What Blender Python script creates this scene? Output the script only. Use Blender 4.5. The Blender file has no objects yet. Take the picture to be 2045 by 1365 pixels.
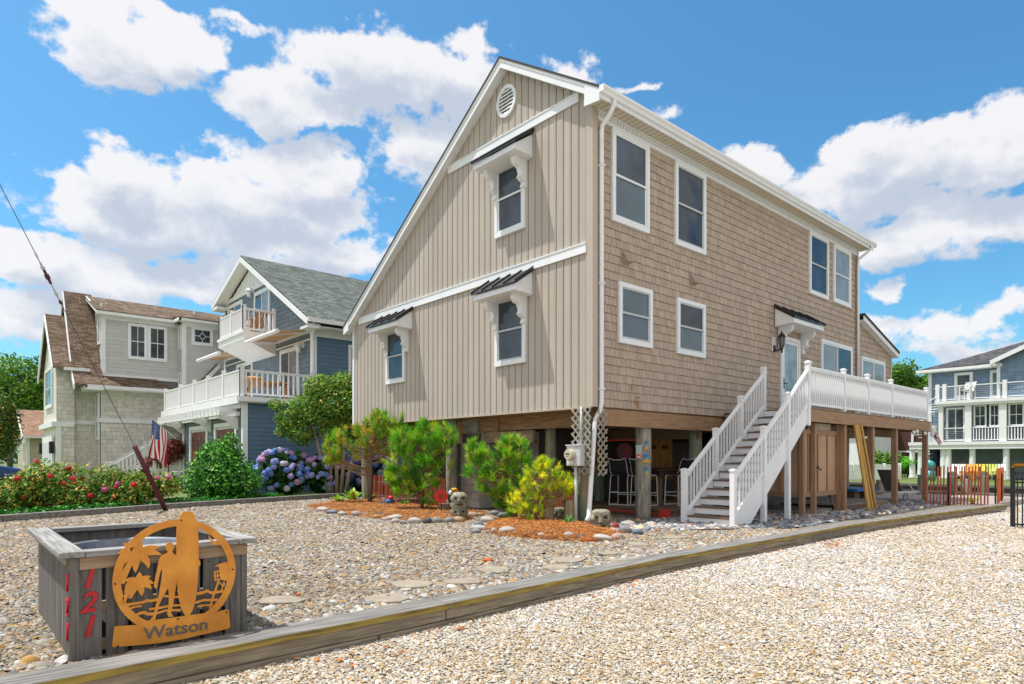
import bpy, bmesh, math, random
import numpy as np
from mathutils import Vector, Matrix
random.seed(7); RS = np.random.RandomState(11)
S = bpy.context.scene; COL = S.collection
R = math.radians

# ------------------------------------------------------------------ camera
# House axes: +x runs away along the shingled side wall, +y runs away along the gable wall,
# the house corner stands at the origin, z = 0 is the pebble yard.
FPX, CX, HY = 1290.0, 1022.5, 915.0           # focal length, centre and horizon in photo pixels
TH = R(41.52); CT, ST = math.cos(TH), math.sin(TH)
CAM = Vector((-9.904, -8.728, 1.35)); FW = Vector((ST, CT, 0)); RT = Vector((CT, -ST, 0))
cd = bpy.data.cameras.new('camera'); cam = bpy.data.objects.new('camera', cd); COL.objects.link(cam)
cam.location = CAM; cam.rotation_euler = (R(90), 0, -TH)
cd.sensor_width = 36; cd.lens = FPX / 2045 * 36; cd.shift_y = (HY - 682.5) / 2045
cd.clip_start = .05; cd.clip_end = 3000
S.camera = cam

def at(px, py, t):                              # a surveyed point: photo pixel + distance along the view axis
    return CAM + (FW + RT * ((px - CX) / FPX) + Vector((0, 0, (HY - py) / FPX))) * t
def gpt(px, py, z=0.0):
    return at(px, py, (z - CAM.z) / ((HY - py) / FPX))

# ------------------------------------------------------------------ sky, sun, exposure
SUN = Vector((-.523, .57, 2.0)).normalized()
ELEV = math.asin(SUN.z); AZ = math.atan2(SUN.x, SUN.y)
S.view_settings.view_transform = 'Standard'; S.view_settings.look = 'None'
S.view_settings.exposure = 1.15; S.view_settings.gamma = 1.0; S.view_settings.use_curve_mapping = False
SKY_STRENGTH = 0.12
sl = bpy.data.lights.new('sun', 'SUN'); sl.energy = 2.6; sl.angle = R(.53); sl.color = (1, .965, .925)
so = bpy.data.objects.new('sun', sl); COL.objects.link(so)
so.rotation_euler = (-SUN).to_track_quat('-Z', 'Y').to_euler(); so.location = (0, 0, 30)

def azel(px, py):
    d = (FW + RT * ((px - CX) / FPX) + Vector((0, 0, (HY - py) / FPX))).normalized()
    return math.atan2(d.x, d.y), math.asin(d.z)

def make_world():
    w = bpy.data.worlds.new('World'); S.world = w; w.use_nodes = True
    nt = w.node_tree; N = nt.nodes; L = nt.links; N.clear()
    def nd(t, **k):
        n = N.new(t)
        for a, b in k.items(): setattr(n, a, b)
        return n
    def setin(n, i, v):
        if isinstance(v, bpy.types.NodeSocket): L.new(v, n.inputs[i])
        else: n.inputs[i].default_value = v
    def math_(op, a, b=None, c=None):
        n = nd('ShaderNodeMath', operation=op); setin(n, 0, a)
        if b is not None: setin(n, 1, b)
        if c is not None: setin(n, 2, c)
        return n.outputs[0]
    def vm(op, a, b=None, c=None, out=0):
        n = nd('ShaderNodeVectorMath', operation=op); setin(n, 0, a)
        if b is not None: setin(n, 1, b)
        if c is not None: setin(n, 2, c)
        return n.outputs[out]
    out = nd('ShaderNodeOutputWorld'); bg = nd('ShaderNodeBackground'); bg.inputs[1].default_value = SKY_STRENGTH
    sky = nd('ShaderNodeTexSky', sky_type='NISHITA', sun_disc=False)
    sky.sun_elevation = ELEV; sky.sun_rotation = AZ
    sky.air_density = 1.0; sky.dust_density = 1.3; sky.ozone_density = 2.4
    hs = nd('ShaderNodeHueSaturation'); hs.inputs['Saturation'].default_value = 1.12; hs.inputs['Value'].default_value = 1.0
    L.new(sky.outputs[0], hs.inputs['Color'])
    flt = vm('MULTIPLY', hs.outputs[0], (.37, .65, .69))
    tc = nd('ShaderNodeTexCoord'); sep = nd('ShaderNodeSeparateXYZ'); L.new(tc.outputs['Generated'], sep.inputs[0])
    az = math_('ARCTAN2', sep.outputs[0], sep.outputs[1]); el = math_('ARCSINE', sep.outputs[2])
    cmb = nd('ShaderNodeCombineXYZ'); L.new(az, cmb.inputs[0]); L.new(el, cmb.inputs[1])
    P = cmb.outputs[0]
    # billows: domain warp + fractal noise over azimuth / elevation
    n1 = nd('ShaderNodeTexNoise'); n1.inputs['Scale'].default_value = 6.5; n1.inputs['Detail'].default_value = 9; n1.inputs['Roughness'].default_value = .56
    L.new(vm('MULTIPLY', P, (1, 1.5, 1)), n1.inputs['Vector'])
    warp = vm('MULTIPLY', vm('SUBTRACT', n1.outputs['Color'], (.5, .5, .5)), (.19, .13, 0))
    PW = vm('ADD', P, warp)
    n2 = nd('ShaderNodeTexNoise'); n2.inputs['Scale'].default_value = 17; n2.inputs['Detail'].default_value = 9; n2.inputs['Roughness'].default_value = .6
    L.new(vm('MULTIPLY', P, (1, 1.35, 1)), n2.inputs['Vector'])
    # clouds: (pixel centre x, y, half width, half height, strength)
    blobs = [(265, 105, 165, 70, 1), (190, 40, 100, 60, .75), (370, 75, 110, 55, .95), (500, 28, 60, 18, .45),
             (740, 130, 150, 85, 1.15), (560, 185, 120, 70, 1.0), (880, 150, 140, 75, 1.1), (640, 210, 180, 40, .9), (960, 85, 70, 20, .45),
             (270, 345, 120, 65, 1.1), (330, 430, 250, 75, 1.1), (520, 400, 230, 80, 1.1), (600, 330, 160, 75, 1.0), (180, 390, 130, 40, .85),
             (900, 300, 120, 90, 1.1), (60, 500, 110, 60, 1.1), (160, 545, 220, 55, 1.0), (400, 545, 260, 45, .95), (630, 500, 190, 55, .95), (690, 525, 60, 40, .9),
             (70, 620, 180, 60, .7), (250, 640, 280, 40, .5),
             (1290, 158, 40, 14, .4), (1330, 228, 50, 20, .35), (1170, 140, 60, 25, .3), (1500, 345, 80, 50, 1.0),
             (1730, 300, 120, 60, .95), (1850, 330, 240, 75, 1.15), (1990, 310, 150, 70, 1.1), (1700, 375, 180, 70, 1.0), (1960, 425, 200, 55, .9),
             (1760, 480, 170, 50, 1.0), (1780, 582, 55, 28, .65), (1770, 655, 90, 40, .6), (1930, 640, 120, 42, .65), (2020, 600, 60, 40, .6), (1950, 690, 160, 24, .45)]
    def pdens(Pin):
        acc = None
        for (x, y, rx, ry, s) in blobs:
            a0, e0 = azel(x, y); a1, _ = azel(x + rx, y); a2, _ = azel(x - rx, y); _, e1 = azel(x, y + ry); _, e2 = azel(x, y - ry)
            ia = 2 / abs(a1 - a2); ie = 2 / abs(e1 - e2)
            q = vm('MULTIPLY_ADD', Pin, (ia, ie, 0), (-a0 * ia, -e0 * ie, 0))
            ln = vm('LENGTH', q, out=1)
            v = math_('MULTIPLY_ADD', ln, -s, s * 1.12)
            acc = v if acc is None else math_('SMOOTH_MAX', acc, v, .18)
        # placed clouds only; the unseen fill cloud is added afterwards
        return acc
    d0 = pdens(PW)
    # unseen cloud added outside the view, its brightness fills the shaded walls
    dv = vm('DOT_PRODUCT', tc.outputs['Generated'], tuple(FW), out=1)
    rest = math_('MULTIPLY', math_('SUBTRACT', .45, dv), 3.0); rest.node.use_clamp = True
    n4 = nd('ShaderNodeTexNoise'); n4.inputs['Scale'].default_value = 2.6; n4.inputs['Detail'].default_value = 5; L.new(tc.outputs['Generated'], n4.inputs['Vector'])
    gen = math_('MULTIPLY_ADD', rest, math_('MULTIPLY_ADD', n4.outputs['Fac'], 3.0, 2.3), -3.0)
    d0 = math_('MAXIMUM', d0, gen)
    d1 = pdens(vm('ADD', PW, (-.012, .040, 0)))
    fb = math_('MULTIPLY_ADD', n2.outputs['Fac'], 1.35, -.66)
    n5 = nd('ShaderNodeTexNoise'); n5.inputs['Scale'].default_value = 46; n5.inputs['Detail'].default_value = 7; n5.inputs['Roughness'].default_value = .62
    L.new(P, n5.inputs['Vector'])
    fb = math_('ADD', fb, math_('MULTIPLY_ADD', n5.outputs['Fac'], .62, -.31))
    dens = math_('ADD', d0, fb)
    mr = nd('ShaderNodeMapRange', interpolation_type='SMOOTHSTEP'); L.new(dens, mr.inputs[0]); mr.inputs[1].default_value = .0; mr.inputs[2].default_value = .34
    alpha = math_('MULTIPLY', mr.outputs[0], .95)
    # lit tops, greyer flat bases: thickness of the cloud that lies above each point
    sh = math_('ADD', d1, math_('MULTIPLY', fb, .9))
    ms = nd('ShaderNodeMapRange', interpolation_type='SMOOTHSTEP'); L.new(sh, ms.inputs[0]); ms.inputs[1].default_value = .0; ms.inputs[2].default_value = 1.0
    mixc = nd('ShaderNodeMix', data_type='RGBA'); L.new(ms.outputs[0], mixc.inputs[0])
    mixc.inputs[6].default_value = (3.6, 3.55, 3.6, 1); mixc.inputs[7].default_value = (2.15, 2.38, 2.8, 1)
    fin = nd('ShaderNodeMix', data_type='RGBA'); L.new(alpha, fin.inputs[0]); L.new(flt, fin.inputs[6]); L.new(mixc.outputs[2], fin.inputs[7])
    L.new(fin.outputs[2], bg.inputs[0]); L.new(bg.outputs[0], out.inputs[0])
    w.cycles.sampling_method = 'MANUAL'; w.cycles.sample_map_resolution = 512
make_world()
S.cycles.max_bounces = 6; S.cycles.diffuse_bounces = 3; S.cycles.transparent_max_bounces = 8

# ------------------------------------------------------------------ materials
def lin(r, g, b):
    f = lambda v: (v / 255 / 12.92) if v / 255 <= .04045 else ((v / 255 + .055) / 1.055) ** 2.4
    return (f(r), f(g), f(b))
def mat(name, col, rough=.6, var=.12, scale=6.0, stretch=(1, 1, 1), bump=0.0, bscale=60.0, bstretch=None, col2=None, attr=False,
        metallic=0.0, spec=.4, transl=0.0, detail=5, dirt=None, coord='Object', bdist=.01, emit=0):
    m = bpy.data.materials.new(name); m.use_nodes = True; nt = m.node_tree; N = nt.nodes; L = nt.links
    bs = N['Principled BSDF']; bs.inputs['Roughness'].default_value = rough; bs.inputs['Metallic'].default_value = metallic
    bs.inputs['Specular IOR Level'].default_value = spec
    tc = N.new('ShaderNodeTexCoord'); mp = N.new('ShaderNodeMapping'); mp.inputs['Scale'].default_value = stretch
    L.new(tc.outputs[coord], mp.inputs[0])
    no = N.new('ShaderNodeTexNoise'); no.inputs['Scale'].default_value = scale; no.inputs['Detail'].default_value = detail; no.inputs['Roughness'].default_value = .6
    L.new(mp.outputs[0], no.inputs['Vector'])
    c = Vector(col)
    ca = tuple(c * (1 - var)); cb = tuple(c * (1 + var)) if col2 is None else tuple(col2)
    rp = N.new('ShaderNodeValToRGB'); rp.color_ramp.elements[0].position = .3; rp.color_ramp.elements[1].position = .7
    rp.color_ramp.elements[0].color = (*ca, 1); rp.color_ramp.elements[1].color = (*cb, 1)
    L.new(no.outputs['Fac'], rp.inputs[0]); res = rp.outputs[0]
    def mul(a, b, bl='MULTIPLY', f=1.0):
        mx = N.new('ShaderNodeMix'); mx.data_type = 'RGBA'; mx.blend_type = bl
        if isinstance(f, float): mx.inputs[0].default_value = f
        else: L.new(f, mx.inputs[0])
        L.new(a, mx.inputs[6])
        if isinstance(b, tuple): mx.inputs[7].default_value = (*b, 1)
        else: L.new(b, mx.inputs[7])
        return mx.outputs[2]
    if attr:
        at_ = N.new('ShaderNodeAttribute'); at_.attribute_name = 'tint'; res = mul(res, at_.outputs['Color'])
    if dirt:                                   # stains with a shape of their own: (colour, scale, threshold)
        n3 = N.new('ShaderNodeTexNoise'); n3.inputs['Scale'].default_value = dirt[1]; n3.inputs['Detail'].default_value = 6
        mp3 = N.new('ShaderNodeMapping'); mp3.inputs['Scale'].default_value = dirt[3] if len(dirt) > 3 else (1, 1, 1)
        L.new(tc.outputs[coord], mp3.inputs[0]); L.new(mp3.outputs[0], n3.inputs['Vector'])
        r3 = N.new('ShaderNodeValToRGB'); r3.color_ramp.elements[0].position = dirt[2]; r3.color_ramp.elements[1].position = min(1, dirt[2] + .2)
        L.new(n3.outputs['Fac'], r3.inputs[0]); res = mul(res, tuple(dirt[0]), 'MIX', r3.outputs[0])
    L.new(res, bs.inputs['Base Color'])
    if bump:
        nb = N.new('ShaderNodeTexNoise'); nb.inputs['Scale'].default_value = bscale; nb.inputs['Detail'].default_value = 4
        mb_ = N.new('ShaderNodeMapping'); mb_.inputs['Scale'].default_value = bstretch or stretch
        L.new(tc.outputs[coord], mb_.inputs[0]); L.new(mb_.outputs[0], nb.inputs['Vector'])
        bu = N.new('ShaderNodeBump'); bu.inputs['Strength'].default_value = bump; bu.inputs['Distance'].default_value = bdist
        L.new(nb.outputs['Fac'], bu.inputs['Height']); L.new(bu.outputs[0], bs.inputs['Normal'])
    if transl:
        tr = N.new('ShaderNodeBsdfTranslucent'); L.new(res, tr.inputs[0]); ms = N.new('ShaderNodeMixShader'); ms.inputs[0].default_value = transl
        L.new(bs.outputs[0], ms.inputs[1]); L.new(tr.outputs[0], ms.inputs[2]); L.new(ms.outputs[0], N['Material Output'].inputs[0])
    return m
def wood(name, col, axis='x', rough=.75, var=.3, col2=None, dirt=None, attr=False, bump=.35, k=1.0):
    st = {'x': (.9, 14, 14), 'y': (14, .9, 14), 'z': (14, 14, .9)}[axis]
    st = tuple(v * k for v in st)
    return mat(name, col, rough, var, 2.2, st, bump, 3.5, st, col2, attr, spec=.25, dirt=dirt, detail=7)
def glass(name, col, stripes=0, scol=None, rough=.03, axis=2):
    """window pane: dark room (or closed blinds) behind a reflecting sheet"""
    m = bpy.data.materials.new(name); m.use_nodes = True; nt = m.node_tree; N = nt.nodes; L = nt.links; bs = N['Principled BSDF']
    bs.inputs['Roughness'].default_value = rough; bs.inputs['IOR'].default_value = 1.5; bs.inputs['Specular IOR Level'].default_value = .42
    tc = N.new('ShaderNodeTexCoord'); no = N.new('ShaderNodeTexNoise'); no.inputs['Scale'].default_value = 1.6; no.inputs['Detail'].default_value = 3
    L.new(tc.outputs['Object'], no.inputs['Vector'])
    rp = N.new('ShaderNodeValToRGB'); rp.color_ramp.elements[0].position = .35; rp.color_ramp.elements[1].position = .7
    rp.color_ramp.elements[0].color = (*[v * .6 for v in col], 1); rp.color_ramp.elements[1].color = (*[v * 1.35 for v in col], 1)
    L.new(no.outputs['Fac'], rp.inputs[0]); res = rp.outputs[0]
    if stripes:
        wv = N.new('ShaderNodeTexWave'); wv.bands_direction = 'XYZ'[axis]; wv.inputs['Scale'].default_value = stripes; wv.inputs['Distortion'].default_value = 0
        L.new(tc.outputs['Object'], wv.inputs['Vector'])
        mx = N.new('ShaderNodeMix'); mx.data_type = 'RGBA'; L.new(wv.outputs['Fac'], mx.inputs[0]); L.new(res, mx.inputs[6]); mx.inputs[7].default_value = (*scol, 1); res = mx.outputs[2]
    L.new(res, bs.inputs['Base Color'])
    nb = N.new('ShaderNodeTexNoise'); nb.inputs['Scale'].default_value = 1.1
    L.new(tc.outputs['Object'], nb.inputs['Vector']); bu = N.new('ShaderNodeBump'); bu.inputs['Strength'].default_value = .25; bu.inputs['Distance'].default_value = .06
    L.new(nb.outputs['Fac'], bu.inputs['Height']); L.new(bu.outputs[0], bs.inputs['Normal'])
    return m
def roofmat(name, cols, along='x', rowh=.145, tabw=.30):
    """asphalt shingles: staggered tabs of several shades, laid along one axis"""
    m = bpy.data.materials.new(name); m.use_nodes = True; nt = m.node_tree; N = nt.nodes; L = nt.links; bs = N['Principled BSDF']
    bs.inputs['Roughness'].default_value = .95; bs.inputs['Specular IOR Level'].default_value = .15
    tc = N.new('ShaderNodeTexCoord'); sp = N.new('ShaderNodeSeparateXYZ'); L.new(tc.outputs['Object'], sp.inputs[0])
    cb = N.new('ShaderNodeCombineXYZ'); L.new(sp.outputs[0 if along == 'x' else 1], cb.inputs[0]); L.new(sp.outputs[2], cb.inputs[1])
    br = N.new('ShaderNodeTexBrick'); br.inputs['Scale'].default_value = 1.0; br.inputs['Brick Width'].default_value = tabw; br.inputs['Row Height'].default_value = rowh * .55
    br.inputs['Mortar Size'].default_value = .006; br.inputs['Mortar Smooth'].default_value = .1; br.inputs['Bias'].default_value = -.1
    br.inputs['Color1'].default_value = (*cols[0], 1); br.inputs['Color2'].default_value = (*cols[1], 1); br.inputs['Mortar'].default_value = (*[c * .35 for c in cols[0]], 1)
    L.new(cb.outputs[0], br.inputs['Vector'])
    no = N.new('ShaderNodeTexNoise'); no.inputs['Scale'].default_value = 9; L.new(tc.outputs['Object'], no.inputs['Vector'])
    mx = N.new('ShaderNodeMix'); mx.data_type = 'RGBA'; mx.blend_type = 'OVERLAY'; mx.inputs[0].default_value = .55
    L.new(br.outputs['Color'], mx.inputs[6]); L.new(no.outputs['Fac'], mx.inputs[7]); L.new(mx.outputs[2], bs.inputs['Base Color'])
    bu = N.new('ShaderNodeBump'); bu.inputs['Strength'].default_value = .6; bu.inputs['Distance'].default_value = .02
    L.new(br.outputs['Fac'], bu.inputs['Height']); bu.invert = True; L.new(bu.outputs[0], bs.inputs['Normal'])
    return m

# ------------------------------------------------------------------ mesh building
class MB:
    def __init__(s): s.v = []; s.f = []; s.t = []; s.cur = (1, 1, 1)
    def add(s, vs, fs):
        b = len(s.v); s.v += [tuple(p) for p in vs]; s.f += [tuple(i + b for i in f) for f in fs]; s.t += [s.cur] * len(fs); return s
    def hexa(s, p): return s.add(p, [(0, 3, 2, 1), (4, 5, 6, 7), (0, 1, 5, 4), (1, 2, 6, 5), (2, 3, 7, 6), (3, 0, 4, 7)])
    def box(s, x0, x1, y0, y1, z0, z1):
        return s.hexa([(x0, y0, z0), (x1, y0, z0), (x1, y1, z0), (x0, y1, z0), (x0, y0, z1), (x1, y0, z1), (x1, y1, z1), (x0, y1, z1)])
    def beam(s, p, q, w, h, up=(0, 0, 1)):
        p, q = Vector(p), Vector(q); d = (q - p).normalized(); up = Vector(up)
        if abs(d.dot(up)) > .98: up = Vector((1, 0, 0))
        a = d.cross(up).normalized() * w / 2; b = a.cross(d).normalized() * h / 2
        return s.hexa([p - a - b, p + a - b, q + a - b, q - a - b, p - a + b, p + a + b, q + a + b, q - a + b])
    def tube(s, path, r, n=8, caps=True):
        path = [Vector(p) for p in path]; k = len(path); rs = r if isinstance(r, (list, tuple)) else [r] * k
        ring = []; ref = None
        for i, p in enumerate(path):
            d = (path[min(i + 1, k - 1)] - path[max(i - 1, 0)]).normalized()
            if ref is None: ref = Vector((0, 0, 1)) if abs(d.z) < .9 else Vector((1, 0, 0))
            a = d.cross(ref).normalized(); b = a.cross(d).normalized(); ref = b if abs(b.dot(d)) < .9 else ref
            ring += [p + (a * math.cos(2 * math.pi * j / n) + b * math.sin(2 * math.pi * j / n)) * rs[i] for j in range(n)]
        fs = [(i * n + j, i * n + (j + 1) % n, (i + 1) * n + (j + 1) % n, (i + 1) * n + j) for i in range(k - 1) for j in range(n)]
        if caps: fs += [tuple(range(n))[::-1], tuple((k - 1) * n + j for j in range(n))]
        return s.add(ring, fs)
    def cyl(s, p, q, r0, r1=None, n=12): return s.tube([p, q], [r0, r0 if r1 is None else r1], n)
    def prism(s, pts, ext):
        e = Vector(ext); n = len(pts); pts = [Vector(p) for p in pts]
        return s.add(pts + [p + e for p in pts], [tuple(range(n))[::-1], tuple(range(n, 2 * n))] + [(i, (i + 1) % n, n + (i + 1) % n, n + i) for i in range(n)])
    def quad(s, *p): return s.add(p, [tuple(range(len(p)))])
    def ell(s, c, r, nu=10, nv=6):
        c = Vector(c); vs = [c + Vector((0, 0, -r[2]))]; 
        for i in range(1, nv):
            a = -math.pi / 2 + math.pi * i / nv
            vs += [c + Vector((r[0] * math.cos(a) * math.cos(2 * math.pi * j / nu), r[1] * math.cos(a) * math.sin(2 * math.pi * j / nu), r[2] * math.sin(a))) for j in range(nu)]
        vs.append(c + Vector((0, 0, r[2]))); T = len(vs) - 1
        fs = [(0, 1 + (j + 1) % nu, 1 + j) for j in range(nu)]
        for i in range(nv - 2):
            b = 1 + i * nu; fs += [(b + j, b + (j + 1) % nu, b + nu + (j + 1) % nu, b + nu + j) for j in range(nu)]
        b = 1 + (nv - 2) * nu; fs += [(b + j, b + (j + 1) % nu, T) for j in range(nu)]
        return s.add(vs, fs)
    def mesh(s, name, smooth=False, off=(0, 0, 0)):
        me = bpy.data.meshes.new(name)
        me.from_pydata([(v[0] - off[0], v[1] - off[1], v[2] - off[2]) for v in s.v], [], s.f)
        if True:
            a = me.color_attributes.new('tint', 'FLOAT_COLOR', 'CORNER'); cs = []
            for f, t in zip(s.f, s.t): cs += [t[0], t[1], t[2], 1] * len(f)
            a.data.foreach_set('color', cs)
        if smooth: me.polygons.foreach_set('use_smooth', [True] * len(me.polygons))
        me.update(); return me
def npmesh(name, V, F, tint=None, smooth=False):
    """V (n,3), F (m,k) uniform polygons, tint per vertex (n,3)"""
    me = bpy.data.meshes.new(name); m, k = F.shape
    me.vertices.add(len(V)); me.vertices.foreach_set('co', np.ascontiguousarray(V, dtype=np.float32).ravel())
    me.loops.add(m * k); me.loops.foreach_set('vertex_index', np.ascontiguousarray(F, dtype=np.int32).ravel())
    me.polygons.add(m); me.polygons.foreach_set('loop_start', np.arange(0, m * k, k, dtype=np.int32))
    me.polygons.foreach_set('loop_total', np.full(m, k, dtype=np.int32))
    if smooth: me.polygons.foreach_set('use_smooth', np.ones(m, dtype=bool))
    if tint is not None:
        a = me.color_attributes.new('tint', 'FLOAT_COLOR', 'POINT')
        a.data.foreach_set('color', np.concatenate([tint, np.ones((len(V), 1))], 1).astype(np.float32).ravel())
    me.update(calc_edges=True); return me
def link(name, me, m, parent=None):
    o = bpy.data.objects.new(name, me); COL.objects.link(o)
    if me is not None and m is not None and not me.materials: me.materials.append(m)
    if parent is not None: o.parent = parent
    return o
def part(name, b, m, parent, label=None, smooth=False, local=False, bevel=0):
    """one mesh part in world coordinates under its thing (or under another part)"""
    me = b.mesh(name, smooth) if isinstance(b, MB) else b
    o = link(name, me, m, parent)
    if not local and parent is not None and parent.type == 'EMPTY': o.location = -parent.location
    if label: o['label'] = label
    if bevel:
        bv = o.modifiers.new('bevel', 'BEVEL'); bv.width = bevel; bv.segments = 2; bv.limit_method = 'ANGLE'
    return o
def tag(o, label, cat, group=None, kind=None):
    if kind: o['kind'] = kind
    if label: o['label'] = label
    if cat: o['category'] = cat
    if group: o['group'] = group
    return o
def thing(name, label, cat, loc=(0, 0, 0), group=None, rz=0):
    o = bpy.data.objects.new(name, None); COL.objects.link(o); o.location = loc; o.rotation_euler = (0, 0, rz); o.empty_display_size = .2
    return tag(o, label, cat, group)
def solo(name, b, m, label, cat, group=None, smooth=False, bevel=0, loc=None):
    if loc is not None and isinstance(b, MB):
        o = link(name, b.mesh(name, smooth, loc), m); o.location = loc
    else: o = link(name, b.mesh(name, smooth) if isinstance(b, MB) else b, m)
    if bevel:
        bv = o.modifiers.new('bevel', 'BEVEL'); bv.width = bevel; bv.segments = 2; bv.limit_method = 'ANGLE'
    return tag(o, label, cat, group)
def struct(name, b, m, kind='structure', smooth=False, label=None, cat=None):
    o = link(name, b.mesh(name, smooth) if isinstance(b, MB) else b, m); o['kind'] = kind
    if label: o['label'] = label
    if cat: o['category'] = cat
    return o
def kids(o): return list(o.children)
def copy_tree(o, parent=None, **props):
    c = o.copy(); COL.objects.link(c)
    if parent is not None: c.parent = parent
    for ch in kids(o): copy_tree(ch, c)
    for k, v in props.items(): c[k] = v
    return c
class Plane:
    """a vertical wall plane: u along it, z up, d out of it"""
    def __init__(s, o, U, n): s.o = Vector((*o, 0)); s.U = Vector((*U, 0)).normalized(); s.n = Vector((*n, 0)).normalized()
    def p(s, u, z, d=0): return s.o + s.U * u + s.n * d + Vector((0, 0, z))
    def box(s, b, u0, u1, z0, z1, d0, d1):
        return b.hexa([s.p(u0, z0, d0), s.p(u1, z0, d0), s.p(u1, z0, d1), s.p(u0, z0, d1), s.p(u0, z1, d0), s.p(u1, z1, d0), s.p(u1, z1, d1), s.p(u0, z1, d1)])
    def poly(s, b, pts, d0, d1): return b.prism([s.p(u, z, d0) for u, z in pts], s.n * (d1 - d0))
def ring(pl, b, u0, u1, z0, z1, w, d0, d1, wb=None):
    wb = wb or w
    pl.box(b, u0, u1, z1 - w, z1, d0, d1); pl.box(b, u0, u1, z0, z0 + wb, d0, d1)
    pl.box(b, u0, u0 + w, z0 + wb, z1 - w, d0, d1); pl.box(b, u1 - w, u1, z0 + wb, z1 - w, d0, d1)
def lapwall(pl, b, u0f, u1f, z0, z1, course=.16, d=.0, lip=.014):
    z = z0
    while z < z1 - 1e-4:
        zt = min(z + course, z1); a0, a1 = u0f(z), u1f(z); c0, c1 = u0f(zt), u1f(zt)
        if a1 - a0 > .01:
            g = random.uniform(.95, 1.04); b.cur = (g, g, g)
            b.quad(pl.p(a0, z, d + lip), pl.p(a1, z, d + lip), pl.p(c1, zt, d), pl.p(c0, zt, d))
            b.quad(pl.p(a0, z, d), pl.p(a1, z, d), pl.p(a1, z, d + lip), pl.p(a0, z, d + lip))
        z = zt
    b.cur = (1, 1, 1)
def shakewall(pl, b, u0f, u1f, z0, z1, course=.18, wmin=.09, wmax=.19, d=.0, lip=.02, gap=.007, tvar=.11):
    """staggered shakes, each a wedge of its own width"""
    z = z0
    while z < z1 - .02:
        zt = min(z + course, z1); u = u0f(z); ue = u1f(z)
        while u < ue - .01:
            w = random.uniform(wmin, wmax); v = min(u + w, ue)
            if ue - v < wmin * .5: v = ue
            g = 1 + random.uniform(-tvar, tvar); b.cur = (g, g * random.uniform(.985, 1.01), g * random.uniform(.97, 1.01))
            a, c = u + gap / 2, v - gap / 2; at_ = max(a, u0f(zt)); ct = min(c, u1f(zt)); zj = z + .011 + random.uniform(-.004, .004); l2 = lip + random.uniform(-.003, .003)  # slot under each course bares the dark core as a shadow line
            if ct > at_:
                b.quad(pl.p(a, zj, d + l2), pl.p(c, zj, d + l2), pl.p(ct, zt + .006, d + .004), pl.p(at_, zt + .006, d + .004))
                b.quad(pl.p(a, zj, d), pl.p(c, zj, d), pl.p(c, zj, d + l2), pl.p(a, zj, d + l2))
                b.quad(pl.p(a, zj, d), pl.p(a, zj, d + l2), pl.p(at_, zt, d + .004), pl.p(at_, zt, d))
                b.quad(pl.p(c, zj, d + l2), pl.p(c, zj, d), pl.p(ct, zt, d), pl.p(ct, zt, d + .004))
            u = v
        z = zt
    b.cur = (1, 1, 1)
# ------------------------------------------------------------------ palette
WHITE = mat('white_vinyl', (.80, .82, .84), .42, .04, 3, bump=.03, dirt=((.66, .64, .60), 2.2, .66, (1, 1, .5)))
WHITE2 = mat('white_trim_far', (.80, .80, .80), .5, .05, 3)
CREAM = mat('soffit_vinyl', (.66, .60, .48), .5, .05, 4)
TAN = mat('tan_board_siding', (.462, .408, .348), .5, .08, 1.2, (1, 1, .25), .05, 9, attr=True, dirt=((.43, .37, .30), 1.2, .62, (1, 2.5, .25)))
TANSH = mat('tan_shake_siding', (.425, .336, .264), .65, .06, 5, (1, 1, 1), .25, 30, (1, 1, .15), attr=True, dirt=((.40, .315, .24), .8, .6))
TANBACK = mat('siding_gap_shade', (.17, .12, .085), .8)  # wall core; its dark brown stands in for shade in the siding gaps
BLACKMET = mat('black_standing_seam', (.022, .022, .026), .38, .15, 5, spec=.5)
DARKTRIM = mat('dark_drip_edge', (.05, .047, .045), .6)
ROOFDK = mat('dark_shingle', (.06, .055, .05), .95, .25, 14, bump=.5)
SASH = mat('grey_window_sash', (.50, .52, .53), .5, .04)
G_DARK = glass('pane_screened', (.035, .05, .065), rough=.12)
G_BLUE = glass('pane_reflecting', (.045, .07, .10))
G_BLIND = glass('pane_with_blinds', (.05, .085, .12), 9.0, (.13, .19, .23))
G_CURT = glass('pane_with_curtain', (.22, .25, .27), 5, (.33, .35, .36), axis=0)
G_DOOR = glass('storm_door_glass', (.34, .40, .42))
OLDWOOD = wood('weathered_beam', (.27, .155, .085), 'y', col2=(.50, .33, .20))
OLDWOODX = wood('weathered_joist', (.16, .10, .065), 'x', col2=(.30, .21, .135))
BRNPAINT = wood('brown_painted_board', (.34, .20, .11), 'x', .6, col2=(.42, .26, .15), bump=.2)
BRNPAINTZ = wood('brown_painted_post', (.33, .195, .115), 'z', .6, col2=(.41, .255, .155), bump=.2)
PILE = mat('weathered_piling', (.24, .225, .18), .85, .3, 3, (5, 5, .8), .9, 9, (6, 6, .8), col2=(.50, .46, .37), dirt=((.12, .20, .17), 1.6, .56, (3, 3, .5)), bdist=.02)
PILEG = mat('green_treated_piling', (.10, .19, .15), .85, .3, 3, (5, 5, .7), .6, 7, (6, 6, .7), col2=(.26, .30, .21), dirt=((.33, .20, .10), 1.5, .55, (3, 3, .45)), bdist=.02)
GREYPL = mat('grey_enamel', (.50, .53, .55), .45, .05)
GREYLUM = mat('grey_lattice_wood', (.31, .275, .22), .8, .2, 8)
BLACK = mat('black_metal', (.012, .012, .014), .45)
DARK = mat('dark_interior', (.03, .026, .023), .9)
RED = mat('red_plastic', (.55, .03, .02), .45, .1)
YEL = mat('yellow_plastic', (.75, .42, .02), .5)
BLUEPL = mat('blue_plastic', (.03, .16, .50), .45)

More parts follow.
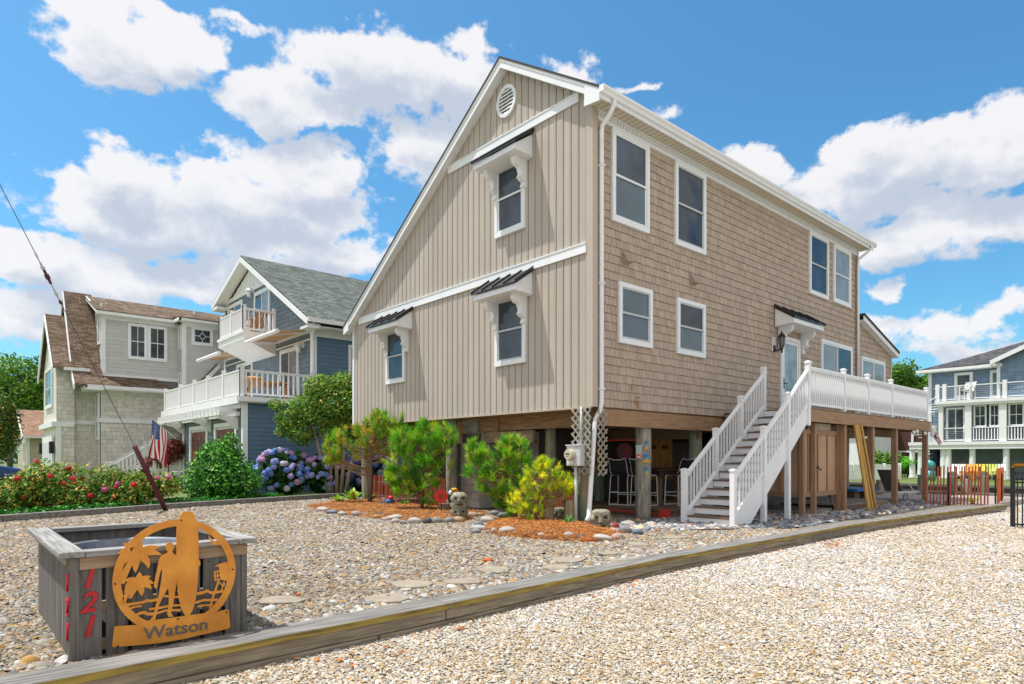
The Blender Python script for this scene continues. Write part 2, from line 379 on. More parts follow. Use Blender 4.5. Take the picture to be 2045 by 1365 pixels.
GP = Plane((0, 0), (0, 1), (-1, 0))            # gable wall
SP = Plane((0, 0), (1, 0), (0, -1))            # shingled side wall
RZ = lambda y: 10.52 - .655 * abs(y - 2.6)      # roof line

house = thing('beach_house', 'tan two storey house raised on wooden pilings with a steep saltbox gable and white trim', 'house', (5, 5, 0))
# ---- body core, walls
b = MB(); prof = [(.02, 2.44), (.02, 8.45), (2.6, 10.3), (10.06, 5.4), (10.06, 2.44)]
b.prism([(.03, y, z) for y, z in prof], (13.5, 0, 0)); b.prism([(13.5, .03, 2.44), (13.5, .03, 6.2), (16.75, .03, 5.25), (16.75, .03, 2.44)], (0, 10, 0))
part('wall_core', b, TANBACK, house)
b = MB(); p = .2195; n = 45; y = .125
for i in range(n):
    a, c = y + i * p + .012, y + (i + 1) * p - .012
    g = random.uniform(.96, 1.03); b.cur = (g, g, g)
    m = (a + c) / 2
    b.prism([GP.p(a, 2.4, .024), GP.p(c, 2.4, .024), GP.p(c, RZ(c) - .1, .024), GP.p(a, RZ(a) - .1, .024)] if not a < 2.6 < c else
            [GP.p(a, 2.4, .024), GP.p(c, 2.4, .024), GP.p(c, RZ(c) - .1, .024), GP.p(2.6, RZ(2.6) - .1, .024), GP.p(a, RZ(a) - .1, .024)], (.024, 0, 0))
    b.quad(GP.p(a + .0, 2.4, .0245), GP.p(a + .03, 2.4, .036), GP.p(a + .03, min(RZ(a), RZ(a + .03)) - .1, .036), GP.p(a, RZ(a) - .1, .0245))
    b.quad(GP.p(a + .03, 2.4, .036), GP.p(a + .036, 2.4, .0245), GP.p(a + .036, min(RZ(a), RZ(a + .03)) - .1, .0245), GP.p(a + .03, min(RZ(a), RZ(a + .03)) - .1, .036))
b.cur = (1, 1, 1); part('gable_wall', b, TAN, house)
b = MB(); shakewall(SP, b, lambda z: .12, lambda z: 13.5, 2.4, 8.28, .178, .095, .19)
part('side_wall', b, TANSH, house)
E_TOP = lambda z: min(16.72, 13.62 + max(0, (6.25 - z) / .285))
b = MB(); shakewall(SP, b, lambda z: 13.62, E_TOP, 2.4, 6.2, .178, .095, .19); part('extension_wall', b, TANSH, house)
b = MB(); TRIMT = mat('tan_corner_trim', (.48, .41, .34), .45, .04, 2, dirt=((.36, .27, .19), 2, .65))
b.prism([(-.045, -.045, 2.4), (.12, -.045, 2.4), (.12, 0, 2.4), (0, 0, 2.4), (0, .125, 2.4), (-.045, .125, 2.4)], (0, 0, 6.15)); part('corner_post', b, TRIMT, house)
for u0, u1, zt in ((13.5, 13.62, 8.55), (16.68, 16.8, 5.3)): b = MB(); SP.box(b, u0, u1, 2.4, zt, 0, .045); part('corner_post', b, TRIMT, house)
b = MB(); GP.box(b, 9.99, 10.1, 2.4, 5.6, 0, .045); part('corner_post', b, WHITE, house)
b = MB(); GP.box(b, .126, 9.68, 5.55, 5.75, .03, .062); GP.box(b, .126, 9.68, 5.735, 5.76, .03, .075); part('trim_band', b, WHITE, house)
b = MB(); GP.box(b, .33, 4.9, 8.71, 8.9, .03, .062); GP.box(b, .33, 4.9, 8.885, 8.91, .03, .075); part('trim_band', b, WHITE, house)
b = MB(); GP.box(b, 0, 10.0, 2.375, 2.41, .0, .05); part('starter_strip', b, mat('tan_drip', (.45, .38, .30), .5), house)
# ---- roof
OV = -.24
roof = None
b = MB(); T = .05
for (ya, yb) in ((2.6, -.42), (2.6, 10.32)):
    za, zb = RZ(ya) + .05, RZ(yb) + .05
    b.hexa([(OV - .03, ya, za), (13.9, ya, za), (13.9, yb, zb), (OV - .03, yb, zb), (OV - .03, ya, za + T), (13.9, ya, za + T), (13.9, yb, zb + T), (OV - .03, yb, zb + T)])
roof = part('roof', b, ROOFDK, house)
b = MB()
for (ya, yb) in ((2.6, -.40), (2.6, 10.3)):
    za, zb = RZ(ya) + .05, RZ(yb) + .05
    b.hexa([(OV, ya, za - .21), (OV + .03, ya, za - .21), (OV + .03, yb, zb - .21), (OV, yb, zb - .21), (OV, ya, za), (OV + .03, ya, za), (OV + .03, yb, zb), (OV, yb, zb)])
    b.hexa([(OV - .014, ya, za - .06), (OV, ya, za - .06), (OV, yb, zb - .06), (OV - .014, yb, zb - .06), (OV - .014, ya, za), (OV, ya, za), (OV, yb, zb), (OV - .014, yb, zb)])
    b.hexa([(OV + .03, ya, za - .2), (-.02, ya, za - .2), (-.02, yb, zb - .2), (OV + .03, yb, zb - .2), (OV + .03, ya, za - .185), (-.02, ya, za - .185), (-.02, yb, zb - .185), (OV + .03, yb, zb - .185)])
b.prism([(OV - .016, -.40, 8.36), (OV - .016, -.40, 8.6), (OV - .016, -.02, 8.85), (OV - .016, -.0, 8.4)], (.03, 0, 0))           # eave return
b.prism([(OV - .016, 10.3, 5.3), (OV - .016, 10.3, 5.54), (OV - .016, 9.98, 5.75), (OV - .016, 9.98, 5.4)], (.03, 0, 0))
part('rake_board', b, WHITE, roof)
b = MB(); b.box(OV + .03, 13.86, -.385, .0, 8.475, 8.49)
part('soffit', b, CREAM, roof)
b = MB()
for i in range(92): b.box(OV + .1 + i * .15, OV + .106 + i * .15, -.38, -.0, 8.469, 8.4745)
part('soffit_seams', b, mat('soffit_groove', (.30, .24, .15), .8), roof)
b = MB(); b.box(OV, 13.88, -.415, -.386, 8.42, 8.6); part('fascia', b, WHITE, roof)
b = MB()                                                                                          # K style gutter
gp = [(-.416, 8.50), (-.47, 8.50), (-.49, 8.55), (-.53, 8.585), (-.53, 8.63), (-.515, 8.63), (-.515, 8.60), (-.47, 8.56), (-.46, 8.52), (-.416, 8.52)]
b.prism([(OV - .03, y, z) for y, z in gp], (13.9 - OV, 0, 0)); b.box(OV - .034, OV - .03, -.53, -.416, 8.5, 8.63)
b.box(13.87, 13.874, -.53, -.416, 8.5, 8.63); part('gutter', b, WHITE, house)
b = MB(); b.box(.12, 13.5, -.05, -.0, 8.26, 8.33); b.box(.12, 13.5, -.032, 0, 8.33, 8.47); b.box(.12, 13.5, -.06, 0, 8.43, 8.468)
part('frieze_board', b, WHITE, house)
b = MB()
dm_ = MB().box(0, .055, -.058, -.032, 8.345, 8.415).mesh('dentil')
for i in range(100): o = link('dentil', dm_, WHITE, house); o.location = Vector((.14 + i * .1, 0, 0)) - house.location
for i in range(100, 134): b.box(.14 + i * .1, .195 + i * .1, -.058, -.032, 8.345, 8.415)
part('dentil_moulding', b, WHITE, house)['kind'] = 'stuff'
# lean-to extension roof at the far end
b = MB(); b.hexa([(13.6, -.25, 6.22), (13.6, 10.2, 6.22), (17.0, 10.2, 5.27), (17.0, -.25, 5.27), (13.6, -.25, 6.29), (13.6, 10.2, 6.29), (17.0, 10.2, 5.34), (17.0, -.25, 5.34)])
r2 = part('roof', b, ROOFDK, house)
b = MB(); b.hexa([(13.63, -.22, 6.05), (13.63, -.19, 6.05), (16.98, -.19, 5.11), (16.98, -.22, 5.11), (13.63, -.22, 6.21), (13.63, -.19, 6.21), (16.98, -.19, 5.27), (16.98, -.22, 5.27)])
b.hexa([(13.63, -.19, 6.06), (13.63, 0, 6.06), (16.98, 0, 5.12), (16.98, -.19, 5.12), (13.63, -.19, 6.08), (13.63, 0, 6.08), (16.98, 0, 5.14), (16.98, -.19, 5.14)])
b.box(16.98, 17.08, -.22, 10.2, 5.14, 5.27); part('rake_board', b, WHITE, r2)

# ---- windows
def window(pl, u0, u1, z0, z1, parent, kind='dh', pane=None, pane2=None, trim=.095, dw=.072, d0=.032, sash=SASH, name='window'):
    f = MB(); ring(pl, f, u0, u1, z0, z1, trim, 0.0, dw, trim * 1.15); f = part(name, f, WHITE, parent, bevel=.004)
    a, c, e, g = u0 + trim, u1 - trim, z0 + trim * 1.15, z1 - trim; pane = pane or G_DARK; pane2 = pane2 or pane
    s = MB(); sw = .035; off = (0, 0, 0)
    if kind == 'dh':
        zm = (e + g) / 2
        ring(pl, s, a, c, zm - .02, g, sw, d0 + .004, d0 + .026); ring(pl, s, a + .0, c, e, zm + .025, sw * 1.25, d0 + .002, d0 + .012)
        pl.box(s, a, c, zm - .022, zm + .022, d0 + .026, d0 + .034)
        s = part('sash', s, sash, f)
        q = MB(); pl.box(q, a + .01, c - .01, zm, g - .01, d0 - .016, d0 + .003); part('pane', q, pane, f)
        q = MB(); pl.box(q, a + .01, c - .01, e + .01, zm, d0 - .018, d0 + .001); part('pane', q, pane2, f)
    elif kind == 'slider':
        um = (a + c) / 2; ring(pl, s, a, um + .02, e, g, .045, d0 + .002, d0 + .02); ring(pl, s, um - .025, c, e, g, .045, d0 + .021, d0 + .034); part('sash', s, WHITE, f)
        q = MB(); pl.box(q, a + .01, um, e + .01, g - .01, d0 - .018, d0 + .001); part('pane', q, pane, f)
        q = MB(); pl.box(q, um + .001, c - .01, e + .01, g - .01, d0 - .018, d0 + .018); part('pane', q, pane2, f)
    elif kind in ('grid', 'diamond'):
        ring(pl, s, a, c, e, g, .03, d0, d0 + .02)
        if kind == 'grid':
            for k in (1, 2) if c - a > 1.2 else (1,):
                u = a + (c - a) * k / (3 if c - a > 1.2 else 2); pl.box(s, u - .015, u + .015, e, g, d0 + .002, d0 + .016)
            pl.box(s, a, c, (e + g) / 2 - .02, (e + g) / 2 + .02, d0 + .003, d0 + .017)
        else:
            um, zm = (a + c) / 2, (e + g) / 2; h = min(c - a, g - e) * .25
            for (p1, p2) in (((um, e), (um, zm - h)), ((um, zm + h), (um, g)), ((a, zm), (um - h, zm)), ((um + h, zm), (c, zm)), ((um, zm - h), (um + h, zm)), ((um + h, zm), (um, zm + h)), ((um, zm + h), (um - h, zm)), ((um - h, zm), (um, zm - h))):
                s.beam(pl.p(*p1, d0 + .01), pl.p(*p2, d0 + .01), .028, .012, pl.n)
        part('sash', s, WHITE2, f)
        q = MB(); pl.box(q, a, c, e, g, d0 - .018, d0 + .001); part('pane', q, pane, f)
    return f
window(SP, .56, 1.83, 6.31, 8.255, house, pane=G_BLUE, pane2=G_BLIND, sash=WHITE)
window(SP, 2.82, 4.10, 6.31, 8.255, house, pane=G_DARK)
window(SP, 9.83, 11.18, 6.36, 8.255, house, pane=G_DARK)
window(SP, 11.58, 12.94, 6.38, 8.255, house, pane=G_CURT, sash=WHITE)
window(SP, .78, 1.94, 3.79, 5.08, house, pane=G_BLIND)
window(SP, 2.90, 4.08, 3.79, 5.09, house, pane=G_DARK, pane2=G_BLIND)
window(SP, 10.66, 13.06, 3.3, 5.08, house, 'slider', pane=G_CURT, pane2=G_DARK)
window(SP, 13.85, 16.05, 3.3, 4.88, house, 'slider', pane=G_CURT, pane2=G_CURT)
window(GP, 1.93, 2.99, 3.51, 5.12, house, d0=.05, dw=.09, pane=G_BLUE)
window(GP, 1.95, 2.99, 6.54, 8.27, house, d0=.05, dw=.09, pane=G_BLUE, sash=WHITE)
window(GP, 6.97, 7.98, 3.52, 5.08, house, d0=.05, dw=.09, pane=G_BLUE)

# ---- metal roofed awnings on scrolled brackets
def awning(pl, u0, u1, ztop, zb, proj, parent, flip=False):
    """u0..u1 along the wall, roof from ztop at the wall to the front edge above zb"""
    f = MB(); zf = zb + .13
    f.prism([pl.p(u0 + .02, zb - .05, .03), pl.p(u0 + .02, ztop - .09, .03), pl.p(u0 + .02, zf, proj - .02), pl.p(u0 + .02, zb, proj - .02)], pl.U * (u1 - u0 - .04))
    pl.box(f, u0, u1, zb, zf - .005, proj - .02, proj); pl.box(f, u0 - .0, u0 + .018, zb - .02, zb + .03, .04, proj - .02)
    aw = part('awning', f, WHITE, parent)
    r = MB(); r.prism([pl.p(u0 - .04, ztop - .05, .03), pl.p(u0 - .04, ztop - .0, .03), pl.p(u0 - .04, zf + .035, proj + .04), pl.p(u0 - .04, zf - .005, proj + .04)], pl.U * (u1 - u0 + .08))
    k = 5
    for i in range(k):
        u = u0 - .035 + (u1 - u0 + .07) * i / (k - 1)
        r.beam(pl.p(u, ztop + .015, .04), pl.p(u, zf + .05, proj + .045), .025, .04, pl.n)
    part('metal_roof', r, BLACKMET, aw)
    st = MB()
    nst = 12
    for i in range(nst): u = u0 + .06 + (u1 - u0 - .12) * i / (nst - 1); pl.box(st, u - .004, u + .004, zb - .055, zb - .048, .05, proj - .04) if False else None
    for u in (u0 + .2, u1 - .31):
        k_ = MB()
        prof = [(.03, zb - .02), (proj * .72, zb - .02), (proj * .74, zb - .12), (proj * .62, zb - .2), (proj * .42, zb - .24), (proj * .34, zb - .36), (proj * .42, zb - .44), (proj * .3, zb - .5), (proj * .16, zb - .52), (.13, zb - .64), (.03, zb - .66)]
        k_.prism([pl.p(u, z, d) for d, z in prof], pl.U * .13); part('bracket', k_, WHITE, aw)
    return aw
awning(GP, 1.72, 3.19, 5.60, 5.03, .56, house)
awning(GP, 1.72, 3.19, 8.66, 8.09, .56, house)
awning(GP, 6.60, 8.16, 5.57, 5.0, .56, house)
awning(SP, 7.66, 9.56, 5.66, 5.10, .58, house)

# ---- front door, vent, lamp, exhaust hoods, downspouts
d = MB(); ring(SP, d, 8.0, 9.2, 2.46, 4.86, .11, 0, .06, .02); d = part('door', d, WHITE, house)
s = MB(); ring(SP, s, 8.12, 9.08, 2.5, 4.74, .09, .022, .05, .2); SP.box(s, 8.21, 8.99, 3.2, 3.24, .028, .045); part('storm_frame', s, WHITE, d)
s = MB(); SP.box(s, 8.2, 9.0, 2.65, 4.66, .01, .034); part('pane', s, G_DOOR, d)
s = MB(); SP.box(s, 8.145, 8.18, 3.35, 3.65, .05, .062); s.beam(SP.p(8.16, 3.5, .09), SP.p(8.3, 3.5, .09), .025, .025); s.beam(SP.p(8.16, 3.5, .05), SP.p(8.16, 3.5, .1), .02, .02); part('handle', s, BLACK, d)
v = MB(); cy, cz, ro, ri = 2.61, 9.66, .37, .29; K = 28
for i in range(K):
    a0, a1 = 2 * math.pi * i / K, 2 * math.pi * (i + 1) / K; o = lambda r, a, dd: GP.p(cy + r * .92 * math.cos(a), cz + r * 1.0 * math.sin(a), dd)
    v.hexa([o(ri, a0, .02), o(ro, a0, .02), o(ro, a1, .02), o(ri, a1, .02), o(ri, a0, .065), o(ro, a0, .06), o(ro, a1, .06), o(ri, a1, .065)])
v = part('gable_vent', v, WHITE, house)
s = MB()
for i in range(7):
    z = cz - .25 + i * .083; h = math.sqrt(max(.0, ri * ri - (z - cz) ** 2)) * .93
    s.hexa([GP.p(cy - h, z - .036, .05), GP.p(cy + h, z - .036, .05), GP.p(cy + h, z - .024, .056), GP.p(cy - h, z - .024, .056), GP.p(cy - h, z + .01, .028), GP.p(cy + h, z + .01, .028), GP.p(cy + h, z + .018, .034), GP.p(cy - h, z + .018, .034)])
part('louvre', s, WHITE, v)
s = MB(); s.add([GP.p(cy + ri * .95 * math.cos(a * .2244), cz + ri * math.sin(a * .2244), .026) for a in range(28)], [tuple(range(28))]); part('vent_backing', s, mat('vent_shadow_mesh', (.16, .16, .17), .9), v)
for (u, z) in ((1.04, 5.62), (3.58, 5.63)):
    s = MB(); SP.box(s, u - .13, u + .13, z - .14, z + .14, .015, .03)
    s.prism([SP.p(u - .1, z + .13, .03), SP.p(u - .1, z - .1, .16), SP.p(u - .1, z - .12, .03)], (.2, 0, 0)); part('exhaust_hood', s, mat('tan_hood', (.35, .28, .22), .5), house)
def tubeq(path, w, h): 
    bb = MB()
    for p0, p1 in zip(path[:-1], path[1:]): bb.beam(p0, p1, w, h, (0, 1, 0))
    return bb
part('downspout', MB().tube([(.14, -.46, 8.5), (.14, -.46, 8.42), (.15, -.34, 8.26), (.17, -.12, 8.12), (.18, -.09, 7.98), (.18, -.09, 2.5), (.16, -.08, 2.36), (.07, -.02, 2.14), (.05, -.02, 2.0), (-.07, .02, .34), (-.1, .0, .2), (-.22, -.05, .1)], .048, 8), WHITE, house, smooth=True)
part('downspout', MB().tube([(13.6, -.46, 8.5), (13.6, -.46, 8.42), (13.52, -.3, 8.26), (13.45, -.1, 8.1), (13.45, -.09, 7.95), (13.45, -.09, 2.6)], .045, 8), WHITE, house, smooth=True)
s = MB(); 
for z in (7.3, 4.9, 2.75): s.box(.13, .23, -.15, -.02, z, z + .03)
part('downspout_strap', s, WHITE, house)
lm = MB(); SP.box(lm, 7.5, 7.7, 4.35, 4.75, .02, .035); wl = part('wall_plate', lm, WHITE, house)
L_ = thing('wall_lantern', 'black carriage lantern mounted on the shingle wall to the left of the front door', 'lantern', (7.62, -.25, 4.6))
q = MB(); q.tube([(7.62, -.02, 4.42), (7.62, -.12, 4.36), (7.62, -.22, 4.42)], .022, 6); q.box(7.56, 7.68, -.05, -.02, 4.34, 4.52); q.tube([(7.62, -.25, 4.28), (7.62, -.25, 4.44)], [.015, .05], 8); part('arm', q, BLACK, L_)
q = MB(); q.tube([(7.62, -.25, 4.72), (7.62, -.25, 4.80), (7.62, -.25, 4.84), (7.62, -.25, 4.9)], [.125, .07, .025, .012], 6); part('cap', q, BLACK, L_)
q = MB(); q.tube([(7.62, -.25, 4.44), (7.62, -.25, 4.72)], [.05, .085], 6, False); part('lamp_glass', q, glass('lantern_glass', (.35, .33, .28)), L_)
q = MB()
for i in range(6):
    a = math.pi * i / 3; q.beam((7.62 + .052 * math.cos(a), -.25 + .052 * math.sin(a), 4.44), (7.62 + .09 * math.cos(a), -.25 + .09 * math.sin(a), 4.72), .014, .014)
part('cage', q, BLACK, L_)
# rust runs on the shakes
b = MB()
for (u, z, w, h) in ((1.38, 2.66, .16, .03), (1.44, 2.46, .05, .17), (1.22, 2.82, .05, .12), (1.36, 2.5, .02, .12)):
    SP.poly(b, [(u, z), (u + w * .4, z - h * .2), (u + w, z + h * .1), (u + w * .9, z + h), (u + w * .1, z + h * .9)], .0235, .0245)
part('rust_stain', b, mat('rust_stain', (.36, .17, .06), .8, .4, 20), house)

# ---- underside: pilings, girders, joists, skirt beam
for (x, y, r, z0, m) in ((.12, .32, .135, -.15, PILEG), (2.0, .24, .175, -.2, PILE), (4.15, .28, .16, -.2, PILEG), (7.6, .3, .15, -.2, PILE), (10.8, .3, .15, -.2, PILE), (13.3, .3, .15, -.2, PILE),
                      (.32, 5.25, .15, -.2, PILE), (.32, 9.85, .15, -.2, PILE), (3.62, 2.95, .145, -.1, PILEG), (4.1, 9.8, .15, -.1, PILE), (1.1, 4.2, .12, -.2, PILEG), (1.35, 2.55, .13, -.2, PILE), (7.6, 5.2, .15, 0, PILE), (10.8, 5.2, .15, 0, PILE), (13.3, 5.2, .15, 0, PILE), (13.3, 9.8, .15, 0, PILE)):
    q = MB(); k = 7; q.tube([(x + random.uniform(-.008, .008), y + random.uniform(-.008, .008), z0 + (2.40 - z0) * i / k) for i in range(k + 1)], [r * random.uniform(.97, 1.03) for i in range(k + 1)], 16)
    part('piling', q, m, house, smooth=True)
q = MB(); q.box(.3, 13.5, .0, .05, 2.03, 2.37); q.box(.3, 13.5, .05, .09, 2.2, 2.43); part('skirt_beam', q, BRNPAINT, house)
q = MB(); q.box(.04, .9, .1, 10, 2.405, 2.435); part('floor_soffit', q, OLDWOOD, house)
q = MB(); q.box(.85, .93, .1, 3.9, 2.06, 2.40); q.box(.78, .85, 3.9, 10, 2.04, 2.40); part('girder', q, OLDWOOD, house)
q = MB(); q.box(.80, .88, 2.6, 5.7, 1.76, 2.03); part('girder', q, wood('pale_beam', (.26, .19, .13), 'y', col2=(.42, .34, .24)), house)
q = MB(); q.box(.70, .779, 4.65, 5.25, 2.03, 2.405); q.box(.70, .79, 4.4, 5.1, 1.74, 2.025); part('splice_block', q, wood('grey_bleached_board', (.34, .31, .27), 'y', col2=(.48, .46, .42)), house)
q = MB()
for i in range(9): y = .6 + i * 1.15; q.box(.95, 13.4, y, y + .08, 2.12, 2.435)
for x in (4.1, 7.6, 10.8): q.box(x - .07, x + .07, .1, 10, 1.84, 2.12)
part('joist', q, OLDWOODX, house)
q = MB(); q.tube([(.35, 9.0, 2.1), (.3, 7.5, 1.98), (.28, 6.3, 2.06), (.45, 5.3, 2.25), (.75, 4.7, 2.38)], .012, 5); part('cable', q, GREYPL, house)
def lattice(pl, u0, u1, z0, z1, d):
    q = MB(); s = .165; W = .034
    for sg in (1, -1):
        k = -30
        while k < 60:
            # line u = u0 + t, z = zk + sg*t
            zk = z0 + k * s * 1.0; t0, t1 = 0, u1 - u0
            if sg > 0: t0 = max(t0, z0 - zk); t1 = min(t1, z1 - zk)
            else: t0 = max(t0, zk - z1); t1 = min(t1, zk - z0)
            if t1 - t0 > .03: q.beam(pl.p(u0 + t0, zk + sg * t0, d + (.006 if sg > 0 else -.006)), pl.p(u0 + t1, zk + sg * t1, d + (.006 if sg > 0 else -.006)), W, .011, pl.n)
            k += 1
    return q
part('lattice_panel', lattice(GP, -.06, .46, 1.02, 2.38, .12), GREYLUM, house); part('lattice_panel', lattice(SP, .05, .34, 1.0, 2.36, .10), GREYLUM, house)
# storage room below
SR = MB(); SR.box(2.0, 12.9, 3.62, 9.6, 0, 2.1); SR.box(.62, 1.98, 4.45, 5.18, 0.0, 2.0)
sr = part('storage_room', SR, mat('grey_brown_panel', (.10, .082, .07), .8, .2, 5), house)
SRP = Plane((.60, 4.43), (0, 1), (-1, 0)); q = MB(); shakewall(SRP, q, lambda z: 0, lambda z: .77, .05, 1.75, .2, .11, .2); q.box(.60, 2.0, 4.405, 4.43, .05, 1.75)
part('shingle_panel', q, mat('grey_shake', (.34, .32, .30), .7, .1, attr=True), sr)
DP = Plane((1.98, 0), (0, 1), (-1, 0)); q = MB(); ring(DP, q, 3.62, 4.4, .02, 2.06, .06, .0, .05, .01); DP.box(q, 3.68, 4.34, .02, 2.0, .0, .02)
for (u0, u1, z0, z1) in ((3.76, 3.98, 1.62, 1.88), (4.05, 4.27, 1.62, 1.88), (3.76, 3.98, .95, 1.52), (4.05, 4.27, .95, 1.52), (3.76, 3.98, .2, .85), (4.05, 4.27, .2, .85)):
    ring(DP, q, u0, u1, z0, z1, .02, .02, .027); DP.box(q, u0 + .04, u1 - .04, z0 + .04, z1 - .04, .02, .026)
dr = part('storage_door', q, mat('pale_grey_door', (.42, .41, .42), .5), sr)
q = MB()
for z in (.4, 1.1, 1.75): DP.box(q, 3.66, 3.70, z, z + .09, .05, .06)
q.beam(DP.p(4.07, 1.62, .03), DP.p(4.02, 1.55, .06), .02, .02, (0, 1, 0)); q.beam(DP.p(3.96, 1.65, .03), DP.p(4.02, 1.55, .06), .02, .02, (0, 1, 0)); part('hinge', q, BLACK, dr)
# ------------------------------------------------------------------ deck, stairs and what stands round them
def onx(px, py, x): d = at(px, py, 1) - CAM; return CAM + d * ((x - CAM.x) / d.x)
def ony(px, py, y): d = at(px, py, 1) - CAM; return CAM + d * ((y - CAM.y) / d.y)
def copies(name, me, m, parent, places, rz=0):
    for p in places:
        o = link(name, me, m, parent); base = parent.matrix_world.translation if False else Vector((0, 0, 0))
        o.location = Vector(p) - (parent.location if parent.type == 'EMPTY' else base)
        if rz: o.rotation_euler = (0, 0, rz)
def postmesh(h, w=.10, cap=True):
    q = MB(); q.box(-w / 2, w / 2, -w / 2, w / 2, 0, h)
    if cap:
        q.box(-w * .62, w * .62, -w * .62, w * .62, h, h + .025); q.prism([(-w * .55, -w * .55, h + .025), (w * .55, -w * .55, h + .025), (w * .55, w * .55, h + .025), (-w * .55, w * .55, h + .025)], (0, 0, .012)); q.box(-w * .3, w * .3, -w * .3, w * .3, h + .037, h + .05)
    return q.mesh('post')
BAL = {}
def railing(parent, posts, zf, h=.93, gap=.112, posth=1.04, m=None, bw=.034, post=.10, slope=0.0):
    """top and bottom rails between successive posts (x, y, zfloor), posts and balusters as sub-parts"""
    m = m or WHITE; r = MB(); P = [Vector(p) for p in posts]
    for a, c in zip(P[:-1], P[1:]):
        r.beam(a + Vector((0, 0, h)), c + Vector((0, 0, h)), .075, .055); r.beam(a + Vector((0, 0, h - .045)), c + Vector((0, 0, h - .045)), .045, .04)
        r.beam(a + Vector((0, 0, .10)), c + Vector((0, 0, .10)), .05, .06)
    rl = part('railing', r, m, parent, bevel=.006)
    for pz, p in enumerate(P):
        zb = min(zf[pz], p.z) if isinstance(zf, (list, tuple)) else p.z + zf
        key = ('p', round(p.z + posth - zb, 3), post)
        if key not in BAL: BAL[key] = postmesh(p.z + posth - zb, post)
        o = link('newel_post', BAL[key], m, rl); o.location = (p.x, p.y, zb)
    key = ('b', round(h - .16, 3), bw)
    if key not in BAL: BAL[key] = MB().box(-bw / 2, bw / 2, -bw / 2, bw / 2, 0, h - .15).mesh('baluster')
    for a, c in zip(P[:-1], P[1:]):
        L_ = math.hypot(c.x - a.x, c.y - a.y) - post; n = max(1, int(L_ / gap)); dn = (Vector((c.x - a.x, c.y - a.y, 0))).normalized()
        for i in range(n):
            t = (post / 2 + L_ * (i + .5) / n) / (L_ + post); q = a.lerp(c, t); o = link('baluster', BAL[key], m, rl); o.location = (q.x, q.y, q.z + .12)
            if abs(c.z - a.z) < .01: o.rotation_euler = (0, 0, math.atan2(dn.y, dn.x))
    return rl
TREAD = wood('brown_composite_board', (.16, .095, .06), 'y', .55, col2=(.21, .13, .085), bump=.1)
deck = thing('deck', 'raised deck with brown timber frame and white railing along the shingled side of the house', 'deck', (9.2, -1.1, 0))
q = MB(); q.box(4.92, 13.5, -2.22, -.08, 2.44, 2.475)
n = 14
for i in range(n): y = -2.24 + i * .155; q.box(4.9, 13.52, y, y + .149, 2.476, 2.502)
part('deck_floor', q, wood('brown_deck_board', (.19, .125, .085), 'x', .6), deck)
q = MB(); q.box(4.92, 13.5, -2.235, -2.19, 2.19, 2.474); q.box(13.455, 13.5, -2.19, -.1, 2.2, 2.44); q.box(4.92, 4.965, -2.19, -.1, 2.2, 2.44); part('rim_beam', q, BRNPAINT, deck, bevel=.004)
q = MB()
for i in range(12): x = 5.4 + i * .7; q.box(x, x + .045, -2.185, -.1, 2.24, 2.44)
q.box(5, 13.4, -1.25, -1.17, 2.02, 2.238); part('joist', q, OLDWOODX, deck)
for (x, y) in ((6.99, -2.12), (8.85, -2.12), (10.62, -2.12), (13.32, -2.12), (8.85, -1.2), (10.62, -.35), (13.32, -.35)):
    part('post', MB().box(x - .07, x + .07, y - .07, y + .07, -.15, 2.19 if y < -2 else 2.02), BRNPAINTZ, deck, bevel=.006)
railing(deck, [(4.95, -2.16, 2.5), (6.93, -2.16, 2.5), (8.47, -2.16, 2.5), (10.2, -2.16, 2.5), (13.28, -2.16, 2.5), (13.28, -.12, 2.5)], 0.0)

stair = thing('stairway', 'white outdoor stairs with brown treads climbing along the house to the deck', 'stairs', (3.2, -1.6, 0))
n = 14; rise = 2.5 / n; run = .245; x0 = 1.66
sl = rise / run
for y in (-2.2, -1.14):
    s = MB(); s.prism([(x0 - .05, y, -.12), (x0 - .05, y, .20), (x0 + run * (n - 1), y, .20 + rise * (n - 1)), (x0 + run * (n - 1) + .03, y, 2.2), (x0 + .42, y, -.12)], (0, .035, 0)); s.beam((x0, y + .017, .23), (x0 + run * (n - 1), y + .017, .23 + rise * (n - 1)), .06, .05)
    part('stringer', s, WHITE, stair, bevel=.004)
tm = MB().box(-.025, run + .005, -1.0, 0, -.03, 0).mesh('tread'); rm = MB().box(0, .018, -1.0, 0, -rise + .03, -.031).mesh('riser')
copies('tread', tm, TREAD, stair, [(x0 + i * run, -1.145, (i + 1) * rise) for i in range(n - 1)])
copies('riser', rm, WHITE, stair, [(x0 + i * run, -1.148, (i + 1) * rise + .03 - .03) for i in range(n)])
for y in (-2.2, -1.10):
    railing(stair, [(1.60, y, .10), (2.80, y, .10 + 1.2 * sl), (3.86, y, .10 + 2.26 * sl), (4.93 if y > -2 else 4.84, y, .10 + 3.3 * sl)], [-.12, -.12, -.12, 2.1] if y < -2 else [-.12, .85, 1.6, 2.4], h=.86, posth=1.0)
q = MB(); q.prism([(.55, -2.0, 0), (1.2, -2.42, 0), (1.95, -2.42, 0), (1.62, -2.2, 0), (1.62, -1.1, 0), (1.0, -.95, 0)], (0, 0, .035)); solo('stair_mat', q, mat('brown_mat', (.15, .10, .07), .95, .2, 30, bump=.4), 'brown mat laid on the stones at the foot of the stairs', 'mat')

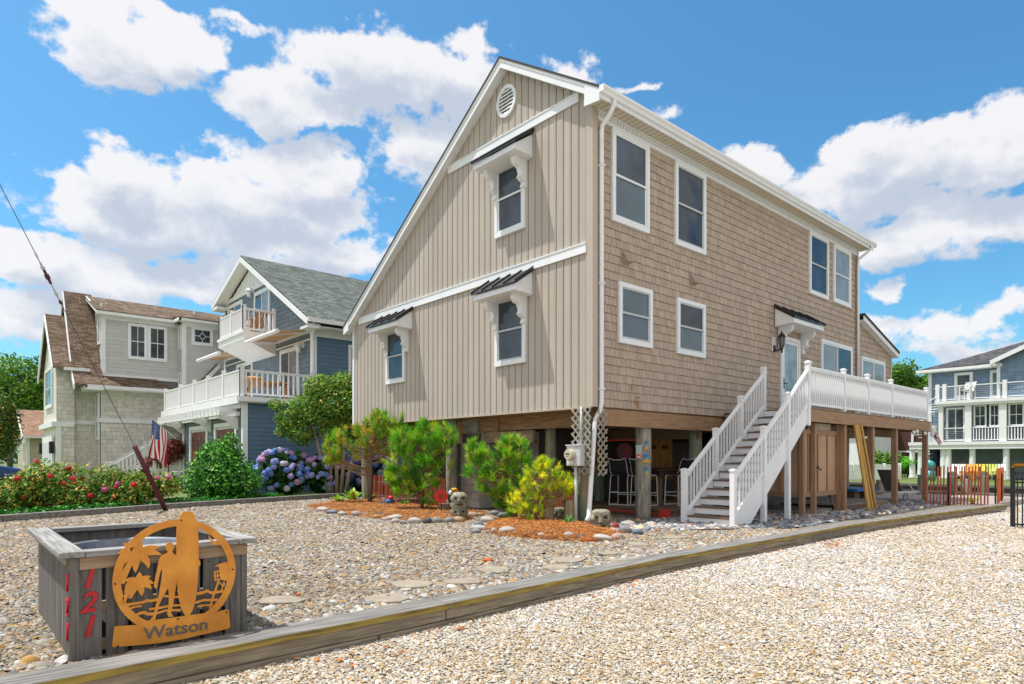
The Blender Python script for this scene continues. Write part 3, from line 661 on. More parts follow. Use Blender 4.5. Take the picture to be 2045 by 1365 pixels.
sh = thing('outdoor_shower', 'brown board and batten outdoor shower stall below the deck', 'shower', (6, -1.2, 0))
BRNPANEL = mat('brown_painted_panel', (.46, .29, .18), .7, .08, 3, (1, 1, .3), .15, 30)
q = MB(); q.box(5.0, 7.0, -1.98, -1.95, .52, 1.98); part('front_panel', q, BRNPANEL, sh)
q = MB(); q.box(5.0, 5.03, -1.95, -.3, .52, 1.98); part('side_panel', q, BRNPANEL, sh)
q = MB(); q.box(5.05, 6.98, -2.02, -1.981, .45, .56); q.box(5.05, 6.98, -2.02, -1.981, 1.92, 2.03); q.box(4.96, 4.999, -1.9, -.3, .45, .56); q.box(4.96, 4.999, -1.9, -.3, 1.92, 2.03)
for x in (5.3, 5.83, 6.36): q.box(x, x + .045, -2.005, -1.981, .56, 1.92)
for y in (-1.5, -1.05, -.6): q.box(4.975, 4.999, y, y + .045, .56, 1.92)
part('batten', q, BRNPAINTZ, sh)
for (x, y) in ((5.0, -2.0), (5.46, -2.06), (6.94, -2.0), (5.02, -.35)): part('corner_post', MB().box(x - .055, x + .055, y - .055, y + .055, -.15, 2.19), BRNPAINTZ, sh, bevel=.006)
q = MB(); q.box(5.35, 6.6, -1.99, -1.96, 2.035, 2.19); part('top_board', q, wood('peeling_pale_board', (.36, .27, .17), 'z', col2=(.55, .48, .38)), sh)
q = MB(); q.beam((5.46, -2.12, 1.12), (5.55, -2.15, 1.16), .015, .015); q.tube([(5.55, -2.1, 1.17), (5.62, -2.12, 1.12), (5.75, -2.1, 1.06), (5.85, -2.08, 1.1)], .012, 6); part('handle', q, BLACK, sh)
q = MB(); q.box(5.1, 6.9, -1.9, -.3, .05, .11); q.box(5.1, 6.9, -2.05, -2.0, -.05, .06); part('floor_board', q, wood('grey_deck_board', (.25, .22, .19), 'x'), sh)
GREYW = wood('grey_weathered_plank', (.26, .235, .21), 'x', .85, col2=(.42, .39, .35))
pl_ = thing('low_platform', 'low grey weathered plank platform beneath the deck', 'platform', (8.6, -1.3, 0))
q = MB()
for i in range(10): y = -2.02 + i * .155; q.box(7.1, 10.3, y, y + .148, .14, .175)
part('plank', q, GREYW, pl_); q = MB(); q.box(7.1, 10.3, -2.02, -1.98, -.1, .138); q.box(7.1, 10.3, -.5, -.46, -.1, .138); part('frame', q, OLDWOODX, pl_)
PINE = wood('new_yellow_lumber', (.50, .27, .06), 'z', .6, col2=(.62, .37, .10))
for (a, c, w, lb) in (((7.62, -2.52, .0), (7.42, -2.26, 2.2), .19, 'new yellow plank leaning against the deck beam, widest and leftmost of the leaning boards'), ((7.9, -2.5, 0), (7.57, -2.26, 2.2), .09, 'narrow new yellow board leaning between the wide plank and the slanting outer board'), ((8.36, -2.42, 0), (7.75, -2.27, 2.2), .09, 'new yellow board leaning at the most slant against the deck beam')):
    solo('lumber_board', MB().beam(a, c, w, .04, (0, 1, 0)), PINE, lb, 'board', 'yellow boards leaning on the deck', bevel=.003)
q = MB(); q.tube([(7.35, -1.7, .15), (7.35, -1.7, 1.78), (7.40, -1.72, 1.9), (7.52, -1.76, 2.02), (7.54, -1.76, 2.15)], .045, 8); solo('drain_pipe', q, GREYPL, 'white drain pipe with a bent top standing behind the shower stall', 'pipe', smooth=True)
def bulb_string():
    t = thing('string_lights', 'string of white globe bulbs hanging under the deck corner', 'string lights', (12.4, -2.3, 2.1))
    pts = [(10.9, -2.0, 2.12), (11.7, -2.28, 2.12), (12.0, -2.28, 2.16), (12.75, -2.28, 2.12), (13.4, -2.3, 2.1)]
    part('wire', MB().tube([Vector(p) + Vector((0, 0, .07)) for p in pts], .006, 5), BLACK, t)
    for p in pts: part('bulb', MB().ell(p, (.055, .055, .06)), mat('bulb_glass', (.8, .8, .76), .15) if p == pts[0] else bpy.data.materials['bulb_glass'], t, smooth=True)
bulb_string()
# hose coil
q = MB()
for k in range(5):
    q.tube([(3.3 + k * .02 + (.26 - k * .012) * math.cos(a * .3142), -.9 - k * .03, .48 + (.42 - k * .03) * math.sin(a * .3142)) for a in range(21)], .016, 6)
solo('garden_hose', q, mat('green_hose', (.01, .12, .07), .35), 'coiled green garden hose hanging behind the stairs', 'hose', smooth=True)
# low platform (bar floor) under the house
bf = thing('bar_platform', 'low brown composite platform under the house carrying the bar stools', 'platform', (5, 1.5, 0))
q = MB(); q.prism([(2.26, 2.6, .15), (2.28, -.1, .15), (2.5, -.32, .15), (7, -.32, .15), (7, 3.6, .15), (2.26, 3.6, .15)], (0, 0, .045)); part('top', q, TREAD, bf)
q = MB(); q.prism([(2.29, 2.6, -.1), (2.31, -.08, -.1), (2.52, -.29, -.1), (7, -.29, -.1), (7, 3.6, -.1), (2.29, 3.6, -.1)], (0, 0, .248)); part('fascia', q, wood('brown_fascia', (.20, .135, .09), 'y'), bf)
# bar stools
SLING = mat('black_sling', (.02, .02, .026), .8, .2, 60)
STOOLM = mat('white_tube_frame', (.62, .62, .62), .4)
def make_stool(label):
    t = thing('bar_stool', label, 'bar stool', (0, 0, 0), 'bar stools under the house')
    f = MB()
    for s in (-.23, .23):
        f.tube([(-.20, s * 1.1, 0), (-.17, s, .66), (-.14, s, .73), (.0, s, .745), (.22, s, .74), (.25, s, .70), (.27, s * 1.1, 0)], .014, 6)
        f.tube([(-.10, s, .74), (-.17, s, .82), (-.22, s, 1.02), (-.30, s, 1.16)], .013, 6); f.beam((-.2, s * 1.1, .02), (.27, s * 1.1, .02), .025, .025); f.beam((-.18, s * 1.03, .32), (.26, s * 1.03, .32), .02, .02)
    f.beam((-.19, -.24, .32), (-.19, .24, .32), .02, .02); f.beam((.255, -.24, .25), (.255, .24, .25), .02, .02); f.tube([(-.30, -.23, 1.16), (-.275, -.1, 1.12), (-.275, .1, 1.12), (-.30, .23, 1.16)], .013, 6); f.beam((-.19, -.25, .02), (-.19, .25, .02), .025, .025)
    part('frame', f, STOOLM, t, local=True, smooth=False)
    b2 = MB(); b2.prism([(-.11, -.22, .76), (-.17, -.22, .84), (-.22, -.22, 1.03), (-.27, -.22, 1.12), (-.28, -.22, 1.12), (-.235, -.22, 1.03), (-.185, -.22, .84), (-.12, -.22, .76)], (0, .44, 0)); part('backrest', b2, SLING, t, local=True)
    part('seat', MB().box(-.14, .22, -.22, .22, .748, .765), SLING, t, local=True); return t
st0 = make_stool('white framed bar stool nearest the lattice, its black back fully in view')
st0.location = (2.75, 1.45, .195); st0.rotation_euler = (0, 0, R(12))
for (x, y, r, lb) in ((2.95, .95, 10, 'white framed bar stool half hidden by the numbered piling on its left side'), (3.75, .45, 165, 'white framed bar stool just right of the numbered piling'), (4.55, .15, 170, 'white framed bar stool behind the lowest stair post')):
    c = copy_tree(st0, label=lb); c.location = (x, y, .195); c.rotation_euler = (0, 0, R(r))
tb = thing('bar_table', 'dark brown high bar table on square timber legs under the house', 'table', (4.3, 1.2, .195))
q = MB(); q.box(3.3, 5.4, .75, 1.75, 1.04, 1.10); q.box(3.4, 5.3, .8, 1.7, .92, 1.04); part('table_top', q, wood('dark_table', (.09, .05, .035), 'x'), tb)
for (x, y) in ((3.62, .95), (3.82, 1.15), (5.1, 1.0), (5.1, 1.5)): part('leg', MB().box(x - .045, x + .045, y - .045, y + .045, .195, .92), wood('leg_timber', (.22, .15, .10), 'z') if x == 3.62 else bpy.data.materials['leg_timber'], tb)
part('foot', MB().box(3.4, 5.3, .9, 1.6, .196, .26), bpy.data.materials['leg_timber'], tb)
# things hung on the beams and walls below the house
q = MB(); q.beam((2.22, 1.35, .10), (2.22, -.0, .10), .03, .03); q.box(2.20, 2.235, -.32, -.05, .0, .2); q.ell((2.22, 1.37, .10), (.03, .05, .04)); solo('red_oar', q, RED, 'red oar propped along the front edge of the bar platform', 'oar')
q = MB(); q.beam((2.72, 2.35, 1.81), (2.72, .6, 1.79), .035, .035); q.box(2.70, 2.735, 2.35, 2.72, 1.76, 1.86); q.ell((2.72, .58, 1.79), (.03, .05, .04)); solo('red_oar', q, RED, 'red oar hung high under the house beam, above the bar stools', 'oar')
def carved_panel():
    t = thing('carved_tiki_panel', 'yellow wooden panel with a dark carved face standing behind the bar', 'carving', (5.6, 2.3, .7))
    q = MB(); p = Plane((5.3, 2.2), (.75, -.66), (-.66, -.75)); p.box(q, -.38, .38, .75, 1.95, 0, .05); part('panel', q, wood('yellow_panel', (.42, .22, .06), 'z', col2=(.55, .33, .11)), t)
    q = MB(); p.box(q, -.25, -.08, 1.62, 1.72, .05, .06); p.box(q, .08, .25, 1.62, 1.72, .05, .06); p.poly(q, [(-.22, 1.02), (-.1, .95), (.1, .95), (.22, 1.02), (.15, 1.1), (0, 1.06), (-.15, 1.1)], .05, .06); part('face', q, mat('dark_carving', (.06, .035, .02), .8), t)
carved_panel()
q = MB(); q.box(6.3, 7.0, 1.2, 1.9, .2, 2.0); solo('black_fridge', q, mat('black_enamel', (.012, .012, .014), .3), 'tall black refrigerator at the back of the bar', 'refrigerator', bevel=.02)
q = MB(); q.cyl((4.3, 2.6, 1.55), (4.26, 2.57, 1.55), .22, .22, 20); solo('round_sign', q, mat('red_white_sign', (.35, .28, .28), .5, .6, 8, col2=(.45, .05, .05)), 'round red and white sign hung behind the numbered piling', 'sign')
q = MB(); q.box(3.43, 3.47, 2.75, 2.9, 1.35, 1.62); q.box(3.43, 3.47, 2.78, 2.93, 1.0, 1.28); solo('tiki_plaque', q, mat('painted_plaque', (.12, .10, .08), .7, .8, 14, col2=(.6, .33, .05)), 'small painted plaques fixed to the green piling behind the lattice', 'plaque')
# house numbers and leaflet box on the second piling
NUMS = [mat('number_blue', (.02, .18, .55), .4), mat('number_teal', (.05, .5, .45), .4), mat('number_orange', (.85, .35, .02), .4)]
def text_mesh(s, size, ext, shear=0.0, bold=0.0, font=None):
    cu = bpy.data.curves.new('txt', 'FONT'); cu.body = s; cu.size = size; cu.extrude = ext; cu.shear = shear; cu.offset = bold; cu.align_x = 'CENTER'
    o = bpy.data.objects.new('txt', cu); COL.objects.link(o); dg = bpy.context.evaluated_depsgraph_get(); me = bpy.data.meshes.new_from_object(o.evaluated_get(dg)); bpy.data.objects.remove(o); bpy.data.curves.remove(cu); return me
hn = thing('house_number', 'hand painted blue, teal and orange house number 121 running down a piling', 'house number', (1.95, -.1, 1.3))
AX = Vector((.70, -.714, 0)); NX = Vector((-.714, -.70, 0)); RM = Matrix((AX, (0, 0, 1), NX)).transposed()
def bands(me, nm):
    zs = [v.co.y for v in me.vertices]; lo, hi = min(zs), max(zs)
    for m in NUMS: me.materials.append(m)
    for p in me.polygons:
        c = sum(me.vertices[i].co.y for i in p.vertices) / len(p.vertices); t = (c - lo) / (hi - lo); p.material_index = 0 if t > .62 else (1 if t > .33 else 2)
for k, ch in enumerate('121'):
    me = text_mesh(ch, .25, .008, bold=.012)
    bm = bmesh.new(); bm.from_mesh(me); 
    for cut in (.05, .1): bmesh.ops.bisect_plane(bm, geom=bm.verts[:] + bm.edges[:] + bm.faces[:], plane_co=(0, cut, 0), plane_no=(0, 1, 0))
    bm.to_mesh(me); bm.free(); bands(me, ch)
    o = link('digit', me, None, hn); c = Vector((2.0, .24, 0)) + NX * .193 + AX * .04; o.matrix_local = Matrix.Translation(c + Vector((0, 0, 1.56 - k * .29)) - hn.location) @ RM.to_4x4()
lb = thing('leaflet_box', 'grey leaflet box with a red label fixed to the left of the numbered piling', 'box', (1.85, -.08, 1.4))
def onpil(a0, a1, z0, z1, d0, d1):
    q = MB(); p = Plane((2.0, .24), (AX.x, AX.y), (NX.x, NX.y)); p.box(q, a0, a1, z0, z1, d0, d1); return q
part('box', onpil(-.19, -.06, 1.34, 1.62, .15, .24), mat('grey_box', (.38, .44, .44), .35), lb, bevel=.006); part('lid', onpil(-.195, -.055, 1.615, 1.64, .14, .25), GREYPL, lb); part('red_label', onpil(-.185, -.085, 1.36, 1.44, .24, .244), RED, lb)
q = onpil(-.16, -.11, 1.38, 1.40, .2442, .2455); part('label_bar', q, WHITE, lb)

# electric meter
em = thing('electric_meter', 'grey electric meter box with a round dial on a conduit by the corner lattice', 'meter', (-.2, .28, 0))
MP = Plane((-.12, .28), (0, 1), (-1, 0))
q = MB(); MP.box(q, -.19, .19, 1.2, 1.62, 0, .15); MP.box(q, -.205, .205, 1.605, 1.63, -.01, .17); part('box', q, GREYPL, em, bevel=.008)
q = MB(); q.cyl(MP.p(.05, 1.43, .15), MP.p(.05, 1.43, .26), .105, .10, 20); q.cyl(MP.p(.05, 1.43, .15), MP.p(.05, 1.43, .175), .125, .125, 20); part('meter_dial', q, mat('meter_glass', (.52, .50, .38), .15), em, smooth=False)
q = MB(); MP.box(q, -.0, .10, 1.43, 1.455, .26, .264); MP.box(q, .02, .09, 1.39, 1.40, .26, .263); part('display', q, BLACK, em)
q = MB(); MP.box(q, .02, .16, 1.245, 1.32, .15, .154); part('sticker', q, WHITE, em); q = MB(); MP.box(q, .02, .16, 1.32, 1.345, .15, .155); part('sticker', q, RED, em)
q = MB(); q.cyl(MP.p(.0, -.1, .07), MP.p(.0, 1.2, .07), .035, .035, 10); q.cyl(MP.p(-.12, 1.63, .04), MP.p(-.12, 2.4, .04), .018, .018, 8); part('conduit', q, GREYPL, em, smooth=True)

# slat fences
SLAT = wood('red_stained_slat', (.30, .055, .03), 'z', .7, col2=(.42, .13, .06), attr=True)
def slat_fence(name, label, path, h, pitch, w=.038, lean=.03, tint=(1, 1, 1), stakes=()):
    t = thing(name, label, 'fence', path[0], 'red slat fences'); mes = []
    for k in range(3):
        q = MB(); g = random.uniform(.8, 1.25); q.cur = (g * tint[0], g * tint[1], g * tint[2]); q.box(-w / 2, w / 2, -.006, .006, .02, h + random.uniform(-.02, .02)); mes.append(q.mesh('slat'))
    wi = MB(); P = [Vector(p) for p in path]
    for a, c in zip(P[:-1], P[1:]):
        d = c - a; L_ = d.length; n = int(L_ / pitch); ang = math.atan2(d.y, d.x)
        for i in range(n):
            o = link('slat', mes[i % 3], SLAT, t); q = a.lerp(c, (i + .5) / n); o.location = q - t.location; o.rotation_euler = (random.uniform(-lean, lean), random.uniform(-lean, lean) + .02, ang + random.uniform(-.3, .3))
        for z in (.25, .75): wi.beam(a + Vector((0, 0, h * z)), c + Vector((0, 0, h * z)), .006, .006)
    part('wire', wi, GREYPL, t)
    for p in stakes: part('stake', MB().box(p[0] - .018, p[0] + .018, p[1] - .018, p[1] + .018, -.1, h * .85), BLACK, t)
    return t
slat_fence('slat_fence', 'low red slat fence between the pilings at the far left under the gable wall', [(.3, 9.7, 0), (.32, 5.45, 0)], .82, .078)
slat_fence('slat_fence', 'short red slat fence behind the yellow pine and the electric meter', [(.55, 2.3, 0), (.35, .5, 0)], .95, .085)
slat_fence('slat_fence', 'tall red slat fence running from the end of the deck to the timber edging', [(11.1, -2.75, 0), (12.55, -3.95, 0)], 1.12, .095, stakes=((11.6, -3.2),))
slat_fence('slat_fence', 'orange red slat fence running back behind the end of the timber edging', [(12.7, -4.1, 0), (17.2, -3.35, 0)], 1.05, .10, tint=(1.6, 1.5, .8), stakes=((12.75, -4.05), (15, -3.75)))
bf_ = thing('metal_fence', 'black metal picket fence at the edge of the stone drive', 'fence', (7.4, -5.45, -.2))
q = MB(); q.box(7.37, 7.44, -5.5, -5.42, -.25, 1.12); q.box(7.36, 7.45, -5.51, -5.41, 1.12, 1.15); part('post', q, BLACK, bf_)
q = MB()
for z in (-.08, .82, 1.02): q.box(7.39, 7.42, -8.0, -5.5, z, z + .035)
part('rail', q, BLACK, bf_); pk = MB().box(-.011, .011, -.011, .011, 0, 1.15).mesh('picket')
copies('picket', pk, BLACK, bf_, [(7.405, -5.54 - i * .085, -.14) for i in range(28)])

# sun loungers and low blue table on the patio
def make_lounger(label):
    t = thing('sun_lounger', label, 'sun lounger', (0, 0, 0), 'sun loungers on the patio'); f = MB()
    for s in (-.3, .3):
        f.beam((-.9, s, .3), (.95, s, .3), .05, .06)
        for x in (-.75, .8): f.tube([(x - .12, s, 0), (x - .06, s, .2), (x, s, .29), (x + .06, s, .2), (x + .14, s, 0)], .024, 6)
        f.tube([(-.2, s, .33), (.05, s, .55), (.1, s, .56)], .02, 6)
    for x in (-.9, .95): f.beam((x, -.3, .3), (x, .3, .3), .05, .05)
    part('frame', f, mat('lounger_frame', (.68, .68, .66), .4) if 'lounger_frame' not in bpy.data.materials else bpy.data.materials['lounger_frame'], t, local=True)
    m = mat('taupe_sling', (.20, .165, .15), .8, .1, 40) if 'taupe_sling' not in bpy.data.materials else bpy.data.materials['taupe_sling']
    part('seat', MB().box(-.85, .3, -.28, .28, .325, .345), m, t, local=True); q = MB(); q.prism([(.3, -.28, .33), (.72, -.28, 1.0), (.74, -.28, .99), (.33, -.28, .32)], (0, .56, 0)); part('backrest', q, m, t, local=True); return t
l0 = make_lounger('taupe sun lounger with raised back beside the last deck post'); l0.location = (12.9, -1.55, 0); l0.rotation_euler = (0, 0, R(165))
c = copy_tree(l0, label='taupe sun lounger half hidden by the leaning yellow boards'); c.location = (12.2, .45, 0); c.rotation_euler = (0, 0, R(160))
bt = thing('blue_topped_bench', 'low brown bench with a bright blue top on the patio below the deck', 'bench', (11.2, -.7, 0))
q = MB(); q.box(10.4, 12.0, -1.2, -.2, .36, .44); part('top', q, BLUEPL, bt, bevel=.01); part('base', MB().box(10.6, 10.95, -1.05, -.3, 0, .36), OLDWOODX, bt); part('base', MB().box(11.5, 11.85, -1.05, -.3, 0, .36), OLDWOODX, bt)
# ------------------------------------------------------------------ neighbouring houses
BLUES = mat('blue_lap_siding', (.10, .17, .25), .6, .08, 3, (1, 1, 3), attr=True)
BLUESH = mat('blue_grey_shake', (.16, .21, .26), .7, .12, 5, attr=True)
GREYS = mat('grey_lap_siding', (.53, .535, .51), .6, .06, 3, attr=True)
GREYSH = mat('pale_stone_shake', (.66, .63, .56), .75, .12, 4, attr=True, col2=(.75, .71, .65))
ROOFG = roofmat('grey_green_shingle', ((.085, .10, .09), (.185, .205, .185)), 'x')
ROOFB = roofmat('brown_shingle', ((.11, .078, .052), (.24, .18, .13)), 'x')
ROOFB2 = roofmat('tan_shingle', ((.26, .15, .10), (.36, .235, .165)), 'x')
ROOFK = roofmat('charcoal_shingle', ((.055, .055, .06), (.13, .125, .125)), 'y')
G_FAR = glass('far_pane', (.06, .075, .085)); G_FARL = glass('far_pane_light', (.25, .28, .30))
DOORW = wood('red_brown_door', (.18, .06, .04), 'z', .5, col2=(.25, .09, .06))
BEIGE = mat('awning_canvas', (.55, .40, .24), .8, .06, transl=.25)
ORANGEW = mat('orange_adirondack', (.42, .19, .06), .5)
def slab(b, p0, p1, p2, p3, t):
    """roof plane: four corners plus thickness downwards"""
    P = [Vector(p) for p in (p0, p1, p2, p3)]; return b.hexa([p - Vector((0, 0, t)) for p in P] + P)

# ---- blue house
bh = thing('blue_house', 'blue house with green grey roof, garage deck and gable balcony', 'house', (4, 21, 0))
x0 = 1.45; yr, zr = 23.2, 11.0
zrt = lambda y: zr - .55 * (yr - y) if y < yr else zr - .37 * (y - yr)
q = MB(); q.prism([(x0 + .03, y, z) for y, z in ((16.33, 0), (16.33, zrt(16.33) - .25), (yr, zr - .25), (27.1, zrt(27.1) - .25), (27.1, 0))], (11, 0, 0)); q.box(-1.27, 1.5, 16.33, 24.3, 0, 3.6); part('core', q, mat('blue_core', (.06, .09, .12), .8), bh)
SB = Plane((0, 16.3), (1, 0), (0, -1)); FB = Plane((-1.3, 0), (0, 1), (-1, 0)); UB = Plane((x0, 0), (0, 1), (-1, 0))
q = MB(); lapwall(SB, q, lambda z: -1.2, lambda z: 11, 0, 3.45, .17); lapwall(SB, q, lambda z: x0 + .1, lambda z: 11, 3.45, 7.0, .17); part('side_wall', q, BLUES, bh)
q = MB(); shakewall(FB, q, lambda z: 16.4, lambda z: 24.3, 0, 3.45, .2, .12, .22); part('garage_wall', q, BLUESH, bh)
def fl(z): return max(16.4, yr - (zr - .3 - z) / .55)
def fr(z): return min(27.1, yr + (zr - .3 - z) / .37)
q = MB(); shakewall(UB, q, fl, fr, 3.7, 9.5, .2, .12, .22); part('front_wall', q, BLUESH, bh)
q = MB(); UB.poly(q, [(fl(9.55) + .1, 9.62), (yr, zr - .35), (27.1, zrt(27.1) - .35), (27.1, 9.62)], 0, .03)
for i in range(12): u = 20.6 + i * .55; zt = zrt(u) - .35; UB.box(q, u, u + .05, 9.6, max(9.65, zt), .03, .05)
UB.box(q, fl(9.5), 27.1, 9.45, 9.64, .02, .07); part('gable_boarding', q, WHITE2, bh)
for pp_ in (((-1.352, 16.25, 0), (-1.17, 16.25, 0), (-1.17, 16.3, 0), (-1.3, 16.3, 0), (-1.3, 16.43, 0), (-1.352, 16.43, 0), 3.45), ((x0 - .052, 16.25, 3.7), (x0 + .14, 16.25, 3.7), (x0 + .14, 16.3, 3.7), (x0, 16.3, 3.7), (x0, 16.45, 3.7), (x0 - .052, 16.45, 3.7), 3.25)): part('corner_trim', MB().prism(pp_[:-1], (0, 0, pp_[-1])), WHITE2, bh)
q = MB(); FB.box(q, 24.2, 24.35, 0, 3.45, 0, .05); part('corner_trim', q, WHITE2, bh); q = MB(); UB.box(q, 26.98, 27.13, 3.7, 9.5, 0, .05); part('corner_trim', q, WHITE2, bh)
q = MB(); xr0, xr1 = .9, 12.6
slab(q, (xr0, yr, zr + .12), (xr0, 15.6, zrt(15.6) + .12), (xr1, 15.6, zrt(15.6) + .12), (xr1, yr, zr + .12), .06)
rf = part('roof', q, ROOFG, bh); q = MB(); slab(q, (xr0, yr, zr + .12), (xr0, 27.5, zrt(27.5) + .12), (xr1, 27.5, zrt(27.5) + .12), (xr1, yr, zr + .12), .06); part('roof', q, ROOFG, bh)
q = MB()
for ye in (15.6, 27.5):
    za, zb = zr + .06, zrt(ye) + .06
    q.hexa([(xr0 - .02, yr, za - .26), (xr0 + .03, yr, za - .26), (xr0 + .03, ye, zb - .26), (xr0 - .02, ye, zb - .26), (xr0 - .02, yr, za), (xr0 + .03, yr, za), (xr0 + .03, ye, zb), (xr0 - .02, ye, zb)])
    q.hexa([(xr0 + .03, yr, za - .24), (x0, yr, za - .24), (x0, ye, zb - .24), (xr0 + .03, ye, zb - .24), (xr0 + .03, yr, za - .21), (x0, yr, za - .21), (x0, ye, zb - .21), (xr0 + .03, ye, zb - .21)])
q.box(xr0, xr1, 15.5, 15.62, zrt(15.6) - .08, zrt(15.6) + .09); q.box(xr0, xr1, 15.62, 16.3, zrt(15.6) - .22, zrt(15.6) - .19); q.box(x0 - .1, xr1, 16.22, 16.3, zrt(15.6) - .5, zrt(15.6) - .19); q.box(xr0, xr0 + .5, 15.6, 16.3, zrt(15.6) - .3, zrt(15.6) - .2); q.box(xr0, xr0 + .55, 26.7, 27.5, 9.15, 9.3)
part('rake_board', q, WHITE2, rf)
q = MB(); q.prism([(3.2, 16.2, 7.05), (5.2, 16.2, 8.55), (7.2, 16.2, 7.05)], (0, 3.0, .0)); dm = part('dormer', q, BLUESH, bh)
q = MB(); q.beam((2.8, 15.9, 6.95), (5.2, 15.9, 8.72), .9, .09, (0, 0, 1)); part('dormer_rake', q, WHITE2, dm)
q = MB(); q.tube([(x0 - .3, 15.6, 6.75), (x0 - .05, 16.05, 6.55), (x0 - .05, 16.2, 6.35), (x0 - .05, 16.2, 3.8)], .05, 6); part('downspout', q, WHITE2, bh)
# garage deck
q = MB(); q.box(-1.55, 1.5, 16.1, 27.2, 3.46, 3.6); q.box(-1.6, -1.55, 16.05, 27.25, 3.42, 3.7); q.box(-1.6, 3, 16.0, 16.1, 3.5, 3.68); q.box(-1.5, 1.5, 16.1, 27.2, 3.6, 3.68); q.box(-1.45, -1.3, 16.3, 27.0, 3.25, 3.46); part('deck', q, WHITE2, bh)
BK = dict(h=.98, gap=.125, posth=1.1, m=WHITE2, bw=.045, post=.13)
railing(bh, [(-1.42, 16.2, 3.7), (-1.42, 18.2, 3.7), (-1.42, 20.2, 3.7), (-1.42, 22.2, 3.7), (-1.42, 24.4, 3.7), (-1.42, 27.1, 3.7)], 0.0, **BK); railing(bh, [(-1.42, 16.2, 3.7), (1.38, 16.2, 3.7)], 0.0, **{**BK, 'gap': .2, 'bw': .05})
q = MB()
for i in range(18): y = 16.9 + i * .5; q.box(-2.15, -1.35, y, y + .07, 3.12, 3.3)
q.box(-2.1, -2.0, 16.6, 25.8, 2.98, 3.13); q.box(-1.5, -1.34, 16.6, 25.8, 2.98, 3.13)
pg = part('pergola', q, WHITE2, bh)
for y in (16.8, 20.1, 24.1):
    q = MB(); q.prism([(-1.33, y, 2.45), (-1.33, y, 2.98), (-2.05, y, 2.98), (-2.05, y, 2.86), (-1.75, y, 2.78), (-1.55, y, 2.6)], (0, .14, 0)); part('bracket', q, WHITE2, pg)
for (a, c) in ((17.0, 19.65), (20.6, 23.2)):
    q = MB(); ring(FB, q, a, c, .0, 2.78, .16, .02, .07, .02); FB.box(q, a + .16, c - .16, 0, 2.62, -.3, .01); gd = part('garage_door', q, WHITE2, bh)
    q = MB(); FB.box(q, a + .3, c - .25, .05, 2.5, .012, .03)
    for k in range(3): ring(FB, q, a + .32 + k * .68, a + .94 + k * .68, .1, 2.45, .08, .03, .045)
    dp = part('door_panel', q, DOORW, gd)
    q = MB()
    for k in range(3):
        for j in range(3): u = a + .42 + k * .68 + j * .15; FB.box(q, u, u + .1, 1.75, 2.3, .03, .036)
    part('pane', q, G_FAR, dp)
def jelly(y, z, pl, par):
    q = MB(); q.beam(pl.p(y, z + .25, .0), pl.p(y, z + .25, .25), .12, .12); q.tube([pl.p(y, z + .28, .25), pl.p(y, z + .16, .25), pl.p(y, z + .14, .25)], [.05, .17, .17], 8); q.tube([pl.p(y, z + .13, .25), pl.p(y, z - .12, .25)], [.10, .09], 8); pl.box(q, y - .09, y + .09, z + .1, z + .42, .0, .04); part('porch_lamp', q, WHITE2, par)
jelly(20.1, 2.95, FB, bh); jelly(24.0, 2.9, FB, bh); jelly(17.2, 5.85, UB, bh); jelly(22.9, 9.25, UB, bh)
# balcony
q = MB(); q.box(.0, x0, 20.1, 23.5, 6.6, 6.93); q.box(-.05, .0, 20.05, 23.55, 6.85, 6.97); q.prism([(.0, 20.12, 6.6), (x0, 20.12, 6.6), (x0, 20.12, 6.0), (x0 - .3, 20.12, 6.1)], (0, 3.36, 0)); bal = part('balcony', q, WHITE2, bh)
railing(bh, [(.06, 20.2, 6.95), (.06, 21.8, 6.95), (.06, 23.4, 6.95)], 0.0, **BK); railing(bh, [(.06, 20.2, 6.95), (1.38, 20.2, 6.95)], 0.0, **{**BK, 'gap': .22}); railing(bh, [(.06, 23.4, 6.95), (1.38, 23.4, 6.95)], 0.0, **BK)
window(UB, 20.8, 22.75, 6.95, 9.28, bh, 'slider', G_FARL, G_FAR, trim=.13); window(UB, 24.4, 26.5, 8.0, 9.3, bh, 'slider', G_FAR, G_FAR, trim=.13)
window(UB, 17.65, 19.6, 3.72, 6.12, bh, 'slider', G_FARL, G_FAR, trim=.13); window(UB, 23.0, 25.2, 3.72, 6.1, bh, 'slider', G_FAR, G_FAR, trim=.13)
window(SB, 3.0, 3.95, 4.35, 6.15, bh, pane=G_FAR, trim=.11); window(SB, .3, 1.0, .9, 1.25, bh, 'slider', G_FARL, trim=.06)
for (a, c) in ((16.55, 20.0), (23.7, 27.1)):
    q = MB(); q.prism([(1.35, a, 6.58), (1.35, a, 6.6), (.1, a, 6.42), (.1, a, 6.40)], (0, c - a, 0)); aw = part('awning', q, BEIGE, bh)
    q = MB(); q.cyl((.08, a - .02, 6.4), (.08, c + .02, 6.4), .085, .085, 10); UB.box(q, a - .05, c + .05, 6.5, 6.68, .0, .12); q.beam((1.35, a + .2, 6.52), (.15, a + .9, 6.36), .05, .05); q.beam((1.35, c - .2, 6.52), (.15, c - .9, 6.36), .05, .05); UB.box(q, a - .05, c + .05, 6.2, 6.26, .02, .06); part('awning_roller', q, WHITE2, aw)
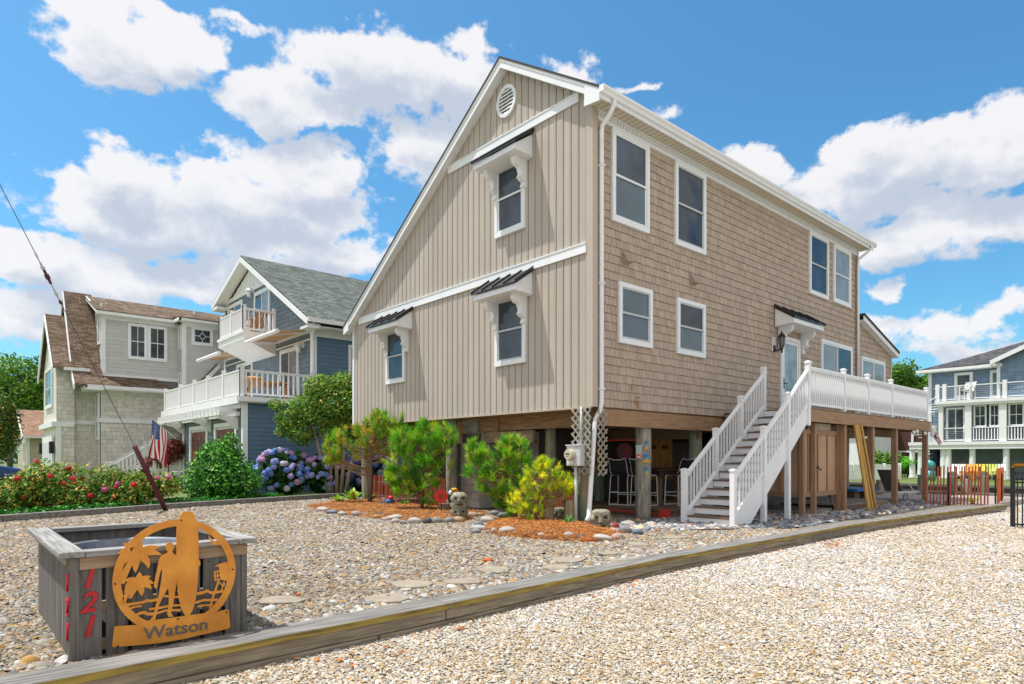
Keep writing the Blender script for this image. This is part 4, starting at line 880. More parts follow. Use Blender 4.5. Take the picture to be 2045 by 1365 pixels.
# chairs on the decks
def adirondack(name, label, loc, rz, m, k=1.0, tall=0.0, group=None):
    t = thing(name, label, 'chair', loc, group); t.rotation_euler = (0, 0, rz); f = MB()
    for i in range(5): f.beam((-.28 + i * .14, .12, .32 + tall), (-.28 * 1.1 + i * .155, .5, 1.05 + tall), .11, .02, (0, 1, 0))
    part('backrest', f, m, t, local=True); f = MB()
    for i in range(5): f.beam((-.3, -.45 + i * .13, .42 + tall - i * .025), (.3, -.45 + i * .13, .42 + tall - i * .025), .11, .02)
    part('seat', f, m, t, local=True)
    for s in (-.34, .34):
        part('armrest', MB().box(s - .07, s + .07, -.5, .28, .60 + tall, .625 + tall), m, t, local=True); part('leg', MB().box(s - .03, s + .03, -.48 - tall * .15, -.38 - tall * .1, 0, .6 + tall), m, t, local=True); part('leg', MB().beam((s, .24, .6 + tall), (s, .34, 0), .05, .08), m, t, local=True)
    t.scale = (k, k, k); return t
adirondack('tall_chair', 'orange brown wooden chair on the blue house balcony', (.75, 20.9, 6.95), R(200), ORANGEW)
dt = thing('deck_table', 'orange brown table and benches set on the garage deck behind the white railing', 'table', (.3, 18.5, 3.7))
q = MB(); q.box(-.9, .9, 17.2, 19.6, 4.42, 4.48); part('table_top', q, ORANGEW, dt)
for (x, y) in ((-.8, 17.3), (-.8, 19.5), (.7, 17.3), (.7, 19.5)): part('leg', MB().beam((x, y, 3.69), (x + .15, y + .1, 4.42), .08, .08), ORANGEW, dt)
q = MB(); q.ell((-.2, 18.3, 4.62), (.35, .4, .13)); q.ell((.1, 18.9, 4.6), (.3, .25, .12)); solo('cushion_pile', q, mat('brown_cushion', (.45, .24, .08), .9, .2), 'brown cushions heaped on the garage deck table', 'cushions', smooth=True)
# entry steps with white handrail at the far end of the garage
es = thing('entry_steps', 'short flight of steps with white handrail beside the blue garage', 'steps', (-1.5, 24.9, 0))
q = MB()
for i in range(4): q.box(-2.6 + i * .3, -.8, 24.5, 25.9, 0, .18 * (i + 1))
part('step', q, WHITE2, es); railing(es, [(-2.5, 24.5, .25), (-1.45, 24.5, .85)], [0, 0], h=.85, gap=.16, posth=.95, m=WHITE2, bw=.05, post=.13)

# ---- flag on the garage corner
fg = thing('flag', 'american flag on a pole fixed to the blue garage corner', 'flag', at(352, 876, 28.0))
tip = at(304, 836, 27.4); base = at(352, 876, 28.2)
part('pole', MB().cyl(base, tip, .016, .014, 8), WHITE2, fg)
fdir = (base - tip).normalized(); f0 = tip - Vector((0, 0, .0)); hoist = .82; fly = 1.62
NU, NV = 39, 26; V = []; 
top_dir = fdir
def fpt(s, t):       # s along the hoist (on the pole), t down the fly
    p = f0 + top_dir * (s * hoist); dn = Vector((0, 0, -1)) * (t * fly) + RT * (-.20 * t * (1 - .6 * s)) + RT * (.10 * s * t)
    wav = .07 * math.sin(s * 9 + t * 3.5) * (t ** .6) + .03 * math.sin(s * 17 - t * 5) * t
    return p + dn * (.92 + .05 * s) + FW * wav * 1.6 + RT * wav * .35
q = MB()
for i in range(NU):
    for j in range(NV):
        s, t = (i + .5) / NU, (j + .5) / NV
        st = int(s * 13) % 2 == 0
        q.cur = (.50, .02, .035) if st else (.72, .72, .72)
        if s < 7 / 13 and t < .42: q.cur = (.03, .06, .22)
        q.quad(fpt(i / NU, j / NV), fpt((i + 1) / NU, j / NV), fpt((i + 1) / NU, (j + 1) / NV), fpt(i / NU, (j + 1) / NV))
FLAGM = mat('flag_cloth', (1, 1, 1), .8, 0, transl=.3, attr=True); cl = part('cloth', q, FLAGM, fg, smooth=True)
q = MB()
for r in range(9):
    for c in range(6 if r % 2 == 0 else 5):
        s = (.06 + (c + (0 if r % 2 == 0 else .5)) * .17) * 7 / 13; t = (.045 + r * .045); p = fpt(s, t) - FW * .008
        q.add([p + (RT * math.cos(a) + Vector((0, 0, 1)) * math.sin(a)) * (.024 if k % 2 == 0 else .010) for k, a in enumerate([math.pi / 2 + i * math.pi / 5 for i in range(10)])], [tuple(range(10))])
part('stars', q, WHITE, cl)

# ---- grey house
gh = thing('grey_house', 'large grey house with brown shingle roofs and a steep flared gable at far left', 'house', (-1, 33, 0))
GS = Plane((0, 30), (1, 0), (0, -1)); GU = Plane((0, 30.2), (1, 0), (0, -1)); GR = Plane((0, 29.2), (1, 0), (0, -1)); GF = Plane((-4.95, 0), (0, 1), (-1, 0))
q = MB(); q.box(-3.75, 8, 30.03, 36, 0, 5.2); q.box(-4.9, -3.7, 31, 36, 0, 5.6); q.box(-3.63, 8, 30.23, 36, 5, 8.85); q.box(-.05, 8, 29.23, 31, 0, 8.8); q.prism([(-4.85, 30.0, 5), (-4.85, 33.2, 10), (-4.85, 36.4, 5)], (1.2, 0, 0)); part('core', q, mat('grey_core', (.22, .22, .21), .8), gh)
q = MB(); shakewall(GS, q, lambda z: -3.75, lambda z: -.05, 0, 4.9, .21, .15, .32); G2 = Plane((-3.78, 0), (0, 1), (-1, 0)); shakewall(G2, q, lambda z: 30.0, lambda z: 31.0, 0, 4.9, .21, .15, .3); G3 = Plane((0, 31), (1, 0), (0, -1)); shakewall(G3, q, lambda z: -4.95, lambda z: -3.78, 0, 5.4, .21, .15, .3)
part('shake_wall', q, GREYSH, gh)
q = MB(); GS.box(q, -3.82, -.05, 3.2, 3.42, .02, .07); G2.box(q, 30, 31, 3.2, 3.42, .02, .07); G3.box(q, -4.95, -3.8, 3.1, 3.32, .02, .07); part('belt_board', q, WHITE2, gh)
q = MB(); lapwall(GU, q, lambda z: -3.6, lambda z: -.05, 5.7, 8.75, .2); lapwall(GR, q, lambda z: -.0, lambda z: 3, 3.2, 8.7, .2); GL = Plane((-.07, 0), (0, 1), (-1, 0)); lapwall(GL, q, lambda z: 29.2, lambda z: 30.2, 3.2, 8.7, .2); GD = Plane((-3.65, 0), (0, 1), (-1, 0)); lapwall(GD, q, lambda z: 30.2, lambda z: 32.2, 5.7, 9.4, .2)
part('lap_wall', q, GREYS, gh)
q = MB(); GU.box(q, -3.68, -3.5, 5.6, 8.75, 0, .05); GD.box(q, 30.16, 30.3, 5.6, 8.75, 0, .05); GU.box(q, -3.6, -.05, 5.55, 5.72, 0, .06); GR.box(q, -.1, .08, 3.2, 8.7, 0, .05); GL.box(q, 29.16, 29.3, 3.2, 8.7, 0, .05); GR.box(q, 0, 3, 8.5, 8.75, .0, .06); GU.box(q, -3.6, 0, 8.55, 8.78, .0, .06)
q.box(-3.95, -.3, 29.68, 29.8, 8.72, 8.88); q.box(-3.95, -.3, 29.8, 30.2, 8.70, 8.74); q.box(-.4, 6, 28.66, 28.78, 8.72, 8.88); q.box(-.4, 6, 28.78, 29.2, 8.70, 8.74); q.box(-.42, -.3, 28.66, 29.8, 8.72, 8.88); part('eave_trim', q, WHITE2, gh)
q = MB(); slab(q, (-4.0, 33.2, 10.25), (-4.0, 29.66, 8.92), (8, 29.66, 8.92), (8, 33.2, 10.25), .05); slab(q, (-.42, 30.2, 9.125), (-.42, 28.64, 8.90), (8, 28.64, 8.90), (8, 30.2, 9.125), .05); slab(q, (-4.0, 33.2, 10.25), (-4.0, 37, 8.9), (8, 37, 8.9), (8, 33.2, 10.25), .05); r1 = part('roof', q, ROOFB, gh)
q = MB(); q.hexa([(-3.98, 33, 10.0), (-3.92, 33, 10.0), (-3.92, 29.66, 8.7), (-3.98, 29.66, 8.7), (-3.98, 33, 10.2), (-3.92, 33, 10.2), (-3.92, 29.66, 8.88), (-3.98, 29.66, 8.88)])
for (x, y, z) in ((-2.9, 32.6, 10.05), (.6, 32.6, 10.05)): q.cyl((x, y, z), (x, y, z + .3), .02, .02, 6)
q.cyl((1.2, 31.8, 9.75), (1.2, 31.8, 10.0), .05, .05, 8); part('rake_board', q, WHITE2, r1)
# steep flared gable roof with skirt
q = MB()
prof = [(33.2, 10.35), (31.6, 8.0), (30.4, 6.2), (29.8, 5.45), (29.3, 5.05)]
for (y1, z1), (y2, z2) in zip(prof[:-1], prof[1:]): slab(q, (-4.95, y1, z1), (-4.95, y2, z2), (-3.68, y2, z2), (-3.68, y1, z1), .08); slab(q, (-4.95, 66.4 - y1, z1), (-4.95, 66.4 - y2, z2), (-3.68, 66.4 - y2, z2), (-3.68, 66.4 - y1, z1), .08)
slab(q, (-3.68, 30.2, 5.65), (-3.68, 29.3, 5.05), (-.5, 29.3, 5.05), (-1.2, 30.2, 5.65), .06); part('roof', q, ROOFB, gh)
q = MB()
for (y1, z1), (y2, z2) in zip(prof[:-1], prof[1:]):
    for yy in (1, -1):
        a, c = (y1, y2) if yy > 0 else (66.4 - y1, 66.4 - y2)
        q.hexa([(-5.0, a, z1 - .28), (-4.94, a, z1 - .28), (-4.94, c, z2 - .28), (-5.0, c, z2 - .28), (-5.0, a, z1 - .02), (-4.94, a, z1 - .02), (-4.94, c, z2 - .02), (-5.0, c, z2 - .02)])
q.box(-4.5, -.45, 29.2, 29.3, 4.86, 5.03); q.box(-4.45, -.5, 29.3, 30.0, 4.82, 4.86); q.box(-4.5, -3.75, 29.2, 31, 4.78, 4.86); q.box(-4.5, -4.44, 29.2, 31, 4.86, 5.02); part('rake_board', q, WHITE2, gh)
# lower front bay with its own gable
q = MB(); q.prism([(-5.55, 30.6, 0), (-5.55, 30.6, 6.0), (-5.55, 33.2, 8.7), (-5.55, 35.8, 6.0), (-5.55, 35.8, 0)], (.75, 0, 0)); part('front_bay', q, GREYSH, gh)
G4 = Plane((0, 30.58), (1, 0), (0, -1)); q = MB(); shakewall(G4, q, lambda z: -5.5, lambda z: -4.8, .2, 5.9, .21, .15, .3); part('shake_wall', q, GREYSH, gh)
q = MB(); slab(q, (-5.75, 33.2, 9.0), (-5.75, 30.1, 5.9), (-4.5, 30.1, 5.9), (-4.5, 33.2, 9.0), .08); slab(q, (-5.75, 33.2, 9.0), (-5.75, 36.3, 5.9), (-4.5, 36.3, 5.9), (-4.5, 33.2, 9.0), .08); part('roof', q, ROOFB, gh)
q = MB()
for ye in (30.1, 36.3): q.hexa([(-5.8, 33.2, 8.65), (-5.74, 33.2, 8.65), (-5.74, ye, 5.55), (-5.8, ye, 5.55), (-5.8, 33.2, 8.95), (-5.74, 33.2, 8.95), (-5.74, ye, 5.87), (-5.8, ye, 5.87)])
q.box(-5.3, -4.2, 30.0, 30.1, 5.75, 5.9); q.tube([(-4.5, 30.05, 5.75), (-4.5, 30.3, 5.5), (-4.5, 30.5, 5.2), (-4.5, 30.5, 4.9)], .05, 6); part('rake_board', q, WHITE2, gh)
GB = Plane((-5.56, 0), (0, 1), (-1, 0))
window(GB, 31.8, 34.6, 4.0, 6.1, gh, 'grid', G_FAR, trim=.14)
q = MB(); q.box(-5.75, -4.8, 30.5, 36, 2.95, 3.2); GB.box(q, 31.2, 35.2, 0, 2.5, .02, .12); G4.box(q, -5.56, -5.35, 0, 3, .02, .06); part('garage_trim', q, WHITE2, gh)
q = MB(); GB.box(q, 31.6, 34.8, 0, 2.2, .12, .14); part('garage_door', q, mat('white_garage_door', (.62, .62, .62), .5), gh)
for y in (30.95, 35.4): q = MB(); GB.box(q, y - .12, y + .12, 1.6, 2.2, .05, .25); part('wall_lamp', q, BLACK, gh)
window(GU, -2.5, -1.58, 6.6, 8.5, gh, 'grid', G_FAR, trim=.12); window(GU, -1.57, -.62, 6.6, 8.5, gh, 'grid', G_FAR, trim=.12)
window(GR, .35, 1.45, 7.55, 8.55, gh, 'diamond', G_FAR, trim=.13); window(GL, 29.45, 29.95, 7.3, 8.6, gh, 'diamond', G_FAR, trim=.08); window(GL, 29.45, 29.95, 4.6, 6.0, gh, 'diamond', G_FAR, trim=.08); window(GD, 30.5, 31.2, 7.3, 8.6, gh, 'diamond', G_FAR, trim=.1)
window(G2, 30.12, 30.9, 2.3, 4.75, gh, 'grid', G_FAR, trim=.1)
# porch roof and entry to its right
q = MB(); slab(q, (1.6, 28.9, 6.6), (-.9, 28.9, 3.55), (-.9, 29.9, 3.55), (1.6, 29.9, 6.6), .08); part('roof', q, ROOFB, gh)
q = MB(); q.hexa([(1.7, 28.8, 6.35), (1.7, 28.9, 6.35), (-.95, 28.9, 3.25), (-.95, 28.8, 3.25), (1.7, 28.8, 6.62), (1.7, 28.9, 6.62), (-.95, 28.9, 3.52), (-.95, 28.8, 3.52)]); q.box(-1.2, 2, 28.7, 28.9, 3.15, 3.35); q.box(-1.2, -.9, 28.7, 30, 3.1, 3.4); part('rake_board', q, WHITE2, gh)
PD = Plane((0, 29.95), (1, 0), (0, -1)); q = MB(); GR.box(q, .1, .7, .9, 3.05, .01, .04); part('front_door', q, DOORW, gh)
q = MB(); q.tube([(-.75, 29.9, 4.9), (-.75, 29.8, 4.6), (-.75, 29.9, 4.2), (-.75, 29.9, 3.8)], .05, 6); part('downspout', q, WHITE2, gh)
gs_ = thing('entry_steps', 'white railed front steps of the grey house behind the rose hedge', 'steps', (-2.5, 28.5, 0))
q = MB()
for i in range(6): q.box(-3.6 + i * .3, -1.2, 28.0, 29.2, 0, .2 * (i + 1))
q.box(-1.8, 1, 27.6, 29.6, 0, 1.0); part('step', q, WHITE2, gs_)
railing(gs_, [(-3.6, 28.0, .15), (-1.9, 28.0, 1.25)], [0, 0], h=.85, gap=.17, posth=.98, m=WHITE2, bw=.05, post=.13); railing(gs_, [(-3.6, 29.2, .15), (-1.9, 29.2, 1.25)], [0, 0], h=.85, gap=.17, posth=.98, m=WHITE2, bw=.05, post=.13); railing(gs_, [(-1.8, 27.7, 1.0), (.6, 27.7, 1.0)], 0.0, h=.6, gap=.17, posth=.65, m=WHITE2, bw=.05, post=.1)

# ---- small beige house far left
ch = thing('beige_cottage', 'low beige cottage with tan shingle roof behind the rose hedge at far left', 'cottage', (-6, 46, 0))
CS = Plane((0, 44.2), (1, 0), (0, -1)); CF = Plane((-5.6, 0), (0, 1), (-1, 0)); SIDB = mat('beige_siding', (.50, .44, .32), .6, .06, attr=True)
q = MB(); lapwall(CS, q, lambda z: -5.6, lambda z: 2, 0, 3.0, .16); lapwall(CF, q, lambda z: max(44.2, 44.2 + (z - 3) * 2.0), lambda z: min(51.2, 51.2 - (z - 3) * 2.0), 0, 4.7, .16); part('wall', q, SIDB, ch)
q = MB(); slab(q, (-5.9, 47.7, 4.75), (-5.9, 43.7, 2.85), (2, 43.7, 2.85), (2, 47.7, 4.75), .06); slab(q, (-5.9, 47.7, 4.75), (-5.9, 51.7, 2.85), (2, 51.7, 2.85), (2, 47.7, 4.75), .06); part('roof', q, ROOFB2, ch)
q = MB(); q.hexa([(-5.95, 47.7, 4.5), (-5.9, 47.7, 4.5), (-5.9, 43.7, 2.6), (-5.95, 43.7, 2.6), (-5.95, 47.7, 4.72), (-5.9, 47.7, 4.72), (-5.9, 43.7, 2.83), (-5.95, 43.7, 2.83)]); q.box(-5.9, 2, 43.6, 43.7, 2.68, 2.84); CS.box(q, -5.65, -5.48, 0, 2.9, 0, .05); part('trim', q, WHITE2, ch)
window(CF, 45.3, 46.3, .9, 2.5, ch, pane=G_FAR, trim=.09)

# ---- blue house across the canal
RX = 41.0; rh = thing('canal_house', 'tall blue house with white stacked decks across the canal at far right', 'house', (44, 2, 0))
RF = Plane((RX + .9, 0), (0, -1), (-1, 0))       # u = -y
q = MB(); q.box(RX + .95, 52, -12, 5.7, 2.0, 7.4); q.box(RX + 2.5, 52, -12, 5.5, 0, 2.2); part('core', q, mat('canal_core', (.07, .10, .13), .8), rh)
BLUEM = mat('mid_blue_shake', (.17, .25, .35), .7, .1, 4, attr=True); DKB = mat('slate_blue_shake', (.30, .36, .43), .7, .1, 4, attr=True)
q = MB(); shakewall(RF, q, lambda z: -5.75, lambda z: 12, 2.2, 7.4, .28, .3, .6); RL = Plane((0, 5.72), (1, 0), (0, 1)); shakewall(RL, q, lambda z: RX + .9, lambda z: 52, 0, 7.4, .28, .3, .6); part('wall', q, BLUEM, rh)
RG = Plane((RX + 2.45, 0), (0, -1), (-1, 0)); q = MB(); shakewall(RG, q, lambda z: -5.5, lambda z: 12, 0, 2.1, .25, .3, .6); part('ground_wall', q, DKB, rh)
RGB = Plane((RX + .35, 0), (0, -1), (-1, 0)); q = MB(); RGB.poly(q, [(-1.75, 5.2), (-1.75, 7.65), (3, 9.8), (7.5, 7.65), (7.5, 5.2)], -.5, 0); shakewall(RGB, q, lambda z: max(-1.7, (z - 8.3) * 2.0 - 1.2), lambda z: 7.5, 5.2, 9.4, .28, .3, .6); part('gable_wall', q, BLUEM, rh)
q = MB(); slab(q, (RX + 4.5, 4.7, 8.55), (RX + .35, 6.4, 7.5), (RX + .35, 1.3, 7.62), (RX + 4.5, .8, 9.4), .08); slab(q, (RX + 4.5, 4.7, 8.55), (RX + .35, 6.4, 7.5), (52, 6.4, 7.5), (52, 4.7, 8.55), .08)
slab(q, (RX - .1, 2.05, 7.72), (RX - .1, -3.2, 10.15), (RX + 6, -3.2, 10.15), (RX + 6, 2.05, 7.72), .08); part('roof', q, ROOFK, rh)
q = MB(); q.box(RX + .25, RX + .35, 1.5, 6.4, 7.3, 7.48); q.box(RX + .35, RX + .9, 1.5, 6.3, 7.28, 7.32); q.hexa([(RX - .14, 2.05, 7.4), (RX - .08, 2.05, 7.4), (RX - .08, -3.2, 9.8), (RX - .14, -3.2, 9.8), (RX - .14, 2.05, 7.68), (RX - .08, 2.05, 7.68), (RX - .08, -3.2, 10.1), (RX - .14, -3.2, 10.1)])
RF.box(q, -5.8, -5.6, 2.2, 7.3, 0, .06); RGB.box(q, -1.78, -1.6, 5.2, 7.6, 0, .05); q.box(RX - .1, RX + .4, 1.75, 2.05, 7.3, 7.45); part('trim', q, WHITE2, rh)
q = MB(); q.box(RX - .4, RX + 1, -12, 5.0, 4.85, 5.17); q.box(RX - .45, RX - .4, -12, 5.05, 5.0, 5.2); part('upper_deck', q, WHITE2, rh)
q = MB(); q.box(RX - .4, RX + 1, -12, 6.6, 1.98, 2.42); q.box(RX - .45, RX - .4, -12, 6.65, 2.25, 2.46); q.box(RX - .2, RX + 2.4, -12, 5.6, 2.42, 2.44); part('lower_deck', q, WHITE2, rh)
for y in (6.5, 6.0, 4.65, 4.35, 3.0, 1.2, -1.5, -4): part('column', MB().tube([(RX - .1, y, 0), (RX - .1, y, .12), (RX - .1, y, .121), (RX - .1, y, 1.9), (RX - .1, y, 1.98)], [.24, .24, .19, .17, .22], 14), WHITE2, rh, smooth=False)
for (y, w) in ((4.75, .25), (3.2, .35), (1.35, .38), (-1.3, .4)): part('post', MB().box(RX - .3, RX - .05, y - w / 2, y + w / 2, 2.46, 4.85), WHITE2, rh)
RD = Plane((RX - .15, 0), (0, -1), (-1, 0))
def rail(u0, u1, z, h, bars, cable=False):
    q = MB(); RD.box(q, u0, u1, z + h - .06, z + h, 0, .08); RD.box(q, u0, u1, z + .08, z + .13, 0, .08)
    if not cable:
        n = int((u1 - u0) / .16)
        for i in range(n): u = u0 + (i + .5) * (u1 - u0) / n; RD.box(q, u - .03, u + .03, z + .13, z + h - .06, .02, .06)
    part('railing', q, WHITE2, rh)
    if cable:
        q = MB(); [RD.box(q, u0, u1, z + .2 + i * .12, z + .215 + i * .12, .03, .05) for i in range(7)]; part('cable_rail', q, GREYPL, rh)
rail(-3.0, -1.55, 2.45, .95, 1); rail(-1.15, 1.1, 2.45, .95, 1); rail(-4.6, -3.4, 2.45, .95, 0, True); rail(-5.9, -5.0, 2.45, .95, 0, True); rail(-4.9, 8, 5.2, 1.0, 0, True)
for y in (4.95, 4.55, 3.15, 1.25, -.8): part('post', MB().box(RX - .3, RX - .08, y - .11, y + .11, 5.2, 6.35), WHITE2, rh)
part('post', MB().box(RX - .3, RX - .05, 5.0, 5.25, 2.45, 3.6), WHITE2, rh)
WF = Plane((RX - .0, 0), (0, -1), (-1, 0))
for (u0, u1) in ((-2.95, -2.25), (-2.1, -1.55), (-1.1, -.3), (-.2, .6)): window(WF, u0, u1, 3.4, 4.84, rh, 'grid', G_FAR, trim=.06)
window(WF, -4.5, -3.4, 2.5, 4.75, rh, 'slider', G_FAR, G_FAR, trim=.08); window(RF, -4.25, -3.2, 5.45, 7.15, rh, pane=G_FAR, trim=.15); 0
q = MB(); RF.box(q, -2.25, -1.55, 5.2, 7.15, .03, .1); dd = part('door', q, WHITE2, rh); q = MB(); RF.box(q, -2.1, -1.7, 5.5, 6.95, .1, .105); part('pane', q, glass('green_pane', (.12, .22, .22)), dd)
q = MB(); RG.box(q, .2, .45, 0, 2.0, .02, .07); RG.box(q, -.15, .2, 0, 2, .01, .03); part('ground_door', q, CREAM, rh)
# spiral stair at its left side
ss = thing('spiral_stair', 'white spiral stair climbing the left end of the canal house decks', 'stairs', (RX + .6, 5.9, 2.45)); q = MB(); q.cyl((RX - .0, 5.75, 2.45), (RX, 5.75, 6.2), .06, .06, 8)
for i in range(14):
    a = i * .42; z = 2.6 + i * .19; c = Vector((RX, 5.75, z)); d0, d1 = Vector((math.cos(a), math.sin(a), 0)), Vector((math.cos(a + .4), math.sin(a + .4), 0)); q.prism([c, c + d0 * .8, c + d1 * .8], (0, 0, .05)); q.cyl(c + d0 * .78, c + d0 * .78 + Vector((0, 0, .95)), .02, .02, 5); q.beam(c + d0 * .78 + Vector((0, 0, .95)), c + d1 * .78 + Vector((0, 0, 1.14)), .05, .05)
part('flight', q, WHITE2, ss)
WHITEPL = mat('white_chair', (.75, .75, .74), .5)
adirondack('tall_chair', 'white tall deck chair on the upper canal house deck', (RX + .1, 3.3, 5.2), R(-100), WHITEPL, .9, .35)
LIME = mat('lime_chair', (.45, .55, .06), .5); ORG = mat('orange_chair', (.75, .27, .02), .5)
for (px, m, lb) in ((1932, ORG, 'orange lawn chair'), (1913, WHITEPL, 'white lawn chair'), (1958, ORG, 'orange and white striped lawn chair') if False else (1950, bpy.data.materials['yellow_plastic'], 'yellow lawn chair'), (1976, LIME, 'lime green lawn chair'), (1994, WHITEPL, 'last white lawn chair')):
    p = gpt(px, 959); adirondack('lawn_chair', lb + ' on the grass across the canal, seen through the slat fence', (p.x, p.y, 0), R(-80), m, .95)
p = gpt(1856, 959); q = MB(); q.ell((p.x, p.y, .9), (.18, .35, .35)); q.box(p.x - .15, p.x + .15, p.y - .3, p.y + .3, 0, .6); solo('pool_toy', q, mat('blue_green_toy', (.02, .2, .55), .4, .3, 3, col2=(.05, .45, .12)), 'blue and green inflatable toy standing on the lawn across the canal', 'toy', smooth=True)
p = gpt(2008, 957); q = MB(); q.tube([(p.x, p.y, 0), (p.x, p.y - .1, .5), (p.x, p.y - .5, .95), (p.x, p.y - 1.1, .9)], .11, 8); solo('orange_float', q, ORG, 'orange float leaning behind the black metal fence', 'float', smooth=True)
f2 = thing('flag', 'small american flag on a short pole at the canal house deck', 'flag', (RX - .45, 5.2, 2.5)); a0, a1 = at(1862, 870, 41), at(1873, 888, 41); part('pole', MB().cyl(a0, at(1858, 862, 41), .02), WHITE2, f2)
q = MB()
for i in range(9):
    for j in range(7):
        q.cur = (.5, .03, .04) if j % 2 == 0 else (.7, .7, .7)
        if i < 4 and j < 4: q.cur = (.03, .06, .22)
        P_ = lambda i, j: at(1862 + i * 1.5 + j * .9, 868 + i * 2.4 - j * 1.0, 41 + .05 * math.sin(i * 1.3)) + Vector((0, 0, 0)); q.quad(P_(i, j), P_(i + 1, j), P_(i + 1, j + 1), P_(i, j + 1))
part('cloth', q, FLAGM, f2)
# far brown house, vinyl fence, black gate behind the deck
fb = thing('brown_house', 'dark brown house with white trim seen far beneath the deck', 'house', (58, 14, 0))
q = MB(); q.prism([(56, 8, 0), (56, 8, 3.2), (56, 11.0, 5.2), (56, 20, 5.2), (56, 20, 0)], (8, 0, 0)); part('wall', q, mat('dark_brown_siding', (.09, .035, .03), .7), fb); FP = Plane((55.95, 0), (0, -1), (-1, 0))
q = MB(); FP.box(q, -11.1, -10.9, 0, 4.9, 0, .05); FP.box(q, -20, -8, 1.9, 2.05, 0, .05); q.beam((55.9, 7.6, 3.1), (55.9, 11.2, 5.5), .1, .25); part('trim', q, WHITE2, fb); window(FP, -10.0, -9.4, .5, 1.8, fb, pane=G_FARL, trim=.12)
wh = thing('white_house', 'pale white house edge seen far below the deck behind the vinyl fence', 'house', (50, 12.6, 0)); q = MB(); q.box(50, 56, 12.2, 19, 0, 4.4); part('wall', q, WHITE2, wh); q = MB(); slab(q, (49.6, 12, 4.3), (49.6, 19.2, 4.3), (53, 19.2, 6), (53, 12, 6), .1); part('roof', q, ROOFK, wh)
vf = thing('vinyl_fence', 'white vinyl privacy fence across the canal seen beneath the deck', 'fence', (35, 8, 0))
a, c = at(1640, 930, 40), at(1797, 930, 41); a.z = c.z = 0; q = MB(); q.beam(a + Vector((0, 0, .48)), c + Vector((0, 0, .48)), .04, .86); q.beam(a + Vector((0, 0, .92)), c + Vector((0, 0, .92)), .08, .1); part('panel', q, WHITE2, vf)
for i in range(6): p = a.lerp(c, i / 5); part('post', MB().box(p.x - .07, p.x + .07, p.y - .07, p.y + .07, 0, 1.05), WHITE2, vf)
gt = thing('metal_gate', 'black metal gate beside the white vinyl fence across the canal', 'gate', tuple(gpt(1812, 953))); a, c = gpt(1800, 953), gpt(1826, 953)
q = MB(); [q.beam(a.lerp(c, i / 9), a.lerp(c, i / 9) + Vector((0, 0, 1.1)), .03, .03) for i in range(10)]; q.beam(a + Vector((0, 0, 1.05)), c + Vector((0, 0, 1.05)), .05, .05); q.beam(a + Vector((0, 0, .1)), c + Vector((0, 0, .1)), .05, .05); part('bars', q, BLACK, gt)
# car at the far left edge
cr = thing('parked_car', 'blue parked car half out of frame behind the rose hedge', 'car', (-10, 24, 0)); cr.rotation_euler = (0, 0, 0); ox, oy = -9.6, 22.6
CP = Plane((ox, oy), (1, 0), (0, -1)); prof = [(-2.1, .35), (-2.15, .75), (-2.0, .95), (-1.2, 1.02), (-.6, 1.45), (.7, 1.48), (1.4, 1.08), (2.05, .95), (2.15, .6), (2.1, .35)]
q = MB(); q.prism([(ox + u, oy, z) for u, z in prof], (0, 1.75, 0)); part('body', q, mat('blue_car_paint', (.03, .07, .25), .25), cr, bevel=.06)
for u in (-1.35, 1.35):
    for y in (oy - .02, oy + 1.57): wq = part('wheel', MB().cyl((ox + u, y, .33), (ox + u, y + .2, .33), .33, .33, 18), mat('tyre', (.02, .02, .02), .9) if 'tyre' not in bpy.data.materials else bpy.data.materials['tyre'], cr)
q = MB(); q.prism([(ox - 1.0, oy - .005, 1.06), (ox - .55, oy - .005, 1.4), (ox + .65, oy - .005, 1.42), (ox + 1.2, oy - .005, 1.08)], (0, .02, 0)); part('side_window', q, G_FAR, cr)
# ------------------------------------------------------------------ ground sheets
GRASS = mat('lawn_grass', (.09, .14, .03), .9, .35, 3.5, bump=.5, bscale=60, col2=(.16, .22, .05))
SOIL = mat('far_ground', (.16, .20, .07), .95, .3, .4)
SANDB = mat('driveway_bed', (.36, .32, .255), .95, .25, 40, bump=.6, bscale=90, col2=(.52, .48, .41))
YARDB = mat('yard_bed', (.14, .13, .105), .95, .35, 45, bump=.7, bscale=80, col2=(.27, .245, .20))
PATIO = mat('patio_concrete', (.36, .30, .27), .9, .08, 3, bump=.1)
MULCH = mat('bark_mulch', (.10, .045, .04), .95, .5, 30, bump=.8, bscale=50, col2=(.22, .11, .10))
STRAW = mat('pine_straw', (.13, .05, .018), .95, .5, 5, (1, 1, 1), .9, 45, col2=(.40, .18, .045), bdist=.04, detail=9)
WATER = mat('canal_water', (.03, .06, .06), .06, .2, 2, bump=.15, bscale=3)
def sheet(name, pts, z, m, label=None, cat=None):
    return struct(name, MB().add([(x, y, z) for x, y in pts], [tuple(range(len(pts)))]), m)
sheet('ground', [(-900, -900), (900, -900), (900, 900), (-900, 900)], -1.8, SOIL)
sheet('canal', [(18.4, -200), (25.2, -200), (25.2, 200), (18.4, 200)], -1.0, WATER)
sheet('lawn', [(24.9, -300), (700, -300), (700, 300), (24.9, 300)], -.03, GRASS)
sheet('driveway', [(-60, -90), (18.6, -90), (18.6, -3.55), (-60, -3.55)], -.145, SANDB)
sheet('neighbor_ground', [(-60, 9.7), (18.6, 9.7), (18.6, 200), (-60, 200)], -.012, GRASS)
struct('yard', MB().box(-30, 13.0, -3.70, 11.6, -.6, 0), YARDB)
struct('patio', MB().box(7.0, 18.5, -2.0, 13, -.7, .012).box(13.0, 18.5, -3.95, -2.001, -.7, .010), PATIO)
